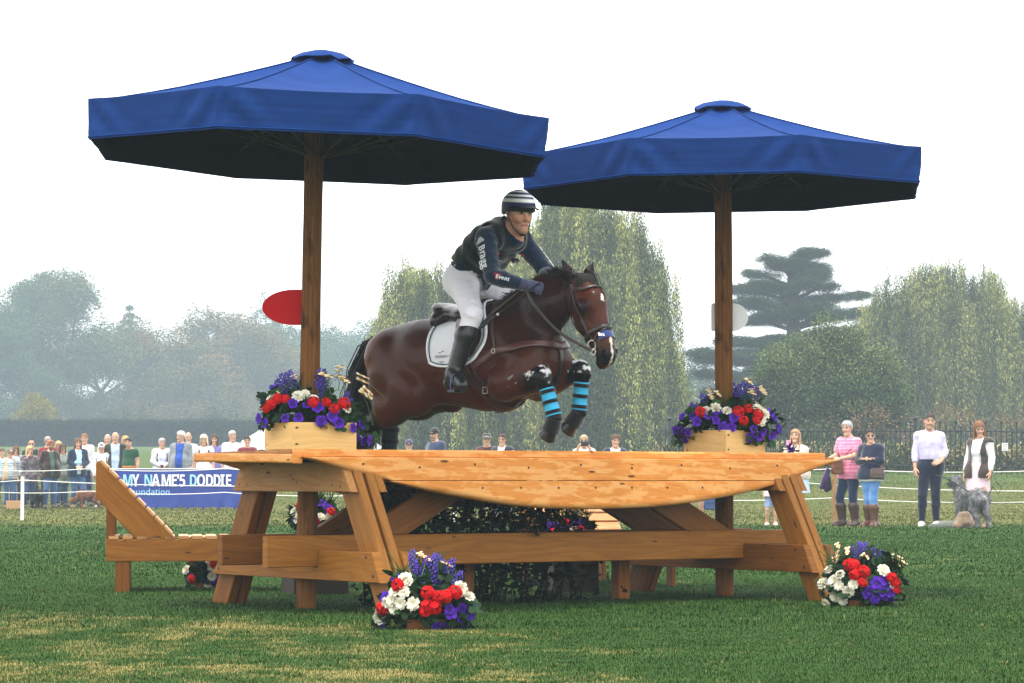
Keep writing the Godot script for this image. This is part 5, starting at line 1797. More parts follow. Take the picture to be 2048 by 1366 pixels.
func build_tack(o: Node3D, legs: Array, hinds: Array):
	var brown := lin(58, 32, 28)
	var dk := lin(28, 20, 20)
	var steel := lin(190, 186, 176)
	# saddle cloth: a quilted white pad with a dark green edge
	for s in [1.0, -1.0]:
		var pad := Build.new()
		var edge := Build.new()
		var rows := []
		var nu := 26
		var nv := 26
		var border := []
		for a in nv + 1:
			var row := []
			for k in nu + 1:
				var u := float(k) / nu
				var w := float(a) / nv
				var xb := lerpf(-0.03, 0.03, w) - 0.02 * sin(w * PI)
				var xf := lerpf(0.40, 0.48, w) + 0.085 * sin(w * PI)
				var low := 0.005 + 0.07 * pow(absf(u - 0.45) / 0.55, 4.0)
				var p := Vector3(lerpf(xb, xf, u), lerpf(0.44, low, w), 0.0)
				p.z = s * lerpf(0.03, 0.34, pow(w, 0.55))
				p = skin(p, 0.012 + 0.0022 * sin(u * 60.0) * sin(w * 60.0))
				row.append(p)
			if s < 0: row.reverse()
			rows.append(row)
		rows.reverse()
		pad.grid(rows, false, lin(222, 224, 230))
		for a in nv + 1: border.append(rows[nv - a][0])
		for k in nu + 1: border.append(rows[0][k])
		for a in nv + 1: border.append(rows[a][nu])
		var rad := []
		for p in border: rad.append(0.0065)
		edge.tube(border, rad, 6, lin(232, 234, 238))
		var inner := []
		for p in border: inner.append(skin(p.lerp(Vector3(0.26, 0.2, p.z), 0.075), 0.016))
		var rad2 := []
		for p in inner: rad2.append(0.004)
		edge.tube(inner, rad2, 6, lin(24, 66, 62))
		var pm := part("saddle_cloth", pad.mesh(), M.cloth, o)
		part("piping", edge.mesh(), M.cloth, pm)
		if s > 0:
			# the stitched maker's crest and lettering, flat print
			var txt := TextMesh.new()
			txt.text = "DEVOUCOUX"
			txt.font_size = 20
			txt.pixel_size = 0.0011
			txt.depth = 0.002
			var sf := SystemFont.new()
			sf.font_names = PackedStringArray(["Droid Serif"])
			txt.font = sf
			var q := skin(Vector3(0.15, 0.085, 0.33), 0.018)
			var mi := part("lettering", txt, M.print_grey, pm, Transform3D(Basis(Vector3.UP, 0.0) * Basis(Vector3.RIGHT, 0.15), q))
			var cr := Build.new()
			cr.box(Vector3(-0.035, 0.025, -0.001), Vector3(-0.012, 0.029, 0.001), lin(90, 90, 90))
			cr.box(Vector3(-0.005, 0.032, -0.001), Vector3(0.012, 0.037, 0.001), lin(90, 90, 90))
			cr.box(Vector3(-0.03, -0.034, -0.001), Vector3(0.02, -0.031, 0.001), lin(90, 90, 90))
			cr.box(Vector3(-0.015, -0.044, -0.001), Vector3(0.008, -0.041, 0.001), lin(90, 90, 90))
			part("crest", cr.mesh(), M.plain, pm, Transform3D(Basis(), q)).set_meta("kind", "stuff")
			var st := Build.new()
			strap(st, [Vector3(0.15, 0.165, 0.36), Vector3(0.21, 0.19, 0.36), Vector3(0.27, 0.225, 0.36)], 0.024, 0.008, lin(70, 26, 24))
			part("girth_loop", st.mesh(), M.leather, pm)
	# saddle: seat with pommel and cantle, flaps
	var sad := Node3D.new()
	sad.name = "saddle"
	o.add_child(sad, true)
	var sf2 := Field.new()
	var Z := Vector3(0, 0, 1)
	sf2.bone(Vector3(-0.035, 0.385, 0), Vector3(0.155, 0.355, 0), 0.06, 0.06, 0, 0.06, Z, 2.1)
	sf2.bone(Vector3(0.155, 0.355, 0), Vector3(0.335, 0.410, 0), 0.06, 0.055, 0, 0.05, Z, 1.7)
	sf2.bone(Vector3(-0.065, 0.420, -0.09), Vector3(-0.065, 0.420, 0.09), 0.032, 0.032, 0, 0.05)
	sf2.bone(Vector3(-0.035, 0.330, -0.13), Vector3(-0.035, 0.330, 0.13), 0.045, 0.045, 0, 0.04)
	sf2.bone(Vector3(0.345, 0.430, -0.06), Vector3(0.345, 0.430, 0.06), 0.03, 0.03, 0, 0.05)
	var sb := Build.new()
	sf2.mesh(0.013, sb, func(p: Vector3, n: Vector3, t: int) -> Color: return lin(150, 146, 146) if p.y > 0.42 and p.x < 0.03 and n.y > 0.3 else lin(34, 24, 26))
	part("seat", sb.mesh(), M.leather, sad)
	for s in [1.0, -1.0]:
		var fl := Build.new()
		var rows := []
		for a in 15:
			var row := []
			for k in 13:
				var u := k / 12.0
				var w := a / 14.0
				var x0 := lerpf(0.12, 0.36, w)
				var x1 := lerpf(0.33, 0.47, w) + 0.10 * sin(w * PI)
				var y := lerpf(0.42, 0.06 + 0.04 * pow(absf(u - 0.5) * 2.0, 2.0), w)
				row.append(skin(Vector3(lerpf(x0, x1, u), y, s * lerpf(0.06, 0.33, pow(w, 0.6))), 0.03 + 0.012 * smoothstep(0.6, 0.95, u) * sin(w * PI)))
			if s < 0: row.reverse()
			rows.append(row)
		rows.reverse()
		fl.grid(rows, false, lin(56, 28, 30))
		part("flap", fl.mesh(), M.leather, sad)
		var ir := Build.new()
		strap(ir, [Vector3(0.40, 0.22, 0.33 * s), Vector3(0.41, 0.08, 0.36 * s), Vector3(0.415, -0.04, 0.385 * s)], 0.026, 0.006, lin(66, 30, 26), false, 4)
		var c := Vector3(0.415, -0.155, 0.40 * s)
		var path := []
		var rad := []
		for k in 15:
			var a := -0.35 + (PI + 0.7) * k / 14
			path.append(c + Vector3(0.02 * cos(a) * 0.0, 0.03 + 0.085 * sin(a), 0.062 * cos(a)))
			rad.append(0.006)
		ir.tube(path, rad, 6, lin(40, 60, 110))
		ir.box(c + Vector3(-0.03, -0.015, -0.06), c + Vector3(0.03, 0.003, 0.06), lin(40, 44, 52))
		part("stirrup", ir.mesh(), M.leather, sad)
	# girth, overgirth, breastplate, martingale
	var g := Build.new()
	strap(g, [Vector3(0.425, -0.05, 0.34), Vector3(0.465, -0.16, 0.29), Vector3(0.515, -0.26, 0.15), Vector3(0.535, -0.29, 0), Vector3(0.515, -0.26, -0.15), Vector3(0.465, -0.16, -0.29)], 0.075, 0.012, lin(46, 28, 24))
	strap(g, [Vector3(0.365, 0.05, 0.34), Vector3(0.415, -0.12, 0.31), Vector3(0.495, -0.27, 0.12)], 0.04, 0.01, lin(60, 30, 24))
	for p in [Vector3(0.50, -0.17, 0.28)]:
		var q := skin(p, 0.016)
		g.tube([q + Vector3(-0.02, -0.02, 0), q + Vector3(0.02, -0.02, 0), q + Vector3(0.02, 0.02, 0), q + Vector3(-0.02, 0.02, 0), q + Vector3(-0.02, -0.02, 0)], [0.003, 0.003, 0.003, 0.003, 0.003], 5, steel)
	part("girth", g.mesh(), M.leather, o)
	var bp := Build.new()
	for s in [1.0, -1.0]:
		strap(bp, [Vector3(0.50, 0.42, 0.1 * s), Vector3(0.56, 0.26, 0.22 * s), Vector3(0.60, 0.105, 0.27 * s)], 0.024, 0.008, brown)
		strap(bp, [Vector3(0.44, -0.01, 0.32 * s), Vector3(0.53, 0.055, 0.30 * s), Vector3(0.60, 0.10, 0.27 * s), Vector3(0.72, 0.12, 0.24 * s), Vector3(0.88, 0.13, 0.14 * s), Vector3(0.96, 0.13, 0.0)], 0.05, 0.016, lin(74, 40, 36))
		var q := skin(Vector3(0.60, 0.105, 0.28 * s), 0.014)
		var ring := []
		var rr := []
		for k in 13:
			ring.append(q + Vector3(cos(TAU * k / 12) * 0.016, sin(TAU * k / 12) * 0.016, 0.003 * s))
			rr.append(0.0035)
		bp.tube(ring, rr, 5, steel, false)
	strap(bp, [Vector3(0.96, 0.11, 0), Vector3(0.92, -0.06, 0), Vector3(0.78, -0.24, 0), Vector3(0.5, -0.3, 0), Vector3(0.4, -0.3, 0)], 0.028, 0.008, dk)
	part("breastplate", bp.mesh(), M.leather, o)
	# bridle
	var br := Build.new()
	for s in [1.0, -1.0]:
		strap(br, [hd(1.09, 0.54, 0.06 * s), hd(1.145, 0.49, 0.09 * s), hd(1.16, 0.40, 0.09 * s), hd(1.205, 0.28, 0.07 * s), hd(1.262, 0.15, 0.055 * s)], 0.016, 0.007, dk)
		strap(br, [hd(1.145, 0.48, 0.09 * s), hd(1.10, 0.38, 0.075 * s), hd(1.06, 0.30, 0.03 * s), hd(1.055, 0.29, 0.0)], 0.012, 0.006, dk)
		strap(br, [hd(1.145, 0.482, 0.085 * s), hd(1.225, 0.465, 0.065 * s), hd(1.262, 0.445, 0.0)], 0.022, 0.01, lin(60, 52, 52))
		strap(br, [hd(1.175, 0.18, 0.0), hd(1.21, 0.18, 0.05 * s), hd(1.28, 0.205, 0.05 * s), hd(1.335, 0.215, 0.0)], 0.026, 0.01, lin(44, 34, 34))
		strap(br, [hd(1.335, 0.20, 0.0), hd(1.30, 0.15, 0.055 * s), hd(1.255, 0.09, 0.04 * s), hd(1.225, 0.08, 0.0)], 0.012, 0.006, dk)
		for e in [0.034, 0.02]:
			var ring := []
			var rr := []
			var c := skin(hd(1.263, 0.115 if e > 0.03 else 0.075, 0.06 * s), 0.012)
			for k in 17:
				ring.append(c + Vector3(cos(TAU * k / 16) * e, sin(TAU * k / 16) * e, 0))
				rr.append(0.004)
			br.tube(ring, rr, 6, steel, false)
	part("bridle", br.mesh(), M.leather, o)
	var nb := Build.new()
	var rows := []
	for a in 5:
		var row := []
		for k in 11:
			var u := k / 10.0 * 2.0 - 1.0
			row.append(skin(hd(1.36 - 0.03 * absf(u), lerpf(0.145, 0.19, a / 4.0) - 0.015 * u * u, -0.055 * u), 0.006))
		row.reverse()
		rows.append(row)
	nb.grid(rows, false, lin(40, 56, 104))
	var np := part("nose_net", nb.mesh(), M.cloth, o)
	var tm := TextMesh.new()
	tm.text = "Bragg"
	tm.font = bold_font()
	tm.font_size = 24
	tm.pixel_size = 0.0013
	tm.depth = 0.003
	part("lettering", tm, M.print_white, np, Transform3D(head_frame.basis.orthonormalized() * Basis(Vector3(0.0, 0.0, -1.0), Vector3(-0.25, 0.97, 0.0), Vector3(0.97, 0.25, 0.0)), skin(hd(1.36, 0.165, 0.045), 0.01)))
	# reins
	var rn := Build.new()
	strap(rn, [hd(1.262, 0.085, 0.07), Vector3(1.10, 0.22, 0.17), Vector3(0.92, 0.40, 0.205), Vector3(0.80, 0.55, 0.17)], 0.02, 0.006, lin(52, 42, 38), false, 8)
	strap(rn, [hd(1.262, 0.085, -0.07), Vector3(1.10, 0.22, -0.17), Vector3(0.92, 0.42, -0.19), Vector3(0.80, 0.56, -0.12)], 0.02, 0.006, lin(52, 42, 38), false, 8)
	strap(rn, [Vector3(0.80, 0.54, 0.15), Vector3(0.72, 0.46, 0.2), Vector3(0.60, 0.36, 0.25), Vector3(0.52, 0.30, 0.25), Vector3(0.42, 0.28, 0.24)], 0.018, 0.006, lin(40, 34, 32), false, 6)
	part("reins", rn.mesh(), M.leather, o)
	# boots: pale blue mesh on the fore cannons, dark on the hind
	for k in 4:
		var l: Array = (legs + hinds)[k]
		var fore := k < 2
		var bt := Build.new()
		var p0: Vector3 = (l[1] as Vector3).lerp(l[2], 0.28)
		var p1: Vector3 = (l[1] as Vector3).lerp(l[2], 0.93)
		var path := []
		var rad := []
		for q in 9:
			path.append(p0.lerp(p1, q / 8.0))
			rad.append((0.05 if fore else 0.058) + 0.002 * sin(q * 2.0) + (0.004 if q > 6 else 0.0))
		bt.tube(path, rad, 18, lin(60, 172, 214) if fore else lin(22, 44, 52))
		var bm := part("boot", bt.mesh(), M.boot_mesh if fore else M.cloth, o)
		var st := Build.new()
		for q in [0.12, 0.5, 0.88]:
			var c := p0.lerp(p1, q)
			var d := (p1 - p0).normalized() * 0.012
			st.tube([c - d, c + d], [0.0565 if fore else 0.063, 0.0565 if fore else 0.063], 18, lin(16, 17, 19))
		part("boot_strap", st.mesh(), M.cloth, bm)
		if fore:
			var bell := Build.new()
			bell.tube([(l[2] as Vector3).lerp(l[3], -0.1), (l[2] as Vector3).lerp(l[3], 0.5), (l[3] as Vector3).lerp(l[4], 0.15)], [0.05, 0.056, 0.06], 16, lin(18, 18, 19))
			part("overreach_boot", bell.mesh(), M.cloth, o)
	return

func bold_font() -> SystemFont:
	var f := SystemFont.new()
	f.font_names = PackedStringArray(["Droid Sans"])
	f.font_weight = 700
	return f
# ------------------------------------------------------------------ people
# Body axes: x forward, y up, z to the person's right.
enum {TORSO, PELVIS, THIGH, CALF, FOOT, UPPER, FORE, HAND, NECK, HEAD}

var head_cache := {}
var hand_cache := {}

func head_field(fem: bool) -> Field:
	var f := Field.new()
	var Z := Vector3(0, 0, 1)
	var j := 0.88 if fem else 1.0
	f.bone(Vector3(-0.028, 0.042, 0), Vector3(0.018, 0.048, 0), 0.088, 0.082, HEAD, 0.03, Z, 0.86)
	f.bone(Vector3(0.012, 0.01, 0), Vector3(0.03, -0.068, 0), 0.07, 0.05 * j, HEAD, 0.03, Z, 0.88)
	for s in [1.0, -1.0]:
		f.bone(Vector3(-0.005, -0.055, 0.042 * s * j), Vector3(0.06, -0.098, 0.012 * s), 0.026 * j, 0.018, HEAD, 0.025)
		f.bone(Vector3(0.05, -0.015, 0.042 * s), Vector3(0.066, -0.03, 0.034 * s), 0.022, 0.018, HEAD, 0.025)
		f.bone(Vector3(0.078, 0.033, 0.012 * s), Vector3(0.068, 0.036, 0.045 * s), 0.0095, 0.009, HEAD, 0.012)
		f.bone(Vector3(0.072, 0.014, 0.031 * s), Vector3(0.071, 0.014, 0.033 * s), 0.0125, 0.0125, HEAD, 0.006)
		f.bone(Vector3(-0.008, -0.022, 0.072 * s), Vector3(-0.016, 0.02, 0.082 * s), 0.009, 0.014, HEAD, 0.008)
		f.bone(Vector3(0.095, -0.028, 0.0), Vector3(0.086, -0.03, 0.013 * s), 0.01, 0.008, HEAD, 0.008)
	f.bone(Vector3(0.072, -0.102, 0), Vector3(0.07, -0.1, 0), 0.02 * j, 0.02 * j, HEAD, 0.025)
	f.bone(Vector3(0.078, 0.03, 0), Vector3(0.104, -0.02, 0), 0.009, 0.0125, HEAD, 0.012)
	f.bone(Vector3(0.078, -0.059, -0.016), Vector3(0.078, -0.059, 0.016), 0.0085, 0.0085, HEAD, 0.008)
	f.bone(Vector3(0.077, -0.071, -0.013), Vector3(0.077, -0.071, 0.013), 0.0085, 0.0085, HEAD, 0.008)
	f.bone(Vector3(-0.02, -0.05, 0), Vector3(-0.035, -0.16, 0), 0.056 * j, 0.058 * j, NECK, 0.03)
	return f

func head_build(fem: bool, cell: float) -> Array:    # [Build with plain white skin, tags]
	var key := "%s%.4f" % [fem, cell]
	if not head_cache.has(key):
		var f := head_field(fem)
		var b := Build.new()
		f.mesh(cell, b, func(_p: Vector3, _n: Vector3, _t: int) -> Color: return Color.WHITE)
		head_cache[key] = [b, f.tags]
	return head_cache[key]

func face_color(p: Vector3, skin_c: Color, brow: Color, beard: float, beard_c: Color, lips: Color) -> Color:
	var c := skin_c
	if p.x > 0.03:
		c = c.lerp(Color(skin_c.r * 1.02, skin_c.g * 0.78, skin_c.b * 0.74), 0.35 * clampf(1.0 - Vector2(p.y + 0.025, absf(p.z) - 0.04).length() / 0.025, 0, 1))
		var b := 1.0 if p.y < -0.035 and p.x > 0.0 else 0.0
		if beard > 0.0: c = c.lerp(beard_c, beard * b * smoothstep(-0.03, -0.05, p.y))
		if absf(p.y + 0.065) < 0.0095 and absf(p.z) < 0.020 and p.x > 0.076: c = c.lerp(lips, 0.75)
		if absf(p.y + 0.065) < 0.0022 and absf(p.z) < 0.022 and p.x > 0.07: c = lips * 0.35
		var ez := absf(absf(p.z) - 0.031)
		if p.x > 0.06 and absf(p.y - 0.014) < 0.0065 and ez < 0.013:
			c = lin(176, 166, 156) if ez > 0.007 else lin(44, 32, 26)
		elif p.x > 0.055 and absf(p.y - 0.014) < 0.0125 and ez < 0.019: c = skin_c * 0.62
		if p.x > 0.055 and absf(p.y - 0.036 - 0.004 * (1.0 - ez * 40.0)) < 0.005 and ez < 0.02: c = brow
	c.a = 1.0
	return c

func hand_build(pose: String, cell := 0.006) -> Array:   # x along the fingers, y the back of the hand, z towards the thumb
	if not hand_cache.has(pose):
		var f := Field.new()
		var Y := Vector3(0, 1, 0)
		f.bone(Vector3(-0.03, 0, 0), Vector3(0.02, 0, 0), 0.025, 0.03, HAND, 0.02, Y, 0.72)
		f.bone(Vector3(0.02, 0, 0.014), Vector3(0.075, 0, 0.022), 0.024, 0.016, HAND, 0.015, Y, 0.62)
		f.bone(Vector3(0.02, 0, -0.014), Vector3(0.07, 0, -0.024), 0.022, 0.015, HAND, 0.015, Y, 0.62)
		var curl: float = {"relaxed": 0.42, "fist": 1.35, "flat": 0.15}[pose]
		var lens := [0.072, 0.08, 0.074, 0.058]
		for k in 4:
			var z: float = 0.03 - 0.0195 * k
			var p := Vector3(0.084 - 0.004 * absf(k - 1.2), 0, z)
			var a := 0.0
			for q in 3:
				a += curl * [0.75, 1.15, 0.8][q] + 0.05 * k
				var l: float = lens[k] * [0.44, 0.31, 0.25][q]
				var e := p + Vector3(cos(a), -sin(a), 0.0) * l
				f.bone(p, e, 0.0094 - 0.0009 * q, 0.0086 - 0.0009 * q, HAND, 0.005)
				p = e
		var t0 := Vector3(0.012, -0.006, 0.03)
		var t1 := Vector3(0.045, -0.018, 0.056) if pose != "fist" else Vector3(0.05, -0.026, 0.046)
		var t2 := t1 + (Vector3(0.032, -0.012, 0.006) if pose != "fist" else Vector3(0.026, -0.02, -0.022))
		f.bone(t0, t1, 0.0145, 0.0105, HAND, 0.01)
		f.bone(t1, t2, 0.0103, 0.0085, HAND, 0.005)
		var b := Build.new()
		f.mesh(cell, b, func(_p: Vector3, _n: Vector3, _t: int) -> Color: return Color.WHITE)
		hand_cache[pose] = b
	return [hand_cache[pose]]

# J: joints. Returns the body Build with skin colours, its tags, and the head's transform.
func body_build(J: Dictionary, o: Dictionary) -> Dictionary:
	var f := Field.new()
	var k: float = o.get("scale", 1.0)
	var bulk: float = o.get("bulk", 1.0)
	var fem: bool = o.get("fem", false)
	var X: Vector3 = J.get("front", Vector3(1, 0, 0))
	var hipw := 1.05 if fem else 1.0
	var sr: float = (J.sh[0] - J.sh[1]).length() * 0.5
	var hc: Vector3 = (J.hip[0] + J.hip[1]) * 0.5
	# trunk
	f.bone(J.hip[0], J.hip[1], 0.112 * k * bulk * hipw, 0.112 * k * bulk * hipw, PELVIS, 0.05)
	f.bone(hc + (J.waist - hc) * 0.1, J.waist, 0.15 * k * bulk, (0.118 if fem else 0.135) * k * bulk, PELVIS, 0.06, X, 0.72)
	f.bone(J.waist, J.chest, (0.12 if fem else 0.138) * k * bulk, 0.158 * k * lerpf(bulk, 1.0, 0.4), TORSO, 0.06, X, 0.7)
	f.bone(J.chest, J.chest.lerp(J.neck, 0.75), 0.15 * k, 0.1 * k, TORSO, 0.06, X, 0.66)
	for s in 2:
		f.bone(J.chest.lerp(J.neck, 0.72), J.sh[s], 0.07 * k, 0.058 * k, TORSO, 0.05)
		if fem: f.bone(J.chest + X * 0.075 * k + (J.sh[s] - J.chest) * 0.28 - Vector3(0, 0.06 * k, 0), J.chest + X * 0.09 * k + (J.sh[s] - J.chest) * 0.3 - Vector3(0, 0.075 * k, 0), 0.055 * k, 0.05 * k, TORSO, 0.05)
	if bulk > 1.08: f.bone(J.waist + X * 0.03 * k, J.waist + X * 0.035 * k - Vector3(0, 0.06, 0), 0.125 * k * bulk, 0.12 * k * bulk, PELVIS, 0.08)
	f.bone(J.neck - Vector3(0, 0.05 * k, 0), J.neck.lerp(J.head, 0.6), 0.062 * k, 0.054 * k, NECK, 0.04)
	for s in 2:
		f.bone(J.hip[s], J.knee[s], 0.096 * k * bulk * hipw, 0.06 * k, THIGH, 0.05)
		f.bone(J.knee[s], J.knee[s].lerp(J.ankle[s], 0.35), 0.056 * k, 0.06 * k, CALF, 0.03)
		f.bone(J.knee[s].lerp(J.ankle[s], 0.35), J.ankle[s], 0.06 * k, 0.038 * k, CALF, 0.03)
		f.bone(J.ankle[s] - Vector3(0, 0.02 * k, 0), J.toe[s], 0.042 * k, 0.032 * k, FOOT, 0.03)
		f.bone(J.ankle[s] - Vector3(0, 0.02 * k, 0), J.heel[s], 0.04 * k, 0.032 * k, FOOT, 0.03)
		f.bone(J.sh[s], J.elbow[s], 0.056 * k * lerpf(bulk, 1.0, 0.5), 0.042 * k, UPPER, 0.04)
		f.bone(J.elbow[s], J.elbow[s].lerp(J.wrist[s], 0.3), 0.041 * k, 0.043 * k, FORE, 0.025)
		f.bone(J.elbow[s].lerp(J.wrist[s], 0.3), J.wrist[s], 0.043 * k, 0.029 * k, FORE, 0.025)
	var skin_c: Color = o.skin
	var b := Build.new()
	f.mesh(o.get("cell", 0.018), b, func(_p: Vector3, _n: Vector3, _t: int) -> Color: return skin_c)
	var tags := f.tags
	# head
	var hx := Transform3D((J.head_basis as Basis) * Basis.from_scale(Vector3.ONE * k * o.get("head_scale", 1.0)), J.head)
	var hb: Array = head_build(fem, o.get("head_cell", 0.0085))
	var first := b.v.size()
	b.add(hb[0], hx)
	var brow: Color = o.get("brow", (o.get("hair_color", lin(70, 50, 36)) as Color) * 0.7)
	for q in hb[0].v.size():
		b.c[first + q] = face_color(hb[0].v[q], skin_c, brow, o.get("beard", 0.0), o.get("beard_color", lin(70, 50, 36)), o.get("lips", Color(skin_c.r * 0.75, skin_c.g * 0.42, skin_c.b * 0.4)))
	tags.append_array(hb[1])
	for s in 2:
		var dir: Vector3 = (J.hand[s] - J.wrist[s]).normalized()
		var back: Vector3 = J.get("hand_back", [Vector3(0, 0, 1), Vector3(0, 0, -1)])[s]
		var z := dir.cross(back).normalized()
		var th := 1.0 if s == 0 else -1.0
		if J.has("thumb") and z.dot(J.thumb[s]) * th < 0.0: th = -th
		var y := z.cross(dir).normalized()
		var bs := Basis(dir, y, z * th) * Basis.from_scale(Vector3.ONE * k * (0.92 if fem else 1.0))
		var hbuild: Build = hand_build(J.get("hands", ["relaxed", "relaxed"])[s])[0]
		var mirrored := bs.determinant() < 0.0
		first = b.v.size()
		var fi := b.i.size()
		b.add(hbuild, Transform3D(bs, J.wrist[s] + dir * 0.028 * k), skin_c)
		if mirrored:
			for q in range(fi, b.i.size(), 3):
				var w := b.i[q]
				b.i[q] = b.i[q + 1]
				b.i[q + 1] = w
		for q in hbuild.v.size(): tags.append(HAND)
	return {"build": b, "tags": tags, "head": hx, "field": f}

# A standing figure's joints, for someone h metres tall who faces +x.
func stand(h: float, arms := "down", lean := 0.0, turn := 0.0, nod := 0.0, spread := 1.0) -> Dictionary:
	var k := h / 1.75
	var J := {}
	var L := Basis(Vector3(0, 0, 1), -lean)
	var hip := Vector3(0, 0.93 * k, 0)
	var up := func(x: float, y: float, z: float) -> Vector3: return hip + L * (Vector3(x, y, z) * k)
	var sp := 0.085 * spread
	J.hip = [hip + Vector3(0, 0, 0.085) * k, hip + Vector3(0, 0, -0.085) * k]
	J.knee = [Vector3(0.025, 0.50, sp + 0.015) * k, Vector3(0.03, 0.50, -sp - 0.005) * k]
	J.ankle = [Vector3(-0.03, 0.085, sp + 0.02) * k, Vector3(-0.02, 0.085, -sp - 0.02) * k]
	J.toe = [Vector3(0.14, 0.032, sp + 0.055) * k, Vector3(0.15, 0.032, -sp - 0.055) * k]
	J.heel = [Vector3(-0.075, 0.034, sp + 0.01) * k, Vector3(-0.065, 0.034, -sp - 0.01) * k]
	J.waist = up.call(0.01, 0.18, 0)
	J.chest = up.call(0.0, 0.38, 0)
	J.neck = up.call(-0.015, 0.535, 0)
	J.head = up.call(0.025, 0.70, 0)
	J.front = L * Vector3(1, 0, 0)
	J.sh = [up.call(-0.01, 0.478, 0.168), up.call(-0.01, 0.478, -0.168)]
	J.head_basis = Basis(Vector3.UP, -turn) * Basis(Vector3(0, 0, 1), -nod)
	var A := {
		"down": [[0.0, 0.23, 0.225], [0.07, 0.0, 0.235], [0.10, -0.08, 0.235]],
		"folded": [[0.02, 0.24, 0.23], [0.19, 0.12, 0.06], [0.22, 0.10, -0.01]],
		"phone": [[0.05, 0.25, 0.20], [0.24, 0.30, 0.075], [0.28, 0.35, 0.04]],
		"eyes": [[0.16, 0.36, 0.21], [0.24, 0.60, 0.10], [0.22, 0.66, 0.05]],
		"mouth": [[0.10, 0.28, 0.21], [0.17, 0.52, 0.09], [0.15, 0.59, 0.05]],
		"crossed": [[0.05, 0.26, 0.22], [0.17, 0.29, 0.0], [0.15, 0.31, -0.09]],
		"rail": [[0.10, 0.25, 0.21], [0.36, 0.22, 0.13], [0.43, 0.215, 0.09]],
		"pocket": [[-0.06, 0.24, 0.25], [0.06, 0.05, 0.20], [0.10, -0.01, 0.17]],
		"lead": [[0.0, 0.24, 0.24], [0.16, 0.10, 0.16], [0.21, 0.08, 0.10]]}
	var parts := arms.split("/")
	J.elbow = []; J.wrist = []; J.hand = []
	for s in 2:
		var a: Array = A[parts[mini(s, parts.size() - 1)]]
		var m := 1.0 if s == 0 else -1.0
		var q := []
		for e in a: q.append(up.call(e[0], e[1], e[2] * m))
		J.elbow.append(q[0]); J.wrist.append(q[1]); J.hand.append(q[2])
	if arms == "down": J.hand_back = [Vector3(0, 0, 1), Vector3(0, 0, -1)]
	else: J.hand_back = [Vector3(0.2, 0.6, 0.8), Vector3(0.2, 0.6, -0.8)]
	J.thumb = [Vector3(1, 0.5, 0), Vector3(1, 0.5, 0)]
	return J

func garment(called: String, B: Dictionary, lift: Callable, color: Callable, o: Node3D, mat_name := "cloth", y_low := -1e9, y_high := 1e9) -> MeshInstance3D:
	var s := shell(B.build, B.tags, lift, color, y_low, y_high)
	if s.v.size() == 0: return null
	return part(called, s.mesh(), M[mat_name], o)

var cloth_noise := noise(701, 5.0, 3)

func folds(p: Vector3, amp: float) -> float:
	return amp * (cloth_noise.get_noise_3d(p.x * 1.6, p.y * 1.0, p.z * 1.6) + 0.5 * cloth_noise.get_noise_3d(p.x * 3.5, p.y * 5.0, p.z * 3.5))

func hair_part(o: Node3D, B: Dictionary, style: String, c: Color, fem: bool, cell: float):
	var hx: Transform3D = B.head
	var hb: Array = head_build(fem, cell)
	var src: Build = hb[0]
	var nz := noise(733, 60.0, 2)
	var hs := shell(src, hb[1], func(p: Vector3, n: Vector3, t: int) -> float:
		if t != HEAD: return -1.0
		var line := 0.068 - 0.03 * smoothstep(0.02, 0.07, absf(p.z)) if p.x > 0.0 else 0.0
		if style == "bald": line = 0.5 if p.x > -0.03 else 0.03
		if style == "balding" and p.x > 0.0: line = 0.105
		line += 0.012 * nz.get_noise_3d(p.x * 0.8, p.y * 0.2, p.z * 0.8)
		var keep := p.y > line + (0.0 if p.x > 0.02 else -0.02 - 0.06 * smoothstep(0.0, -0.06, p.x))
		if style == "bald" or style == "balding": keep = keep and p.y < (0.06 if style == "bald" else 0.2)
		if p.x > -0.02 and p.y < 0.03 and absf(p.z) > 0.075: keep = false
		if not keep: return -1.0
		return {"short": 0.008, "bald": 0.006, "balding": 0.007, "grey_crop": 0.010, "bob": 0.022, "long": 0.016, "tied": 0.009, "curly": 0.02}[style] * (1.0 + 0.5 * nz.get_noise_3d(p.x, p.y, p.z)) * (1.0 + 0.4 * smoothstep(0.06, 0.12, p.y)),
		func(p: Vector3, n: Vector3, t: int) -> Color: return c * (0.85 + 0.35 * nz.get_noise_3d(p.x * 0.6, p.y * 0.25, p.z * 0.6)))
	var b := Build.new()
	b.add(hs, hx)
	var r := RandomNumberGenerator.new()
	r.seed = int(c.r * 1000.0) + style.length() * 17
	if style == "long" or style == "bob":
		var low := -0.34 if style == "long" else -0.13
		for k in 90:
			var a := lerpf(1.12, PI, r.randf()) * (1.0 if r.randf() < 0.5 else -1.0)
			var e := Vector3(cos(a) * 0.088 - 0.012, 0.03, sin(a) * 0.078)
			var f := low * r.randf_range(0.75, 1.05)
			var fwd := 0.05 if absf(a) < 1.6 and style == "long" else 0.0
			b.tube([hx * (e + Vector3(0, 0.05, 0)), hx * (e * 1.1), hx * Vector3(e.x * 1.12, f * 0.45, e.z * 1.2), hx * Vector3(e.x * 1.05 + fwd, f, e.z * 1.25)], [0.012, 0.015, 0.014, 0.004], 5, c * r.randf_range(0.75, 1.25), false)
	if style == "tied":
		b.ball(hx * Vector3(-0.115, 0.03, 0), Vector3.ONE * 0.032, 10, 8, c * 0.9)
	part("hair", b.mesh(), M.hair, o)

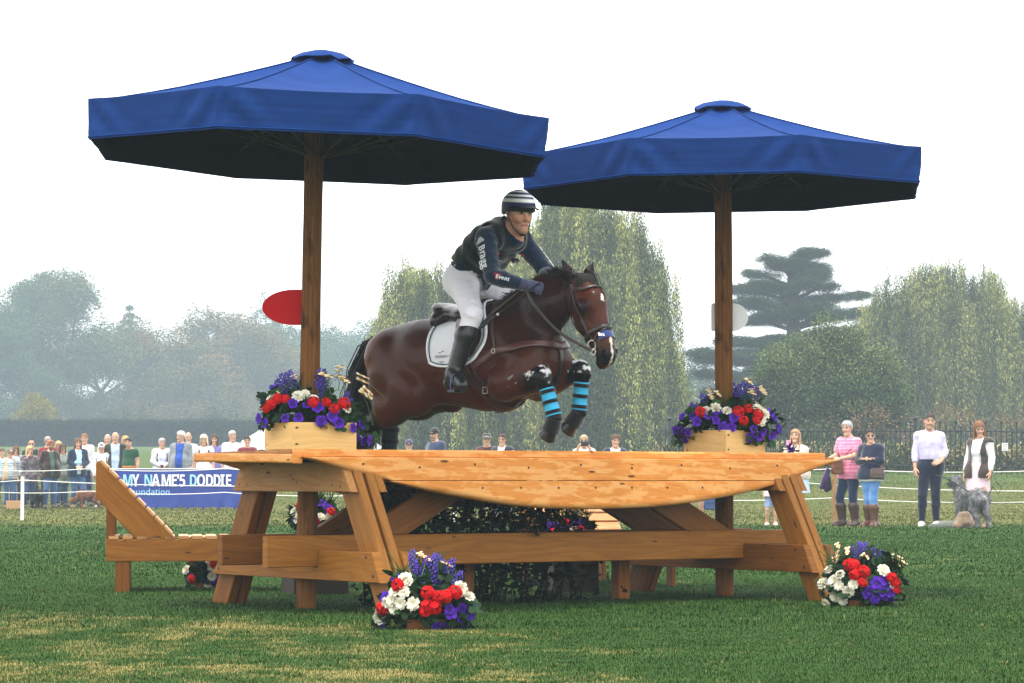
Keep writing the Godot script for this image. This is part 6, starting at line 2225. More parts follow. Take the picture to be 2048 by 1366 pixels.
func cap_part(o: Node3D, B: Dictionary, kind: String, c: Color, c2: Color):
	var hx: Transform3D = B.head
	var b := Build.new()
	if kind == "cap":
		var rows := []
		for q in [[0.03, 1.0], [0.06, 1.02], [0.09, 0.93], [0.115, 0.75], [0.133, 0.45], [0.14, 0.02]]:
			var row := []
			for k in 21:
				var a := TAU * k / 20
				row.append(hx * Vector3(-0.006 + cos(a) * 0.104 * q[1], q[0] + 0.012, -sin(a) * 0.09 * q[1]))
			rows.append(row)
		b.grid(rows, false, c)
		part("cap", b.mesh(), M.cloth, o)
		var p := Build.new()
		rows = []
		for q in 5:
			var t := q / 4.0
			var row := []
			for k in 11:
				var a := (k / 10.0 - 0.5) * 2.1
				row.append(hx * Vector3(-0.006 + cos(a) * (0.1 + 0.075 * t * cos(a * 0.75)), 0.047 - 0.018 * t - 0.012 * a * a, -sin(a) * (0.088 + 0.004 * t)))
			rows.append(row)
		p.grid(rows, false, c2)
		part("peak", p.mesh(), M.canvas_like, o)
	else:
		var rows := []
		for q in [[0.035, 1.75], [0.03, 1.78], [0.036, 1.72], [0.045, 1.06], [0.09, 1.0], [0.12, 0.92], [0.14, 0.7], [0.134, 0.05]]:
			var row := []
			for k in 25:
				var a := TAU * k / 24
				row.append(hx * Vector3(-0.006 + cos(a) * 0.102 * q[1], q[0] + 0.01 + (0.012 * sin(a) * sin(a) if q[1] > 1.2 else 0.0), -sin(a) * 0.09 * q[1]))
			rows.append(row)
		b.grid(rows, false, c)
		part("brimmed_hat", b.mesh(), M.cloth, o)

func glasses_part(o: Node3D, B: Dictionary, dark: bool):
	var hx: Transform3D = B.head
	var b := Build.new()
	for s in [1.0, -1.0]:
		if dark: b.ball(hx * Vector3(0.088, 0.01, 0.033 * s), Vector3(0.024, 0.02, 0.024), 10, 6, lin(16, 15, 16), hx.basis.orthonormalized() * Basis.from_scale(Vector3(0.3, 1, 1)))
		else:
			var ring := []
			var rr := []
			for k in 13:
				ring.append(hx * Vector3(0.093, 0.01 + 0.019 * sin(TAU * k / 12), 0.033 * s + 0.023 * cos(TAU * k / 12)))
				rr.append(0.0025)
			b.tube(ring, rr, 5, lin(30, 26, 26), false)
		b.tube([hx * Vector3(0.09, 0.016, 0.055 * s), hx * Vector3(0.05, 0.02, 0.078 * s), hx * Vector3(-0.01, 0.018, 0.088 * s)], [0.003, 0.003, 0.003], 5, lin(24, 22, 22))
	b.tube([hx * Vector3(0.095, 0.017, -0.012), hx * Vector3(0.099, 0.018, 0), hx * Vector3(0.095, 0.017, 0.012)], [0.003, 0.003, 0.003], 5, lin(24, 22, 22))
	part("sunglasses" if dark else "glasses", b.mesh(), M.shiny, o)

const PALE := Color(0.58, 0.33, 0.23)

# o keys: h, arms, lean, turn, nod, skin, fem, bulk; hair [style, colour]; hat [kind, colour, peak]; glasses ("dark", "clear");
# top {name, color, lift, sleeve (0 none, 0.5 short, 1 long), low (hem above the hip), under, open (half width of the open front)}; coat the same; legs {name, color, low}; shoes {name, color, top}
func spectator(label: String, at: Vector3, face: float, o: Dictionary, category := "person") -> Node3D:
	var n := thing("person", label, category, at, face, o.get("group", "spectators along the rope"))
	var h: float = o.h
	var k := h / 1.75
	o.scale = k
	if not o.has("skin"): o.skin = PALE
	o.head_cell = o.get("head_cell", 0.009)
	o.hair_color = o.hair[1] if o.has("hair") else lin(90, 70, 50)
	var J := stand(h, o.get("arms", "down"), o.get("lean", 0.0), o.get("turn", 0.0), o.get("nod", 0.0), o.get("spread", 1.0))
	# nobody stands quite alike: weight on one leg, a shoulder dropped, the head turned a little
	var pr := RandomNumberGenerator.new()
	pr.seed = label.hash()
	var sw := pr.randf_range(-1.0, 1.0)
	var hs := Vector3(0, 0, 0.035 * sw) * k
	for q in 2: J.hip[q] += hs + Vector3(0, (0.012 if q == 0 else -0.012) * sw, 0) * k
	J.waist += hs * 0.8
	J.chest += hs * 0.2
	J.knee[0 if sw < 0 else 1] += Vector3(0.06, -0.005, 0) * k * absf(sw)
	for key in ["knee", "ankle", "toe", "heel"]: J[key][0 if sw < 0 else 1] += Vector3(pr.randf_range(-0.02, 0.09), 0, 0.03 * (1.0 if sw < 0 else -1.0)) * k
	for q in 2: J.sh[q] += Vector3(0, (-0.014 if q == 0 else 0.014) * sw, 0) * k
	J.head_basis = Basis(Vector3.UP, pr.randf_range(-0.22, 0.22)) * Basis(Vector3.RIGHT, pr.randf_range(-0.08, 0.08)) * (J.head_basis as Basis)
	var B := body_build(J, o)
	part("body", B.build.mesh(), M.skin, n)
	var waist: Vector3 = J.waist
	var hipy: float = (J.hip[0] as Vector3).y
	var head_y: float = (J.neck as Vector3).y
	var elbow: Array = J.elbow
	var wrist: Array = J.wrist
	var sh: Array = J.sh
	if o.has("legs"):
		var L: Dictionary = o.legs
		var low: float = L.get("low", 0.06) * k
		garment(L.name, B, func(p: Vector3, nn: Vector3, t: int) -> float:
			if (t == PELVIS or t == THIGH or t == CALF) and p.y > low and p.y < hipy + 0.13 * k: return L.get("lift", 0.012) + 0.016 * smoothstep(0.3, 0.1, p.y) * (0.0 if L.get("tight", false) else 1.0) + folds(p, 0.006)
			return -1.0,
			func(p: Vector3, nn: Vector3, t: int) -> Color: return (L.color as Color) * (0.9 + 0.25 * cloth_noise.get_noise_3d(p.x * 3, p.y * 2, p.z * 3)), n, "cloth", low, hipy + 0.13 * k)
	if o.has("skirt"):
		var sk := Build.new()
		var rows := []
		var s0: Array = o.skirt     # [colour, hem height, flare]
		for q in 9:
			var t := q / 8.0
			var y := lerpf(s0[1] * k, hipy + 0.14 * k, t)
			var row := []
			for e in 33:
				var a := TAU * e / 32
				var w := lerpf(s0[2], 0.9, t) * (1.0 + 0.02 * sin(a * 7.0) * (1.0 - t)) * (1.0 if t < 0.75 else lerpf(1.0, 0.9, (t - 0.75) * 4.0))
				row.append(Vector3(0.008 + cos(a) * 0.158 * w * k, y, hs.z - sin(a) * 0.218 * w * k))
			rows.append(row)
		sk.grid(rows, false, s0[0])
		part("skirt", sk.mesh(), M.cloth_two, n)
	if o.has("shoes"):
		var S: Dictionary = o.shoes
		for side in [1.0, -1.0]:
			garment(S.name, B, func(p: Vector3, nn: Vector3, t: int) -> float: return S.get("lift", 0.012) if p.z * side > 0.0 and (t == FOOT and p.y < 0.5 or (t == CALF and p.y < S.get("top", 0.09) * k)) else -1.0,
				func(p: Vector3, nn: Vector3, t: int) -> Color: return S.color, n, "leather" if S.get("top", 0.0) > 0.2 else "cloth")
	for layer in ["top", "coat"]:
		if not o.has(layer): continue
		var T: Dictionary = o[layer]
		var sleeve: float = T.get("sleeve", 1.0)
		var low: float = hipy + T.get("low", -0.06) * k
		var open: float = T.get("open", 0.0)
		var tuck := 1 if T.get("low", -0.06) >= 0.0 and layer == "top" else 0
		if tuck: low = hipy + 0.09 * k
		var lift: float = T.get("lift", 0.012 if layer == "top" else 0.026)
		garment(T.name, B, func(p: Vector3, nn: Vector3, t: int) -> float:
			if p.y > head_y + 0.03 * k and t != UPPER: return -1.0
			if t == TORSO or ((t == PELVIS or t == THIGH) and p.y > low) or (t == NECK and p.y < head_y + T.get("collar", 0.0) * k):
				if open > 0.0 and p.x > 0.03 and absf(p.z) < open + 0.05 * (p.y - hipy): return -1.0
				if tuck == 1: return 0.003 + lift * smoothstep(low, low + 0.14 * k, p.y) + folds(p, 0.007) * smoothstep(low, low + 0.1 * k, p.y)
				return lift + (0.022 * smoothstep(waist.y + 0.14 * k, waist.y - 0.02 * k, p.y) if tuck == 0 else 0.0) + folds(p, 0.007)
			if t == UPPER and sleeve > 0.0:
				var s := 0 if p.z > 0.0 else 1
				if sleeve < 1.0 and (p - sh[s]).length() > (elbow[s] - sh[s]).length() * sleeve: return -1.0
				return lift * 0.9 + (0.01 if sleeve < 1.0 else 0.0) + folds(p, 0.006)
			if t == FORE and sleeve >= 1.0:
				var s := 0 if (p - wrist[0]).length() + (p - elbow[0]).length() < (p - wrist[1]).length() + (p - elbow[1]).length() else 1
				if (p - elbow[s]).length() > (wrist[s] - elbow[s]).length() * T.get("cuff", 0.97): return -1.0
				return lift * 0.8 + folds(p, 0.006)
			return -1.0,
			func(p: Vector3, nn: Vector3, t: int) -> Color:
				var c: Color = T.color
				if T.has("stripe"):
					for s in T.stripe:
						if p.y > hipy + s[0] * k and p.y < hipy + s[1] * k and t != UPPER: c = s[2]
				if T.has("pattern") and cloth_noise.get_noise_3d(p.x * 9.0, p.y * 9.0, p.z * 9.0) > 0.08: c = T.pattern
				if T.has("hoops") and fposmod(p.y, 0.05) < 0.02: c = T.hoops
				return c * (0.92 + 0.25 * cloth_noise.get_noise_3d(p.x * 2, p.y * 2, p.z * 2)), n, "cloth", low if T.get("hem", true) else -1e9)
	if o.has("hair"): hair_part(n, B, o.hair[0], o.hair[1], o.get("fem", false), o.head_cell)
	if o.has("hat"): cap_part(n, B, o.hat[0], o.hat[1], o.hat[2] if o.hat.size() > 2 else o.hat[1])
	if o.has("glasses"): glasses_part(n, B, o.glasses == "dark")
	if o.has("scarf"):
		var sc := Build.new()
		var path := []
		var rad := []
		for q in 15:
			var a := TAU * q / 14
			path.append(J.neck + Vector3(cos(a) * 0.085, 0.01 - 0.03 * cos(a), sin(a) * 0.085) * k)
			rad.append(0.035 * k)
		sc.tube(path, rad, 8, o.scarf)
		for s in [-1, 1]: sc.tube([J.neck + Vector3(0.09, -0.03, 0.03 * s) * k, J.chest + Vector3(0.135, 0, 0.04 * s) * k, J.waist + Vector3(0.14, 0.03, 0.045 * s) * k], [0.035, 0.04, 0.045], 8, o.scarf, true, 0.4)
		part("scarf", sc.mesh(), M.cloth, n)
	if o.has("straps"):
		var st := Build.new()
		for s in 2:
			var m := 1.0 if s == 0 else -1.0
			var path := []
			for e in [[-0.13, 0.30, 0.1], [-0.07, 0.53, 0.11], [0.02, 0.545, 0.11], [0.11, 0.42, 0.115], [0.12, 0.25, 0.13], [0.02, 0.15, 0.17]]:
				path.append(Vector3(0, 0.93, 0) * k + Basis(Vector3(0, 0, 1), -o.get("lean", 0.0)) * Vector3(e[0] * 1.12, e[1], e[2] * m) * k)
			st.tube(path, [0.02, 0.02, 0.02, 0.02, 0.018, 0.016], 6, o.straps, true, 0.5)
		part("backpack_straps", st.mesh(), M.cloth, n)
	n.set_meta("J", 0)
	n.remove_meta("J")
	n.set_meta("at", 0)
	n.remove_meta("at")
	return n

func world_of(n: Node3D, h: float, arms: String, s: int, lean := 0.0) -> Vector3:
	var J := stand(h, arms, lean)
	return n.transform * (J.wrist[s] + (J.hand[s] - J.wrist[s]).normalized() * 0.09)

func xz(px: float, d: float) -> Vector3:
	var x := pix(px, d)
	return Vector3(x, land(x, -d), -d)
# ------------------------------------------------------------------ the rider
func build_rider():
	var o := thing("rider", "rider in navy and black with a striped hat cover, crouched over the horse", "person", HORSE_AT, HORSE_TURN)
	var J := {}
	var v := func(x: float, y: float, z: float) -> Vector3: return Vector3(x, y, z)
	J.hip = [v.call(0.165, 0.60, 0.095), v.call(0.165, 0.60, -0.095)]
	J.knee = [v.call(0.46, 0.345, 0.295), v.call(0.49, 0.37, -0.29)]
	J.ankle = [v.call(0.365, -0.035, 0.375), v.call(0.40, -0.02, -0.36)]
	J.toe = [v.call(0.50, -0.125, 0.425), v.call(0.53, -0.10, -0.41)]
	J.heel = [v.call(0.325, -0.105, 0.375), v.call(0.36, -0.09, -0.36)]
	J.waist = v.call(0.215, 0.715, 0)
	J.chest = v.call(0.36, 0.825, 0)
	J.neck = v.call(0.525, 0.92, 0)
	J.head = v.call(0.605, 1.02, 0.0)
	J.front = Vector3(0.62, -0.78, 0)
	J.sh = [v.call(0.475, 0.865, 0.185), v.call(0.475, 0.865, -0.185)]
	J.elbow = [v.call(0.615, 0.595, 0.275), v.call(0.60, 0.65, -0.28)]
	J.wrist = [v.call(0.80, 0.535, 0.165), v.call(0.77, 0.555, -0.12)]
	J.hand = [v.call(0.88, 0.52, 0.12), v.call(0.84, 0.535, -0.08)]
	J.hands = ["fist", "fist"]
	J.hand_back = [Vector3(0.2, 0.55, 0.8), Vector3(0.2, 0.55, -0.8)]
	J.thumb = [Vector3(0.3, 1, 0), Vector3(0.3, 1, 0)]
	J.head_basis = Basis(Vector3.UP, -0.32) * Basis(Vector3(0, 0, 1), -0.10)
	var opt := {"scale": 0.98, "skin": lin(206, 150, 122), "cell": 0.0105, "head_cell": 0.0048, "beard": 0.32, "beard_color": lin(96, 70, 58), "hair_color": lin(60, 44, 34), "lips": lin(170, 98, 88), "head_scale": 1.04}
	var B := body_build(J, opt)
	part("body", B.build.mesh(), M.skin, o)
	var navy := lin(20, 34, 58)
	var black := lin(20, 22, 27)
	var wr: Array = J.wrist
	var el: Array = J.elbow
	var kn: Array = J.knee
	garment("breeches", B, func(p: Vector3, n: Vector3, t: int) -> float:
		if t == PELVIS and (p - J.waist).dot(Vector3(0.5, 0.85, 0)) > 0.0: return -1.0
		if t == PELVIS or t == THIGH: return 0.010 + folds(p, 0.010)
		if t == CALF:
			var s := 0 if p.z > 0.0 else 1
			if (p - kn[s]).dot((J.ankle[s] - kn[s]).normalized()) < 0.10: return 0.007
		return -1.0,
		func(p: Vector3, n: Vector3, t: int) -> Color: return lin(234, 232, 240), o)
	for side in [1.0, -1.0]:
		garment("boot", B, func(p: Vector3, n: Vector3, t: int) -> float:
			if p.z * side < 0.0: return -1.0
			if t == FOOT: return 0.012
			if t == CALF:
				var s := 0 if p.z > 0.0 else 1
				var d: float = (p - kn[s]).dot((J.ankle[s] - kn[s]).normalized())
				if d > 0.085 - 0.05 * clampf((p.x - kn[s].x) * 8.0, -1, 1): return 0.014 + folds(p, 0.004)
			return -1.0,
			func(p: Vector3, n: Vector3, t: int) -> Color: return lin(22, 22, 24), o, "leather")
	garment("shirt", B, func(p: Vector3, n: Vector3, t: int) -> float:
		if t == TORSO: return 0.008
		if t == NECK and (p - J.waist).dot((J.neck - J.waist).normalized()) < 0.405: return 0.009
		if t == UPPER: return 0.013 + folds(p, 0.010)
		if t == FORE:
			var s := 0 if p.z > 0.0 else 1
			if (p - el[s]).length() > (wr[s] - el[s]).length() * 0.96: return -1.0
			return 0.011 + folds(p, 0.005)
		if t == PELVIS and (p - J.waist).dot(Vector3(0.5, 0.85, 0)) > -0.05: return 0.013
		return -1.0,
		func(p: Vector3, n: Vector3, t: int) -> Color: return navy, o)
	garment("body_protector", B, func(p: Vector3, n: Vector3, t: int) -> float:
		var side := absf(p.z)
		var along: float = (p - J.waist).dot((J.neck - J.waist).normalized())
		if (t == TORSO or t == PELVIS) and along > -0.045 and along < 0.40 and side < 0.168:
			var front: float = n.dot(J.front)
			if along > 0.34 and front > 0.15 and side < 0.07: return -1.0
			return 0.034 + 0.005 * sin(along * 62.0) * smoothstep(0.1, 0.5, absf(front)) + 0.004 * sin(p.z * 60.0)
		return -1.0,
		func(p: Vector3, n: Vector3, t: int) -> Color: return black, o)
	for side in [1.0, -1.0]:
		garment("glove", B, func(p: Vector3, n: Vector3, t: int) -> float:
			if p.z * side < 0.0: return -1.0
			if t == HAND: return 0.003
			if t == FORE:
				var s := 0 if p.z > 0.0 else 1
				if (p - el[s]).length() > (wr[s] - el[s]).length() * 0.88: return 0.014
			return -1.0,
			func(p: Vector3, n: Vector3, t: int) -> Color: return lin(62, 66, 92), o)
	# belt
	var belt := Build.new()
	var up := Vector3(0.42, 0.9, 0).normalized()
	var fw := up.cross(Vector3(0, 0, -1)).normalized() * -1.0
	var path := []
	var rad := []
	for k in 25:
		var a := TAU * k / 24
		path.append(J.waist - up * 0.055 + Vector3(0.012, 0, 0) + Vector3(0, 0, sin(a)) * 0.158 + Vector3(up.y, -up.x, 0) * cos(a) * 0.122)
		rad.append(0.019)
	belt.tube(path, rad, 8, lin(20, 22, 30), false, 0.35, up)
	part("belt", belt.mesh(), M.leather, o)
	# hat: skull shell under a navy and white striped silk, peak, harness
	var hx: Transform3D = B.head
	var hat := Build.new()
	var rows := []
	var bands := []
	for q in 26:
		var t := q / 25.0
		var e := lerpf(-0.35, PI / 2, t)
		bands.append(t)
		var row := []
		for k in 33:
			var a := TAU * k / 32
			var w := cos(e) if e > 0 else lerpf(1.0, 0.97, -e / 0.35)
			row.append(hx * Vector3(-0.012 + cos(a) * 0.132 * w, 0.058 + sin(e) * 0.108 + (0.02 * smoothstep(0.3, -0.4, cos(a)) * -1.0 if t < 0.15 else 0.0), -sin(a) * 0.107 * w))
		rows.append(row)
	hat.grid(rows, false)
	for k in hat.v.size():
		var row := k / 33
		var t: float = bands[row]
		hat.c[k] = lin(30, 38, 74)
		if t > 0.31 and t < 0.42: hat.c[k] = lin(226, 224, 222)
		if (t > 0.50 and t < 0.60) or (t > 0.70 and t < 0.80): hat.c[k] = lin(222, 220, 218)
		if t < 0.16: hat.c[k] = lin(16, 17, 22)
	part("helmet", hat.mesh(), M.silk, o)
	var pk := Build.new()
	rows = []
	for q in 6:
		var t := q / 5.0
		var row := []
		for k in 15:
			var a := (k / 14.0 - 0.5) * 2.4
			row.append(hx * Vector3(-0.012 + cos(a) * (0.128 + 0.058 * t * pow(maxf(cos(a * 0.75), 0), 0.5)), 0.064 - 0.016 * t - 0.018 * a * a * 0.5, -sin(a) * (0.104 + 0.012 * t)))
		rows.append(row)
	pk.grid(rows, false, lin(16, 17, 22))
	part("peak", pk.mesh(), M.silk, o)
	var hs := Build.new()
	for s in [1.0, -1.0]:
		hs.tube([hx * Vector3(0.02, 0.04, 0.088 * s), hx * Vector3(0.015, -0.02, 0.083 * s), hx * Vector3(0.035, -0.085, 0.06 * s), hx * Vector3(0.06, -0.125, 0.018 * s)], [0.006, 0.006, 0.008, 0.012], 6, lin(18, 17, 18), true, 0.6)
		hs.tube([hx * Vector3(-0.075, 0.02, 0.08 * s), hx * Vector3(-0.03, -0.03, 0.085 * s), hx * Vector3(0.018, -0.045, 0.078 * s)], [0.006, 0.005, 0.005], 6, lin(18, 17, 18), true, 0.6)
	hs.ball(hx * Vector3(0.062, -0.126, 0), Vector3(0.02, 0.012, 0.026), 10, 6, lin(18, 17, 18))
	part("chin_strap", hs.mesh(), M.leather, o)
	# chest buckles and the red toggle
	var bk := Build.new()
	var up2: Vector3 = (J.neck - J.waist).normalized()
	var fr := Vector3(up2.y, -up2.x, 0)
	for s in [1.0, -1.0]:
		var c: Vector3 = J.chest + up2 * 0.06 + fr * 0.16 + Vector3(0, 0, 0.085 * s)
		bk.box(Vector3(-0.012, -0.012, -0.026), Vector3(0.012, 0.012, 0.026), lin(46, 46, 50), Transform3D(Basis(up2, fr, Vector3(0, 0, 1)), c))
		bk.box(Vector3(-0.004, 0.012, -0.02), Vector3(0.004, 0.015, 0.02), lin(150, 150, 152), Transform3D(Basis(up2, fr, Vector3(0, 0, 1)), c))
	bk.ball(J.chest + up2 * 0.10 + fr * 0.145 + Vector3(0, 0, 0.125), Vector3(0.014, 0.014, 0.014), 8, 6, lin(176, 20, 34))
	bk.ball(J.chest + up2 * 0.10 + fr * 0.145 + Vector3(0, 0, -0.125), Vector3(0.01, 0.01, 0.01), 8, 6, lin(176, 20, 34))
	part("buckles", bk.mesh(), M.leather, o).set_meta("kind", "stuff")
	# sleeve lettering
	for s in 2:
		var m := 1.0 if s == 0 else -1.0
		var a: Vector3 = J.sh[s]
		var e: Vector3 = el[s]
		var d := (e - a).normalized()
		var out := (Vector3(-0.25, 0.1, m) - d * d.dot(Vector3(-0.25, 0.1, m))).normalized() if s == 0 else (Vector3(0.75, 0.1, m * 0.5) - d * d.dot(Vector3(0.75, 0.1, m * 0.5))).normalized()
		if s == 0: out = (Vector3(0.15, 0.1, m) - d * d.dot(Vector3(0.15, 0.1, m))).normalized()
		sleeve_text(o, "Bragg", a + d * 0.095, d, out, 0.0021, 0.069, M.print_white)
		if s == 0:
			sleeve_text(o, "¨", a + d * 0.158, d, out, 0.0016, 0.071, M.print_white)
			var tri := Build.new()
			var y := out.cross(d).normalized()
			var c := a + d * 0.045 + out * 0.074
			tri.tri(c - d * 0.03 + y * 0.0, c + d * 0.035 - y * 0.038, c + d * 0.03 + y * 0.034)
			tri.tri(c - d * 0.03 + y * 0.0, c + d * 0.03 + y * 0.034, c + d * 0.035 - y * 0.038)
			part("badge", tri.mesh(), M.print_white, o)
			var fd: Vector3 = (wr[0] - el[0]).normalized()
			var fo := (Vector3(0.1, 0.25, 1) - fd * fd.dot(Vector3(0.1, 0.25, 1))).normalized()
			var fy := fo.cross(fd).normalized()
			var red := Build.new()
			var c2: Vector3 = el[0] + fd * 0.045 + fo * 0.058
			red.tri(c2 - fd * 0.028 + fy * 0.02, c2 - fy * 0.03 + fd * 0.0, c2 + fd * 0.03 + fy * 0.022)
			red.tri(c2 - fd * 0.028 + fy * 0.02, c2 + fd * 0.03 + fy * 0.022, c2 - fy * 0.03)
			part("badge", red.mesh(), M.print_red, o)
			sleeve_text(o, "Event", el[0] + fd * 0.035, fd, fo, 0.0011, 0.06, M.print_white)
	# whip held in the right hand
	var w := thing("riding_whip", "black riding whip in the rider's right hand along the horse's shoulder", "whip", HORSE_AT, HORSE_TURN)
	var wb := Build.new()
	wb.tube([Vector3(0.91, 0.545, 0.14), Vector3(0.85, 0.495, 0.175), Vector3(0.60, 0.26, 0.36)], [0.007, 0.006, 0.004], 8, lin(24, 24, 26))
	part("shaft", wb.mesh(), M.leather, w)
	var wt := Build.new()
	wt.tube([Vector3(0.67, 0.326, 0.308), Vector3(0.585, 0.246, 0.371)], [0.009, 0.012], 8, lin(30, 30, 32))
	wt.tube([Vector3(0.69, 0.345, 0.293), Vector3(0.68, 0.3355, 0.3005)], [0.0095, 0.0095], 8, lin(190, 190, 186))
	part("flap", wt.mesh(), M.leather, w)

func sleeve_text(o: Node3D, text: String, at: Vector3, along: Vector3, out: Vector3, size: float, rise_by: float, m: Material):
	var tm := TextMesh.new()
	tm.text = text
	tm.font = bold_font()
	tm.font_size = 32
	tm.pixel_size = size
	tm.depth = 0.002
	tm.curve_step = 1.0
	tm.horizontal_alignment = HORIZONTAL_ALIGNMENT_LEFT
	var y := out.cross(along).normalized()
	part("lettering", tm, m, o, Transform3D(Basis(along, y, out), at + out * rise_by))
# ------------------------------------------------------------------ the spectators
func build_people():
	spectator("person cut off by the left edge in a turquoise shirt", Vector3(-11.900, 0.140, -66.500), -1.22, {"h": 1.379, "cell": 0.024, "head_cell": 0.0105, "hair": ["short", lin(84, 58, 40)], "top": {"name": "shirt", "color": lin(150, 206, 216)}, "legs": {"name": "jeans", "color": lin(62, 92, 130)}, "shoes": {"name": "shoe", "color": lin(40, 38, 40)}})
	spectator("man in a grey-red cap and beige quilted waistcoat near the left edge", Vector3(-11.660, 0.130, -66.200), -1.15, {"h": 1.373, "cell": 0.024, "head_cell": 0.0105, "bulk": 1.12, "hair": ["short", lin(170, 168, 166)], "hat": ["cap", lin(96, 74, 74), lin(110, 60, 60)], "top": {"name": "striped_shirt", "color": lin(196, 206, 212), "hoops": lin(120, 140, 160)}, "coat": {"name": "quilted_waistcoat", "color": lin(196, 174, 142), "sleeve": 0, "open": 0.05}, "legs": {"name": "jeans", "color": lin(62, 92, 130)}, "shoes": {"name": "shoe", "color": lin(40, 38, 40)}})
	spectator("woman in sunglasses and a pale striped top behind the beige waistcoat man", Vector3(-11.869, 0.192, -68.200), -1.26, {"h": 1.391, "cell": 0.024, "head_cell": 0.0105, "fem": true, "hair": ["bob", lin(112, 66, 44)], "glasses": "dark", "top": {"name": "top", "color": lin(206, 212, 220), "hoops": lin(110, 126, 160)}, "legs": {"name": "trousers", "color": lin(38, 52, 82)}, "shoes": {"name": "shoe", "color": lin(40, 38, 40)}})
	spectator("bald man in sunglasses and a dark green jacket at the back", Vector3(-11.599, 0.211, -68.800), -1.29, {"h": 1.548, "cell": 0.024, "head_cell": 0.0105, "hair": ["balding", lin(44, 34, 30)], "glasses": "dark", "top": {"name": "shirt", "color": lin(90, 110, 100)}, "coat": {"name": "jacket", "color": lin(36, 52, 46)}, "legs": {"name": "trousers", "color": lin(50, 52, 54)}, "shoes": {"name": "shoe", "color": lin(40, 38, 40)}})
	spectator("woman with long blonde hair, hand at her mouth, purple patterned coat", Vector3(-11.224, 0.133, -66.300), -1.19, {"h": 1.441, "cell": 0.024, "head_cell": 0.0105, "fem": true, "arms": "mouth/down", "hair": ["long", lin(200, 172, 124)], "top": {"name": "jumper", "color": lin(120, 116, 120), "pattern": lin(90, 60, 84)}, "coat": {"name": "coat", "color": lin(86, 66, 84), "pattern": lin(130, 130, 124), "open": 0.03, "low": -0.2}, "legs": {"name": "jeans", "color": lin(52, 78, 120)}, "shoes": {"name": "shoe", "color": lin(40, 38, 40)}})
	spectator("man in sunglasses and a dark red jacket behind the bearded man", Vector3(-11.103, 0.192, -68.200), -1.33, {"h": 1.630, "cell": 0.024, "head_cell": 0.0105, "hair": ["grey_crop", lin(170, 168, 166)], "glasses": "dark", "top": {"name": "jacket", "color": lin(128, 34, 42)}, "legs": {"name": "trousers", "color": lin(38, 52, 82)}, "shoes": {"name": "shoe", "color": lin(40, 38, 40)}})
	spectator("bearded man in an orange-brown cap and dark brown jacket", Vector3(-10.720, 0.130, -66.200), -1.08, {"h": 1.570, "cell": 0.024, "head_cell": 0.0105, "bulk": 1.1, "hair": ["short", lin(44, 34, 30)], "hat": ["cap", lin(150, 82, 44), lin(128, 68, 38)], "beard": 0.9, "beard_color": lin(70, 46, 34), "top": {"name": "shirt", "color": lin(70, 96, 84)}, "coat": {"name": "jacket", "color": lin(50, 36, 32), "open": 0.02, "low": -0.12}, "legs": {"name": "jeans", "color": lin(62, 92, 130)}, "shoes": {"name": "shoe", "color": lin(70, 58, 48)}, "arms": "pocket"})
	spectator("woman with short blonde hair partly hidden behind the bearded man", Vector3(-10.884, 0.198, -68.400), -1.22, {"h": 1.507, "cell": 0.024, "head_cell": 0.0105, "fem": true, "hair": ["bob", lin(200, 172, 124)], "top": {"name": "blouse", "color": lin(206, 196, 176)}, "legs": {"name": "trousers", "color": lin(38, 52, 82)}, "shoes": {"name": "shoe", "color": lin(40, 38, 40)}})
	spectator("woman in sunglasses and a long grey-green top beside the bearded man", Vector3(-10.567, 0.155, -67.000), -1.12, {"h": 1.462, "cell": 0.024, "head_cell": 0.0105, "fem": true, "hair": ["bob", lin(84, 58, 40)], "glasses": "dark", "top": {"name": "tunic", "color": lin(140, 150, 138), "sleeve": 0.5, "low": -0.25}, "legs": {"name": "jeans", "color": lin(62, 92, 130)}, "shoes": {"name": "shoe", "color": lin(40, 38, 40)}})
	spectator("woman in a navy jacket with a pale blue scarf, hands folded", Vector3(-10.096, 0.133, -66.300), -1.22, {"h": 1.615, "cell": 0.024, "head_cell": 0.0105, "fem": true, "arms": "folded", "hair": ["long", lin(104, 76, 56)], "scarf": lin(166, 206, 226), "top": {"name": "shirt", "color": lin(180, 210, 226)}, "coat": {"name": "jacket", "color": lin(28, 42, 70), "low": -0.12, "open": 0.03}, "legs": {"name": "jeans", "color": lin(62, 92, 130)}, "shoes": {"name": "shoe", "color": lin(120, 96, 70)}})
	spectator("tall man with cropped reddish hair in a white shirt", Vector3(-10.140, 0.174, -67.600), -1.40, {"h": 1.711, "cell": 0.024, "head_cell": 0.0105, "hair": ["short", lin(140, 92, 62)], "top": {"name": "shirt", "color": lin(222, 222, 224)}, "legs": {"name": "jeans", "color": lin(46, 66, 112)}, "shoes": {"name": "shoe", "color": lin(40, 38, 40)}})
	spectator("person in a white cap and white hooded top wearing a rucksack", Vector3(-9.578, 0.140, -66.500), -1.33, {"h": 1.507, "cell": 0.024, "head_cell": 0.0105, "fem": true, "hair": ["short", lin(84, 58, 40)], "hat": ["cap", lin(226, 226, 222), lin(226, 226, 222)], "top": {"name": "hooded_top", "color": lin(228, 228, 230), "lift": 0.025, "open": 0.0}, "straps": lin(40, 42, 46), "legs": {"name": "trousers", "color": lin(190, 180, 158)}, "shoes": {"name": "shoe", "color": lin(180, 176, 170)}})
	spectator("white-haired man in a pale pink shirt behind the waxed jacket man", Vector3(-9.708, 0.198, -68.400), -1.40, {"h": 1.675, "cell": 0.024, "head_cell": 0.0105, "hair": ["balding", lin(214, 212, 208)], "top": {"name": "shirt", "color": lin(226, 196, 196)}, "legs": {"name": "trousers", "color": lin(80, 80, 86)}, "shoes": {"name": "shoe", "color": lin(40, 38, 40)}})
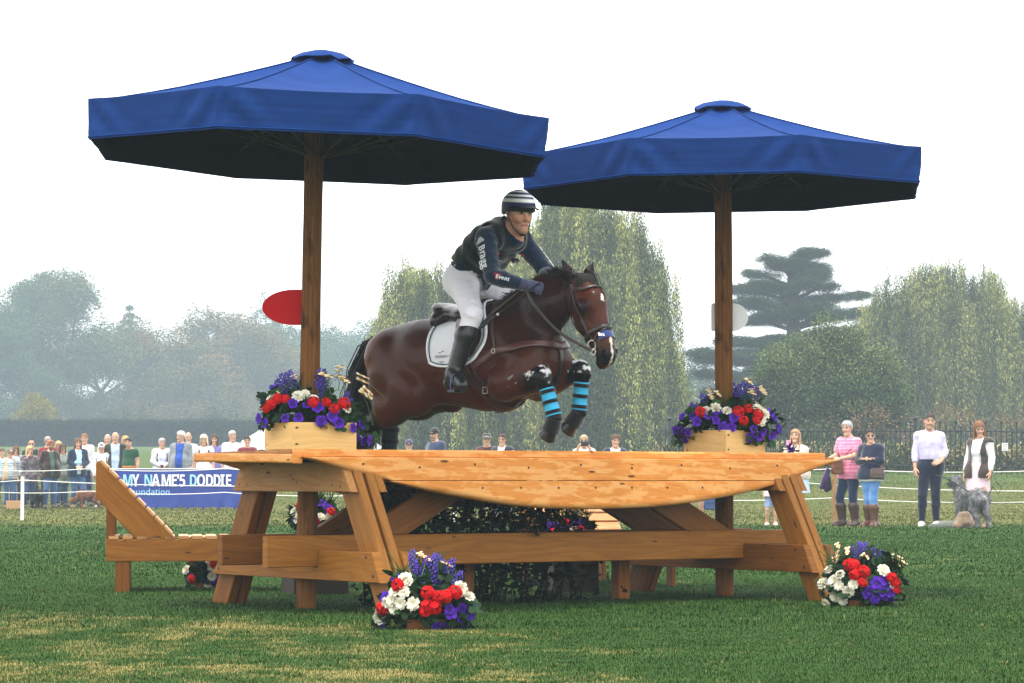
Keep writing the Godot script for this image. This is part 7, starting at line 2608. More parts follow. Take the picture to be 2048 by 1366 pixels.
	spectator("bald white-haired man in a dark waxed jacket and pale blue shirt", Vector3(-9.266, 0.143, -66.600), -1.43, {"h": 1.762, "cell": 0.024, "head_cell": 0.0105, "bulk": 1.08, "hair": ["bald", lin(214, 212, 208)], "top": {"name": "shirt", "color": lin(180, 198, 226)}, "coat": {"name": "waxed_jacket", "color": lin(52, 52, 44), "open": 0.06, "low": -0.2}, "legs": {"name": "trousers", "color": lin(50, 54, 70)}, "shoes": {"name": "shoe", "color": lin(40, 38, 40)}})
	spectator("blonde person mostly hidden behind the striped polo man", Vector3(-9.249, 0.192, -68.200), -1.36, {"h": 1.630, "cell": 0.024, "head_cell": 0.0105, "fem": true, "hair": ["bob", lin(190, 160, 110)], "top": {"name": "top", "color": lin(60, 70, 70)}, "legs": {"name": "trousers", "color": lin(38, 52, 82)}, "shoes": {"name": "shoe", "color": lin(40, 38, 40)}})
	spectator("man in a green polo shirt with orange and yellow bands, leaning", Vector3(-8.903, 0.143, -66.600), -1.95, {"h": 1.633, "cell": 0.024, "head_cell": 0.0105, "bulk": 1.12, "lean": 0.14, "hair": ["short", lin(44, 34, 30)], "beard": 0.4, "top": {"name": "polo_shirt", "color": lin(28, 74, 52), "sleeve": 0.6, "stripe": [[-0.04, 0.02, lin(196, 90, 40)], [0.02, 0.09, lin(206, 72, 40)], [0.09, 0.12, lin(200, 170, 70)]]}, "legs": {"name": "jeans", "color": lin(38, 52, 82)}, "shoes": {"name": "shoe", "color": lin(40, 38, 40)}})
	spectator("woman with cropped grey hair in a white hooded top, looking at a phone", Vector3(-8.204, 0.149, -66.800), -1.36, {"h": 1.618, "cell": 0.024, "head_cell": 0.0105, "fem": true, "arms": "folded", "hair": ["grey_crop", lin(170, 168, 166)], "top": {"name": "hooded_top", "color": lin(214, 218, 234), "lift": 0.025}, "straps": lin(48, 50, 54), "legs": {"name": "trousers", "color": lin(70, 72, 84)}, "shoes": {"name": "shoe", "color": lin(40, 38, 40)}})
	spectator("white-haired man in a grey jacket over a bright blue shirt", Vector3(-7.735, 0.143, -66.600), -1.71, {"h": 1.785, "cell": 0.024, "head_cell": 0.0105, "bulk": 1.1, "turn": 0.3, "hair": ["grey_crop", lin(214, 212, 208)], "top": {"name": "shirt", "color": lin(40, 80, 170)}, "coat": {"name": "jacket", "color": lin(128, 134, 142), "open": 0.05, "low": -0.12}, "legs": {"name": "trousers", "color": lin(60, 64, 74)}, "shoes": {"name": "shoe", "color": lin(40, 38, 40)}})
	spectator("man with thin fair hair behind the grey jacket man", Vector3(-7.787, 0.205, -68.600), -1.47, {"h": 1.720, "cell": 0.024, "head_cell": 0.0105, "hair": ["balding", lin(196, 180, 160)], "top": {"name": "shirt", "color": lin(206, 214, 226)}, "legs": {"name": "trousers", "color": lin(38, 52, 82)}, "shoes": {"name": "shoe", "color": lin(40, 38, 40)}})
	spectator("woman with short white-blonde hair in a white top with bag strap", Vector3(-7.241, 0.155, -67.000), -1.43, {"h": 1.685, "cell": 0.024, "head_cell": 0.0105, "fem": true, "hair": ["bob", lin(222, 212, 184)], "top": {"name": "top", "color": lin(224, 222, 224), "sleeve": 0.6}, "straps": lin(52, 60, 70), "legs": {"name": "trousers", "color": lin(90, 110, 160)}, "shoes": {"name": "shoe", "color": lin(40, 38, 40)}})
	spectator("young woman with long brown hair behind the white-blonde woman", Vector3(-7.140, 0.198, -68.400), -1.43, {"h": 1.675, "cell": 0.024, "head_cell": 0.0105, "fem": true, "hair": ["long", lin(84, 58, 44)], "top": {"name": "top", "color": lin(120, 110, 170)}, "legs": {"name": "jeans", "color": lin(62, 92, 130)}, "shoes": {"name": "shoe", "color": lin(40, 38, 40)}})
	spectator("grey-haired man in a white shirt in front of the parked car", Vector3(-6.590, 0.161, -67.200), -1.40, {"h": 1.788, "cell": 0.024, "head_cell": 0.0105, "bulk": 1.06, "hair": ["grey_crop", lin(188, 182, 176)], "top": {"name": "shirt", "color": lin(226, 226, 230)}, "legs": {"name": "trousers", "color": lin(96, 90, 80)}, "shoes": {"name": "shoe", "color": lin(40, 38, 40)}})
	spectator("dark-haired woman in a maroon top beside the planter box", Vector3(-6.200, 0.149, -66.800), -1.47, {"h": 1.665, "cell": 0.024, "head_cell": 0.0105, "fem": true, "hair": ["tied", lin(44, 34, 30)], "top": {"name": "top", "color": lin(110, 36, 44)}, "legs": {"name": "trousers", "color": lin(38, 52, 82)}, "shoes": {"name": "shoe", "color": lin(40, 38, 40)}})
	spectator("boy in a blue cap just showing over the table top", Vector3(-2.042, 0.094, -56.500), -1.50, {"h": 1.499, "cell": 0.024, "head_cell": 0.0105, "hair": ["short", lin(84, 58, 40)], "hat": ["cap", lin(44, 58, 104), lin(36, 46, 84)], "top": {"name": "shirt", "color": lin(120, 130, 150)}, "legs": {"name": "jeans", "color": lin(62, 92, 130)}, "shoes": {"name": "shoe", "color": lin(40, 38, 40)}})
	spectator("man in a black cap and navy jacket looking left", Vector3(-1.490, 0.091, -55.500), -2.41, {"h": 1.713, "cell": 0.024, "head_cell": 0.0105, "bulk": 1.08, "beard": 0.5, "hair": ["short", lin(44, 34, 30)], "hat": ["cap", lin(34, 36, 42), lin(28, 30, 36)], "top": {"name": "jacket", "color": lin(46, 60, 90), "lift": 0.025}, "legs": {"name": "jeans", "color": lin(38, 52, 82)}, "shoes": {"name": "shoe", "color": lin(40, 38, 40)}})
	spectator("older person in a dark brown brimmed hat", Vector3(-0.482, 0.089, -55.000), -1.71, {"h": 1.599, "cell": 0.024, "head_cell": 0.0105, "hair": ["short", lin(170, 168, 166)], "hat": ["hat", lin(66, 58, 50)], "top": {"name": "jacket", "color": lin(84, 44, 50), "lift": 0.022}, "legs": {"name": "trousers", "color": lin(80, 76, 70)}, "shoes": {"name": "shoe", "color": lin(40, 38, 40)}})
	spectator("woman in glasses with tied-back hair, dark waistcoat over white sleeves", Vector3(-0.182, 0.087, -54.500), -1.85, {"h": 1.593, "cell": 0.024, "head_cell": 0.0105, "fem": true, "hair": ["tied", lin(64, 44, 36)], "glasses": "clear", "top": {"name": "shirt", "color": lin(228, 228, 230)}, "coat": {"name": "waistcoat", "color": lin(42, 46, 60), "sleeve": 0, "open": 0.03}, "legs": {"name": "jeans", "color": lin(38, 52, 82)}, "shoes": {"name": "shoe", "color": lin(40, 38, 40)}})
	spectator("woman in sunglasses and white top photographing with a camera", Vector3(1.339, 0.083, -53.000), -1.61, {"h": 1.556, "cell": 0.024, "head_cell": 0.0105, "fem": true, "arms": "eyes", "hair": ["tied", lin(182, 160, 128)], "glasses": "dark", "top": {"name": "top", "color": lin(226, 226, 228), "sleeve": 0.5}, "legs": {"name": "trousers", "color": lin(62, 92, 130)}, "shoes": {"name": "shoe", "color": lin(40, 38, 40)}})
	spectator("boy with brown hair in a navy coat just showing over the table", Vector3(1.925, 0.083, -53.000), -1.61, {"h": 1.547, "cell": 0.024, "head_cell": 0.0105, "hair": ["curly", lin(92, 64, 46)], "top": {"name": "shirt", "color": lin(214, 220, 232)}, "coat": {"name": "coat", "color": lin(40, 46, 66), "open": 0.05}, "legs": {"name": "jeans", "color": lin(62, 92, 130)}, "shoes": {"name": "shoe", "color": lin(40, 38, 40)}})
	spectator("woman in a white top almost hidden behind the right planter", Vector3(3.228, 0.073, -50.000), -1.66, {"h": 1.502, "cell": 0.024, "head_cell": 0.0105, "fem": true, "hair": ["long", lin(84, 58, 40)], "top": {"name": "top", "color": lin(228, 228, 232), "sleeve": 1.0}, "skirt": [lin(196, 200, 206), 0.62, 1.1], "shoes": {"name": "shoe", "color": lin(220, 214, 208)}})
	spectator("young woman with long fair hair holding up a pink phone", Vector3(4.733, 0.065, -47.500), -2.06, {"h": 1.573, "cell": 0.018, "head_cell": 0.0078, "fem": true, "arms": "phone", "nod": -0.2, "hair": ["long", lin(176, 138, 100)], "top": {"name": "jumper", "color": lin(224, 206, 194)}, "skirt": [lin(186, 206, 230), 0.60, 1.1], "shoes": {"name": "shoe", "color": lin(226, 220, 214)}})
	spectator("small child with bare legs and pale pink shoes behind the right table leg", Vector3(4.279, 0.063, -47.000), -1.66, {"h": 0.980, "cell": 0.018, "head_cell": 0.0078, "fem": true, "hair": ["long", lin(200, 172, 124)], "top": {"name": "top", "color": lin(220, 200, 210), "sleeve": 0.5}, "legs": {"name": "shorts", "color": lin(120, 140, 180), "low": 0.55}, "shoes": {"name": "shoe", "color": lin(236, 206, 206)}})
	spectator("woman with cropped grey hair in a pink striped T-shirt leaning on the stake", Vector3(5.471, 0.061, -46.200), -2.41, {"h": 1.701, "cell": 0.018, "head_cell": 0.0078, "fem": true, "bulk": 1.08, "arms": "rail", "lean": 0.05, "turn": -0.45, "hair": ["grey_crop", lin(176, 172, 174)], "top": {"name": "t_shirt", "color": lin(232, 118, 158), "sleeve": 0.8, "low": -0.12, "hoops": lin(244, 170, 196)}, "legs": {"name": "jeans", "color": lin(30, 44, 78), "tight": true}, "shoes": {"name": "boot", "color": lin(74, 52, 46), "top": 0.4, "lift": 0.03}})
	spectator("woman in sunglasses, navy jacket, blue jeans and tall brown boots, arms crossed", Vector3(5.769, 0.060, -45.800), -2.16, {"h": 1.565, "cell": 0.018, "head_cell": 0.0078, "fem": true, "arms": "crossed", "turn": -0.3, "spread": 0.5, "hair": ["tied", lin(52, 38, 34)], "glasses": "dark", "top": {"name": "top", "color": lin(226, 224, 222), "low": -0.1}, "coat": {"name": "jacket", "color": lin(30, 38, 62), "low": -0.06}, "legs": {"name": "jeans", "color": lin(96, 142, 200), "tight": true}, "shoes": {"name": "boot", "color": lin(88, 58, 42), "top": 0.42, "lift": 0.03}})
	spectator("man in a lilac shirt and navy trousers holding a dog lead", Vector3(6.680, 0.059, -45.600), -1.61, {"h": 1.811, "cell": 0.018, "head_cell": 0.0078, "bulk": 1.06, "arms": "down/lead", "spread": 0.9, "hair": ["short", lin(58, 44, 38)], "beard": 0.35, "top": {"name": "shirt", "color": lin(206, 198, 232), "low": 0.0, "cuff": 0.72}, "legs": {"name": "trousers", "color": lin(24, 32, 56), "tight": true}, "shoes": {"name": "shoe", "color": lin(226, 228, 232)}})
	spectator("woman with long brown hair, dark waistcoat, white sleeves and pale pink skirt", Vector3(7.414, 0.058, -45.200), -2.23, {"h": 1.668, "cell": 0.018, "head_cell": 0.0078, "fem": true, "lean": -0.03, "turn": -0.5, "nod": 0.15, "hair": ["long", lin(130, 92, 62)], "top": {"name": "shirt", "color": lin(232, 232, 232), "low": 0.0}, "coat": {"name": "waistcoat", "color": lin(70, 60, 56), "sleeve": 0, "open": 0.05, "low": -0.1}, "skirt": [lin(226, 200, 210), 0.60, 1.0], "shoes": {"name": "shoe", "color": lin(196, 160, 138)}})
	build_held_things()
# ------------------------------------------------------------------ what the spectators hold, carry or have put down
func lump(parts_: Array, cell: float) -> ArrayMesh:     # [from, to, radius, radius, colour]
	var f := Field.new()
	for k in parts_.size(): f.bone(parts_[k][0], parts_[k][1], parts_[k][2], parts_[k][3], k, 0.04)
	var b := Build.new()
	f.mesh(cell, b, func(p: Vector3, _n: Vector3, t: int) -> Color: return (parts_[t][4] as Color) * (0.9 + 0.3 * cloth_noise.get_noise_3d(p.x * 3, p.y * 3, p.z * 3)))
	return b.mesh()

func bag(called: String, label: String, at: Vector3, turn: float, s: Vector3, c: Color, strap_to: Array):
	var o := thing(called, label, "bag", at, turn, "bags carried by spectators")
	var hw := s.x + 0.03
	var hh := s.y * 0.62
	var o2 := [Vector2(-hw, -hh + 0.03), Vector2(-hw + 0.03, -hh), Vector2(hw - 0.03, -hh), Vector2(hw, -hh + 0.03), Vector2(hw * 0.9, hh - 0.03), Vector2(hw * 0.8, hh), Vector2(-hw * 0.8, hh), Vector2(-hw * 0.9, hh - 0.03)]
	var m := mat("bag_%.0f_%.0f" % [c.r * 1000.0, c.b * 1000.0], c.linear_to_srgb(), 0.6)
	part("bag_body", slab(o2, s.z * 0.2, 0.028, 3), m, o, Transform3D(Basis(), Vector3(0, 0, -s.z * 0.1)))
	part("flap", slab([Vector2(-hw * 0.92, -hh * 0.1), Vector2(hw * 0.92, -hh * 0.1), Vector2(hw * 0.86, hh + 0.004), Vector2(-hw * 0.86, hh + 0.004)], 0.014, 0.005, 2), m, o, Transform3D(Basis(), Vector3(0, 0, s.z * 0.1 - 0.004)))
	if strap_to.size():
		var b := Build.new()
		var path := []
		var rad := []
		for p in strap_to:
			path.append(p)
			rad.append(0.011)
		b.tube(path, rad, 5, c * 0.7, true, 0.5)
		part("strap", b.mesh(), M.leather, o)

func lead(label: String, pts: Array):
	var o := thing("dog_lead", label, "dog lead", Vector3.ZERO, 0.0, "dog leads")
	var b := Build.new()
	var rad := []
	for p in pts: rad.append(0.009)
	b.tube(pts, rad, 5, lin(30, 34, 32))
	part("cord", b.mesh(), M.leather, o)

func phone(label: String, at: Vector3, turn: float, c: Color):
	var o := thing("phone", label, "phone", at, turn, "phones held by spectators")
	part("case", slab(rect(-0.037, -0.075, 0.037, 0.075), 0.012, 0.004), M[("phone_pink" if c.r > 0.5 else "phone_dark")], o)
	var l := Build.new()
	for k in 2: l.ball(Vector3(0.02, 0.05 - 0.025 * k, 0.012), Vector3(0.008, 0.008, 0.003), 8, 4, lin(20, 20, 24))
	part("lens", l.mesh(), M.shiny, o).set_meta("kind", "stuff")

func build_held_things():
	phone("pink phone held up by the fair-haired young woman", Vector3(4.575, 1.40, -47.15), -0.5, Color(1, 0.5, 0.6))
	phone("dark phone in the hands of the grey-haired woman in white", Vector3(-8.16, 1.08, -66.5), 0.2, Color.BLACK)
	var cam := thing("camera", "black camera held to the eyes of the woman in white", "camera", Vector3(1.345, 1.485, -52.80), 0.0)
	part("camera_body", slab(rect(-0.07, -0.045, 0.07, 0.045), 0.05, 0.008), M.phone_dark, cam)
	var b := Build.new()
	b.tube([Vector3(0, 0, 0.045), Vector3(0, 0, 0.13)], [0.036, 0.038], 16, lin(22, 22, 24))
	part("lens", b.mesh(), M.leather, cam)
	bag("handbag", "brown shoulder bag of the woman in pink, behind the stake", Vector3(5.25, 1.02, -46.05), 0.3, Vector3(0.06, 0.18, 0.6), lin(122, 70, 46), [Vector3(0.05, 0.1, 0), Vector3(0.22, 0.33, 0.12), Vector3(0.42, 0.52, 0.02)])
	var jk := thing("folded_jacket", "purple and black jacket hanging beside the woman in pink", "jacket", Vector3(5.08, 0.80, -46.05))
	part("cloth", lump([[Vector3(0.02, 0.17, 0), Vector3(-0.02, 0.02, 0), 0.04, 0.06, lin(62, 34, 84)], [Vector3(-0.02, 0.03, 0), Vector3(-0.09, -0.1, 0.02), 0.05, 0.035, lin(58, 32, 80)], [Vector3(-0.01, 0.03, 0), Vector3(0.0, -0.14, 0.0), 0.055, 0.045, lin(46, 28, 62)], [Vector3(0.03, 0.04, 0.02), Vector3(0.05, -0.11, 0.02), 0.035, 0.04, lin(26, 24, 34)]], 0.016), M.cloth, jk)
	bag("handbag", "grey-brown shoulder bag at the hip of the woman in boots", Vector3(5.83, 0.92, -45.58), 0.15, Vector3(0.08, 0.13, 0.6), lin(92, 72, 66), [Vector3(0.1, 0.07, 0), Vector3(0.15, 0.35, -0.1), Vector3(0.1, 0.55, -0.2)])
	bag("handbag", "dark blue bag hanging beside the bare-legged woman behind the right pole", Vector3(3.47, 0.43, -49.7), 0.1, Vector3(0.1, 0.22, 0.6), lin(44, 72, 120), [Vector3(0, 0.1, 0), Vector3(-0.03, 0.5, 0)])
	var ru := thing("rucksack", "tan rucksack on the grass in front of the grey dog", "bag", Vector3(7.08, 0.06, -44.7), 0.3, "bags carried by spectators")
	part("bag_body", lump([[Vector3(-0.05, 0.1, 0), Vector3(0.05, 0.11, 0.0), 0.1, 0.1, lin(134, 112, 92)], [Vector3(-0.03, 0.19, 0), Vector3(0.04, 0.2, 0), 0.075, 0.07, lin(116, 96, 78)], [Vector3(-0.16, 0.05, 0.03), Vector3(-0.1, 0.05, 0.03), 0.05, 0.06, lin(150, 124, 104)]], 0.02), M.cloth, ru)
	part("front_pocket", lump([[Vector3(-0.03, 0.08, 0.085), Vector3(0.03, 0.085, 0.085), 0.045, 0.045, lin(106, 86, 70)]], 0.015), M.cloth, ru)
	var coat := thing("coat", "grey-green coat dropped on the grass at the man's feet", "coat", Vector3(6.86, 0.08, -44.9))
	part("cloth", lump([[Vector3(-0.25, 0, 0), Vector3(0.25, 0.0, 0.05), 0.06, 0.05, lin(92, 100, 92)], [Vector3(-0.1, 0.03, -0.05), Vector3(0.12, 0.04, 0.0), 0.07, 0.06, lin(104, 110, 102)], [Vector3(0.25, 0, 0.05), Vector3(0.34, -0.02, 0), 0.05, 0.03, lin(86, 92, 86)]], 0.025), M.cloth, coat)
	var box := thing("cardboard_box", "brown cardboard box on the grass at the left edge of the crowd", "box", Vector3(-11.45, 0.12, -65.6), 0.1)
	var bx := board(Vector3(-0.17, 0, -0.12), Vector3(0.17, 0.20, 0.12), 0.01)
	part("carton", bx[0], M.cardboard, box, bx[1])
	var flap := Build.new()
	flap.box(Vector3(-0.165, 0.203, 0.0), Vector3(0.165, 0.209, 0.115), lin(176, 138, 98))
	part("flap", flap.mesh(), M.plain, box)
	lead("dark lead running from the man in lilac to the grey dog", [Vector3(6.72, 0.90, -45.25), Vector3(6.85, 0.86, -45.15), Vector3(7.15, 0.68, -45.1), Vector3(7.36, 0.56, -45.15)])
	lead("thin black lead looped from the hand of the woman in the pink skirt", [Vector3(7.63, 0.80, -45.0), Vector3(7.72, 0.70, -44.95), Vector3(7.66, 0.60, -44.95), Vector3(7.58, 0.72, -44.95), Vector3(7.50, 0.55, -45.0), Vector3(7.42, 0.50, -45.1)])
	lead("pink lead running down to the brown dog in the left crowd", [Vector3(-11.05, 0.72, -66.0), Vector3(-10.95, 0.55, -65.9), Vector3(-11.1, 0.28, -65.8)])

func dog(label: String, at: Vector3, turn: float, k: float, c: Color, c2: Color, shag: float, head_down: float, seed_: int):
	var o := thing("dog", label, "dog", at, turn)
	var f := Field.new()
	var v := func(x: float, y: float, z: float) -> Vector3: return Vector3(x, y, z) * k
	f.bone(v.call(-0.25, 0.46, 0), v.call(0.12, 0.46, 0), 0.105 * k, 0.125 * k, 0, 0.06, Vector3(0, 0, 1), 0.85)
	f.bone(v.call(0.12, 0.45, 0), v.call(0.24, 0.47, 0), 0.14 * k, 0.11 * k, 0, 0.06, Vector3(0, 0, 1), 0.8)
	f.bone(v.call(-0.25, 0.47, 0), v.call(-0.32, 0.46, 0), 0.11 * k, 0.09 * k, 0, 0.05)
	var hy := 0.70 - head_down
	f.bone(v.call(0.25, 0.50, 0), v.call(0.40, hy - 0.04, 0), 0.085 * k, 0.065 * k, 0, 0.05)
	f.bone(v.call(0.40, hy, 0), v.call(0.47, hy - 0.01, 0), 0.075 * k, 0.06 * k, 1, 0.03)
	f.bone(v.call(0.48, hy - 0.02, 0), v.call(0.60, hy - 0.055 - head_down * 0.1, 0), 0.05 * k, 0.032 * k, 1, 0.03)
	for s in [1.0, -1.0]:
		f.bone(v.call(0.20, 0.40, 0.08 * s), v.call(0.19, 0.25, 0.085 * s), 0.062 * k, 0.04 * k, 2, 0.04)
		f.bone(v.call(0.19, 0.25, 0.085 * s), v.call(0.20, 0.03, 0.085 * s), 0.036 * k, 0.027 * k, 2, 0.02)
		f.bone(v.call(0.20, 0.022, 0.085 * s), v.call(0.245, 0.018, 0.085 * s), 0.03 * k, 0.024 * k, 2, 0.02)
		f.bone(v.call(-0.27, 0.42, 0.08 * s), v.call(-0.20, 0.27, 0.095 * s), 0.09 * k, 0.058 * k, 2, 0.05)
		f.bone(v.call(-0.20, 0.27, 0.095 * s), v.call(-0.35, 0.16, 0.095 * s), 0.052 * k, 0.032 * k, 2, 0.03)
		f.bone(v.call(-0.35, 0.16, 0.095 * s), v.call(-0.335, 0.03, 0.095 * s), 0.031 * k, 0.026 * k, 2, 0.02)
		f.bone(v.call(-0.335, 0.022, 0.095 * s), v.call(-0.285, 0.018, 0.095 * s), 0.03 * k, 0.024 * k, 2, 0.02)
		f.bone(v.call(0.40, hy + 0.05, 0.055 * s), v.call(0.40, hy - 0.05, 0.09 * s), 0.025 * k, 0.018 * k, 1, 0.015)
	f.bone(v.call(-0.33, 0.5, 0), v.call(-0.46, 0.42, 0), 0.03 * k, 0.022 * k, 0, 0.03)
	f.bone(v.call(-0.46, 0.42, 0), v.call(-0.50, 0.26, 0), 0.022 * k, 0.012 * k, 0, 0.03)
	var nz := noise(seed_, 9.0, 3)
	var b := Build.new()
	f.mesh(0.015, b, func(p: Vector3, n: Vector3, t: int) -> Color: return c.lerp(c2, clampf(0.5 + 1.2 * nz.get_noise_3d(p.x, p.y, p.z), 0, 1)))
	part("body", b.mesh(), M.hair, o)
	if shag > 0.0:
		var r := RandomNumberGenerator.new()
		r.seed = seed_
		var fur := Build.new()
		for q in range(0, b.v.size(), 2):
			var p := b.v[q]
			var n := b.n[q]
			var d := (n * 0.6 + Vector3(-0.3, -0.7, 0) + Vector3(r.randfn(), r.randfn(), r.randfn()) * 0.3).normalized()
			var s := d.cross(n).normalized() * 0.006
			var tip := p + d * shag * r.randf_range(0.5, 1.2) + n * 0.01
			fur.tri(p - s, p + s, tip, b.c[q] * r.randf_range(0.7, 1.35))
		var fp := part("coat", fur.mesh(), M.hair, o)
		fp.set_meta("kind", "stuff")
	var e := Build.new()
	e.ball(v.call(0.63, hy - 0.05 - head_down * 0.1, 0), Vector3.ONE * 0.018 * k, 8, 6, lin(20, 18, 18))
	part("nose", e.mesh(), M.shiny, o)
	for s in [1.0, -1.0]:
		var ey := Build.new()
		ey.ball(v.call(0.505, hy + 0.02, 0.035 * s), Vector3.ONE * 0.011 * k, 8, 6, lin(20, 16, 14))
		part("eye", ey.mesh(), M.shiny, o)
	var col := Build.new()
	col.tube([v.call(0.325, hy - 0.11, 0), v.call(0.335, hy - 0.10, 0)], [0.083 * k, 0.083 * k], 14, lin(40, 30, 28))
	part("collar", col.mesh(), M.leather, o)

func build_dogs():
	dog("shaggy grey dog standing beside the woman in the pink skirt", Vector3(7.27, 0.06, -45.25), 1.95, 1.08, lin(156, 156, 158), lin(92, 92, 96), 0.05, 0.0, 951)
	dog("small reddish-brown dog sniffing the grass in the left crowd", Vector3(-9.80, 0.13, -65.9), -2.9, 0.72, lin(140, 92, 62), lin(96, 62, 46), 0.025, 0.38, 952)
	dog("black dog sitting low among the legs in the left crowd", Vector3(-10.95, 0.13, -65.9), -1.2, 0.75, lin(30, 30, 32), lin(20, 20, 22), 0.02, 0.2, 953)
# ------------------------------------------------------------------ ropes, banner, railings, car
func rope(called: String, label: String, pts: Array, r := 0.009):
	var b := Build.new()
	var path := []
	var rad := []
	for k in pts.size() - 1:
		var a: Vector3 = pts[k]
		var e: Vector3 = pts[k + 1]
		for q in 8:
			var t := q / 8.0
			path.append(a.lerp(e, t) - Vector3(0, 0.012 * a.distance_to(e) * 4.0 * t * (1.0 - t), 0))
			rad.append(r)
	path.append(pts[-1])
	rad.append(r)
	b.tube(path, rad, 6)
	tag(part(called, b.mesh(), M.rope, self), label, "rope", "white ropes keeping spectators back")

func stake(label: String, at: Vector3, h: float, r: float, m: Material, group: String):
	var o := thing("stake", label, "post", at, 0.0, group)
	var b := Build.new()
	b.tube([Vector3(0, -0.1, 0), Vector3(0, h * 0.5, 0), Vector3(0, h - 0.01, 0), Vector3(0, h, 0)], [r, r * 0.97, r * 0.95, r * 0.75], 10)
	part("shaft", b.mesh(), m, o)
	var c := Build.new()
	c.tube([Vector3(0, h - 0.06, 0), Vector3(0, h - 0.04, 0)], [r * 1.12, r * 1.12], 10)
	part("rope_turn", c.mesh(), M.rope, o)

func build_fences():
	# the far rope line, from the right (45 m) to the left (66 m)
	var line := func(t: float, y: float) -> Vector3:
		var a := Vector3(8.9, 0, -44.6)
		var e := Vector3(-12.6, 0, -65.4)
		var p := a.lerp(e, t)
		return Vector3(p.x, land(p.x, p.z) + y, p.z)
	var t := [0.0, 0.162, 0.34, 0.52, 0.69, 0.84, 1.0]
	var hi := []
	var lo := []
	for k in t.size():
		hi.append(line.call(t[k], 0.93))
		lo.append(line.call(t[k], 0.44))
		if k == 1 or k == 3: stake(["", "thin wooden stake in the rope line in front of the woman in pink", "wooden stake in the far rope line behind the table's right end", "wooden stake in the far rope line behind the table's middle", "wooden stake in the far rope line behind the table's left end", "wooden stake in the far rope line behind the blue banner", "wooden stake in the far rope line at the left edge"][k], line.call(t[k], 0.0), 0.98, 0.045, M.stake, "wooden stakes of the rope line")
	rope("rope", "upper white rope of the far rope line", hi)
	rope("rope", "lower white rope of the far rope line", lo)
	var np := [Vector3(10.4, 0.62, -51.0), Vector3(4.6, 0.86, -49.0), Vector3(-1.0, 0.80, -50.0), Vector3(-8.75, 0.80, -51.0), Vector3(-11.5, 0.72, -54.0)]
	for k in np.size(): np[k].y = land(np[k].x, np[k].z) + [0.55, 0.72, 0.70, 0.72, 0.70][k]
	rope("rope", "single white rope in front of the others, tied to the white stake", np, 0.008)
	stake("slim white stake standing alone on the grass at left", Vector3(-8.75, land(0, -51), -51.0), 0.78, 0.032, M.white_paint, "white stakes of the near rope")
	stake("slim white stake hidden behind the table", Vector3(-1.0, land(0, -50), -50.0), 0.76, 0.032, M.white_paint, "white stakes of the near rope")
	# the blue banner on the rope line at left
	var bn := thing("banner", "long blue charity banner with white and pale blue lettering, left of table", "banner", Vector3(-9.13, land(-9.0, -64.2), -64.2), 0.0)
	var wide := 3.08
	var rows := []
	var b := Build.new()
	var nz := noise(901, 0.8, 2)
	for a in 7:
		var row := []
		for k in 41:
			row.append(Vector3(wide * k / 40.0, 0.06 + 0.86 * a / 6.0, 0.025 * nz.get_noise_2d(k * 0.5, a * 0.6)))
		rows.append(row)
	b.grid(rows)
	part("sheet", b.mesh(), M.banner, bn)
	var top := Build.new()
	top.tube([Vector3(0, 0.925, 0.0), Vector3(wide, 0.925, 0.0)], [0.012, 0.012], 6)
	part("top_cord", top.mesh(), M.rope, bn)
	for k in 17:
		var c := Build.new()
		c.tube([Vector3(0, -0.02, 0.0), Vector3(0, 0.075, 0.0)], [0.022, 0.03], 7)
		part("peg", c.mesh(), M.peg if k % 2 else M.banner, bn, Transform3D(Basis(), Vector3(0.08 + k * 0.176, 0, 0.03)))
	var x := 0.36
	for w in [["M", 0], ["Y", 1], [" ", 0], ["N", 0], ["A", 1], ["M", 1], ["E", 1], ["'", 1], ["5", 1], [" ", 0], ["D", 0], ["O", 1], ["D", 1], ["D", 1], ["I", 1], ["E", 1]]:
		if w[0] == " ":
			x += 0.075
			continue
		var tm := TextMesh.new()
		tm.text = w[0]
		tm.font = bold_font()
		tm.font_size = 64
		tm.pixel_size = 0.0058
		tm.depth = 0.004
		tm.horizontal_alignment = HORIZONTAL_ALIGNMENT_LEFT
		tm.curve_step = 2.0
		part("letter", tm, M.print_white if w[1] else M.print_sky, bn, Transform3D(Basis.from_scale(Vector3(0.76, 1.0, 1.0)), Vector3(x, 0.66, 0.036)))
		x += tm.get_aabb().size.x * 0.76 + 0.016
	var f := TextMesh.new()
	f.text = "Foundation"
	var sf := SystemFont.new()
	sf.font_names = PackedStringArray(["Droid Sans"])
	f.font = sf
	f.font_size = 48
	f.pixel_size = 0.0040
	f.depth = 0.004
	f.horizontal_alignment = HORIZONTAL_ALIGNMENT_LEFT
	part("lettering", f, M.print_sky, bn, Transform3D(Basis(), Vector3(0.46, 0.40, 0.036)))
	# black iron railings at the right, running back to the left
	var rail := thing("iron_fence", "tall black iron railings with spear tops behind the right spectators", "fence", Vector3.ZERO)
	var a := Vector3(17.2, 0, -84.0)
	var e := Vector3(4.6, 0, -92.0)
	var dir := (e - a).normalized()
	var n := int(a.distance_to(e) / 0.165)
	var pk := Build.new()
	pk.tube([Vector3(0, 0, 0), Vector3(0, 1.36, 0), Vector3(0, 1.46, 0)], [0.021, 0.021, 0.003], 6)
	var spear := Build.new()
	spear.tube([Vector3(0, 0, 0), Vector3(0, 1.56, 0)], [0.024, 0.024], 6)
	spear.ball(Vector3(0, 1.58, 0), Vector3(0.045, 0.05, 0.045), 8, 6)
	spear.tube([Vector3(0, 1.6, 0), Vector3(0, 1.7, 0)], [0.014, 0.001], 6)
	var post := Build.new()
	post.box(Vector3(-0.05, 0, -0.05), Vector3(0.05, 1.62, 0.05))
	post.ball(Vector3(0, 1.68, 0), Vector3(0.065, 0.065, 0.065), 10, 8)
	var pm := pk.mesh()
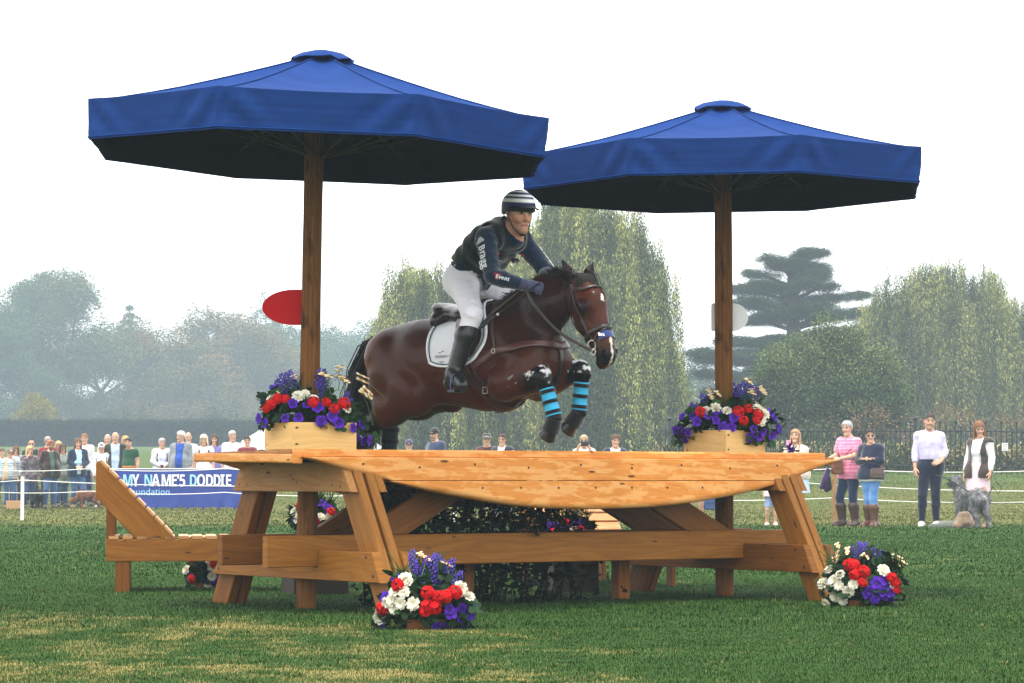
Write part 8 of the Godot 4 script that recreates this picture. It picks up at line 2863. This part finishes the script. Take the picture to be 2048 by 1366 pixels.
	var sm := spear.mesh()
	var om := post.mesh()
	for k in n:
		var p := a + dir * k * 0.165
		p.y = land(p.x, p.z) - 0.02
		if k % 26 == 9: part("post", om, M.iron, rail, Transform3D(Basis(), p))
		else: part("picket", sm if k % 3 == 0 else pm, M.iron, rail, Transform3D(Basis(), p))
	for h in [0.22, 1.28]:
		var path := []
		var rad := []
		for k in 12:
			var p := a.lerp(e, k / 11.0)
			path.append(Vector3(p.x, land(p.x, p.z) + h, p.z))
			rad.append(0.024)
		var rb := Build.new()
		rb.tube(path, rad, 6)
		part("rail", rb.mesh(), M.iron, rail)
	var sg := thing("notice", "small white notice fixed to the iron railings near the right edge", "sign", Vector3(14.75, land(14, -85) + 0.62, -85.3))
	var sb := Build.new()
	sb.box(Vector3(-0.09, 0.1, -0.006), Vector3(0.09, 0.34, 0.006))
	part("plate", sb.mesh(), M.white_paint, sg)
	for k in 4:
		var l := Build.new()
		l.box(Vector3(-0.07, 0.12 + k * 0.055, 0.007), Vector3(0.07, 0.14 + k * 0.055, 0.009))
		part("print_line", l.mesh(), M.print_grey, sg)

func build_car():
	var o := thing("parked_car", "white rounded car parked behind the left spectators, half hidden by the planter", "car", Vector3(-6.55, land(-6.5, -93.0), -93.0), -0.12)
	var b := Build.new()
	var rows := []
	# lengthwise stations: x, sill, belt, roof, half width at belt, half width at roof
	var st := [[-2.25, 0.5, 0.75, 0.78, 0.62, 0.55], [-2.15, 0.3, 0.88, 0.95, 0.80, 0.70], [-1.75, 0.25, 0.98, 1.20, 0.88, 0.72], [-1.2, 0.25, 1.02, 1.56, 0.9, 0.64], [-0.4, 0.25, 1.03, 1.70, 0.92, 0.66], [0.5, 0.25, 1.02, 1.68, 0.92, 0.66], [1.1, 0.25, 1.0, 1.36, 0.9, 0.68], [1.5, 0.25, 0.97, 1.04, 0.88, 0.76], [2.1, 0.3, 0.82, 0.86, 0.78, 0.68], [2.3, 0.45, 0.66, 0.68, 0.6, 0.5]]
	for s in st:
		var row := []
		for p in [[-s[4], s[1]], [-s[4] * 1.02, (s[1] + s[2]) * 0.5], [-s[4], s[2]], [-s[5] * 1.06, lerpf(s[2], s[3], 0.7)], [-s[5] * 0.8, s[3] - 0.02], [0, s[3]], [s[5] * 0.8, s[3] - 0.02], [s[5] * 1.06, lerpf(s[2], s[3], 0.7)], [s[4], s[2]], [s[4] * 1.02, (s[1] + s[2]) * 0.5], [s[4], s[1]], [0, s[1]]]:
			row.append(Vector3(s[0], p[1], p[0]))
		rows.append(row)
	for r in rows: r.reverse()
	b.grid(rows, true, lin(228, 230, 234))
	part("body", b.mesh(), M.shiny, o)
	for s in [1.0, -1.0]:
		for q in [[-1.25, -0.42], [-0.34, 0.48], [0.56, 1.02]]:
			var w := Build.new()
			var y := 1.07
			w.quad(Vector3(q[0], y, 0.925 * s), Vector3(q[1], y, 0.925 * s), Vector3(q[1] - (0.2 if q[1] > 1 else 0.0), 1.5 - (0.15 if q[1] > 1 else 0.0), 0.77 * s), Vector3(q[0] + (0.1 if q[0] < -1 else 0.0), 1.5, 0.77 * s), lin(40, 50, 62))
			part("window", w.mesh(), M.glass_dark, o)
		for x in [-1.45, 1.4]:
			var w := Build.new()
			w.tube([Vector3(x, 0.32, 0.78 * s), Vector3(x, 0.32, 0.93 * s)], [0.33, 0.33], 20, lin(20, 20, 22))
			var wm := part("wheel", w.mesh(), M.plain, o)
			var rim := Build.new()
			rim.tube([Vector3(x, 0.32, 0.9 * s), Vector3(x, 0.32, 0.94 * s)], [0.21, 0.2], 16, lin(170, 172, 176))
			part("rim", rim.mesh(), M.shiny, wm)
	for z in [0.55, -0.55]:
		var l := Build.new()
		l.ball(Vector3(2.18, 0.7, z), Vector3(0.08, 0.09, 0.16), 10, 6, lin(210, 214, 220))
		part("headlight", l.mesh(), M.shiny, o)
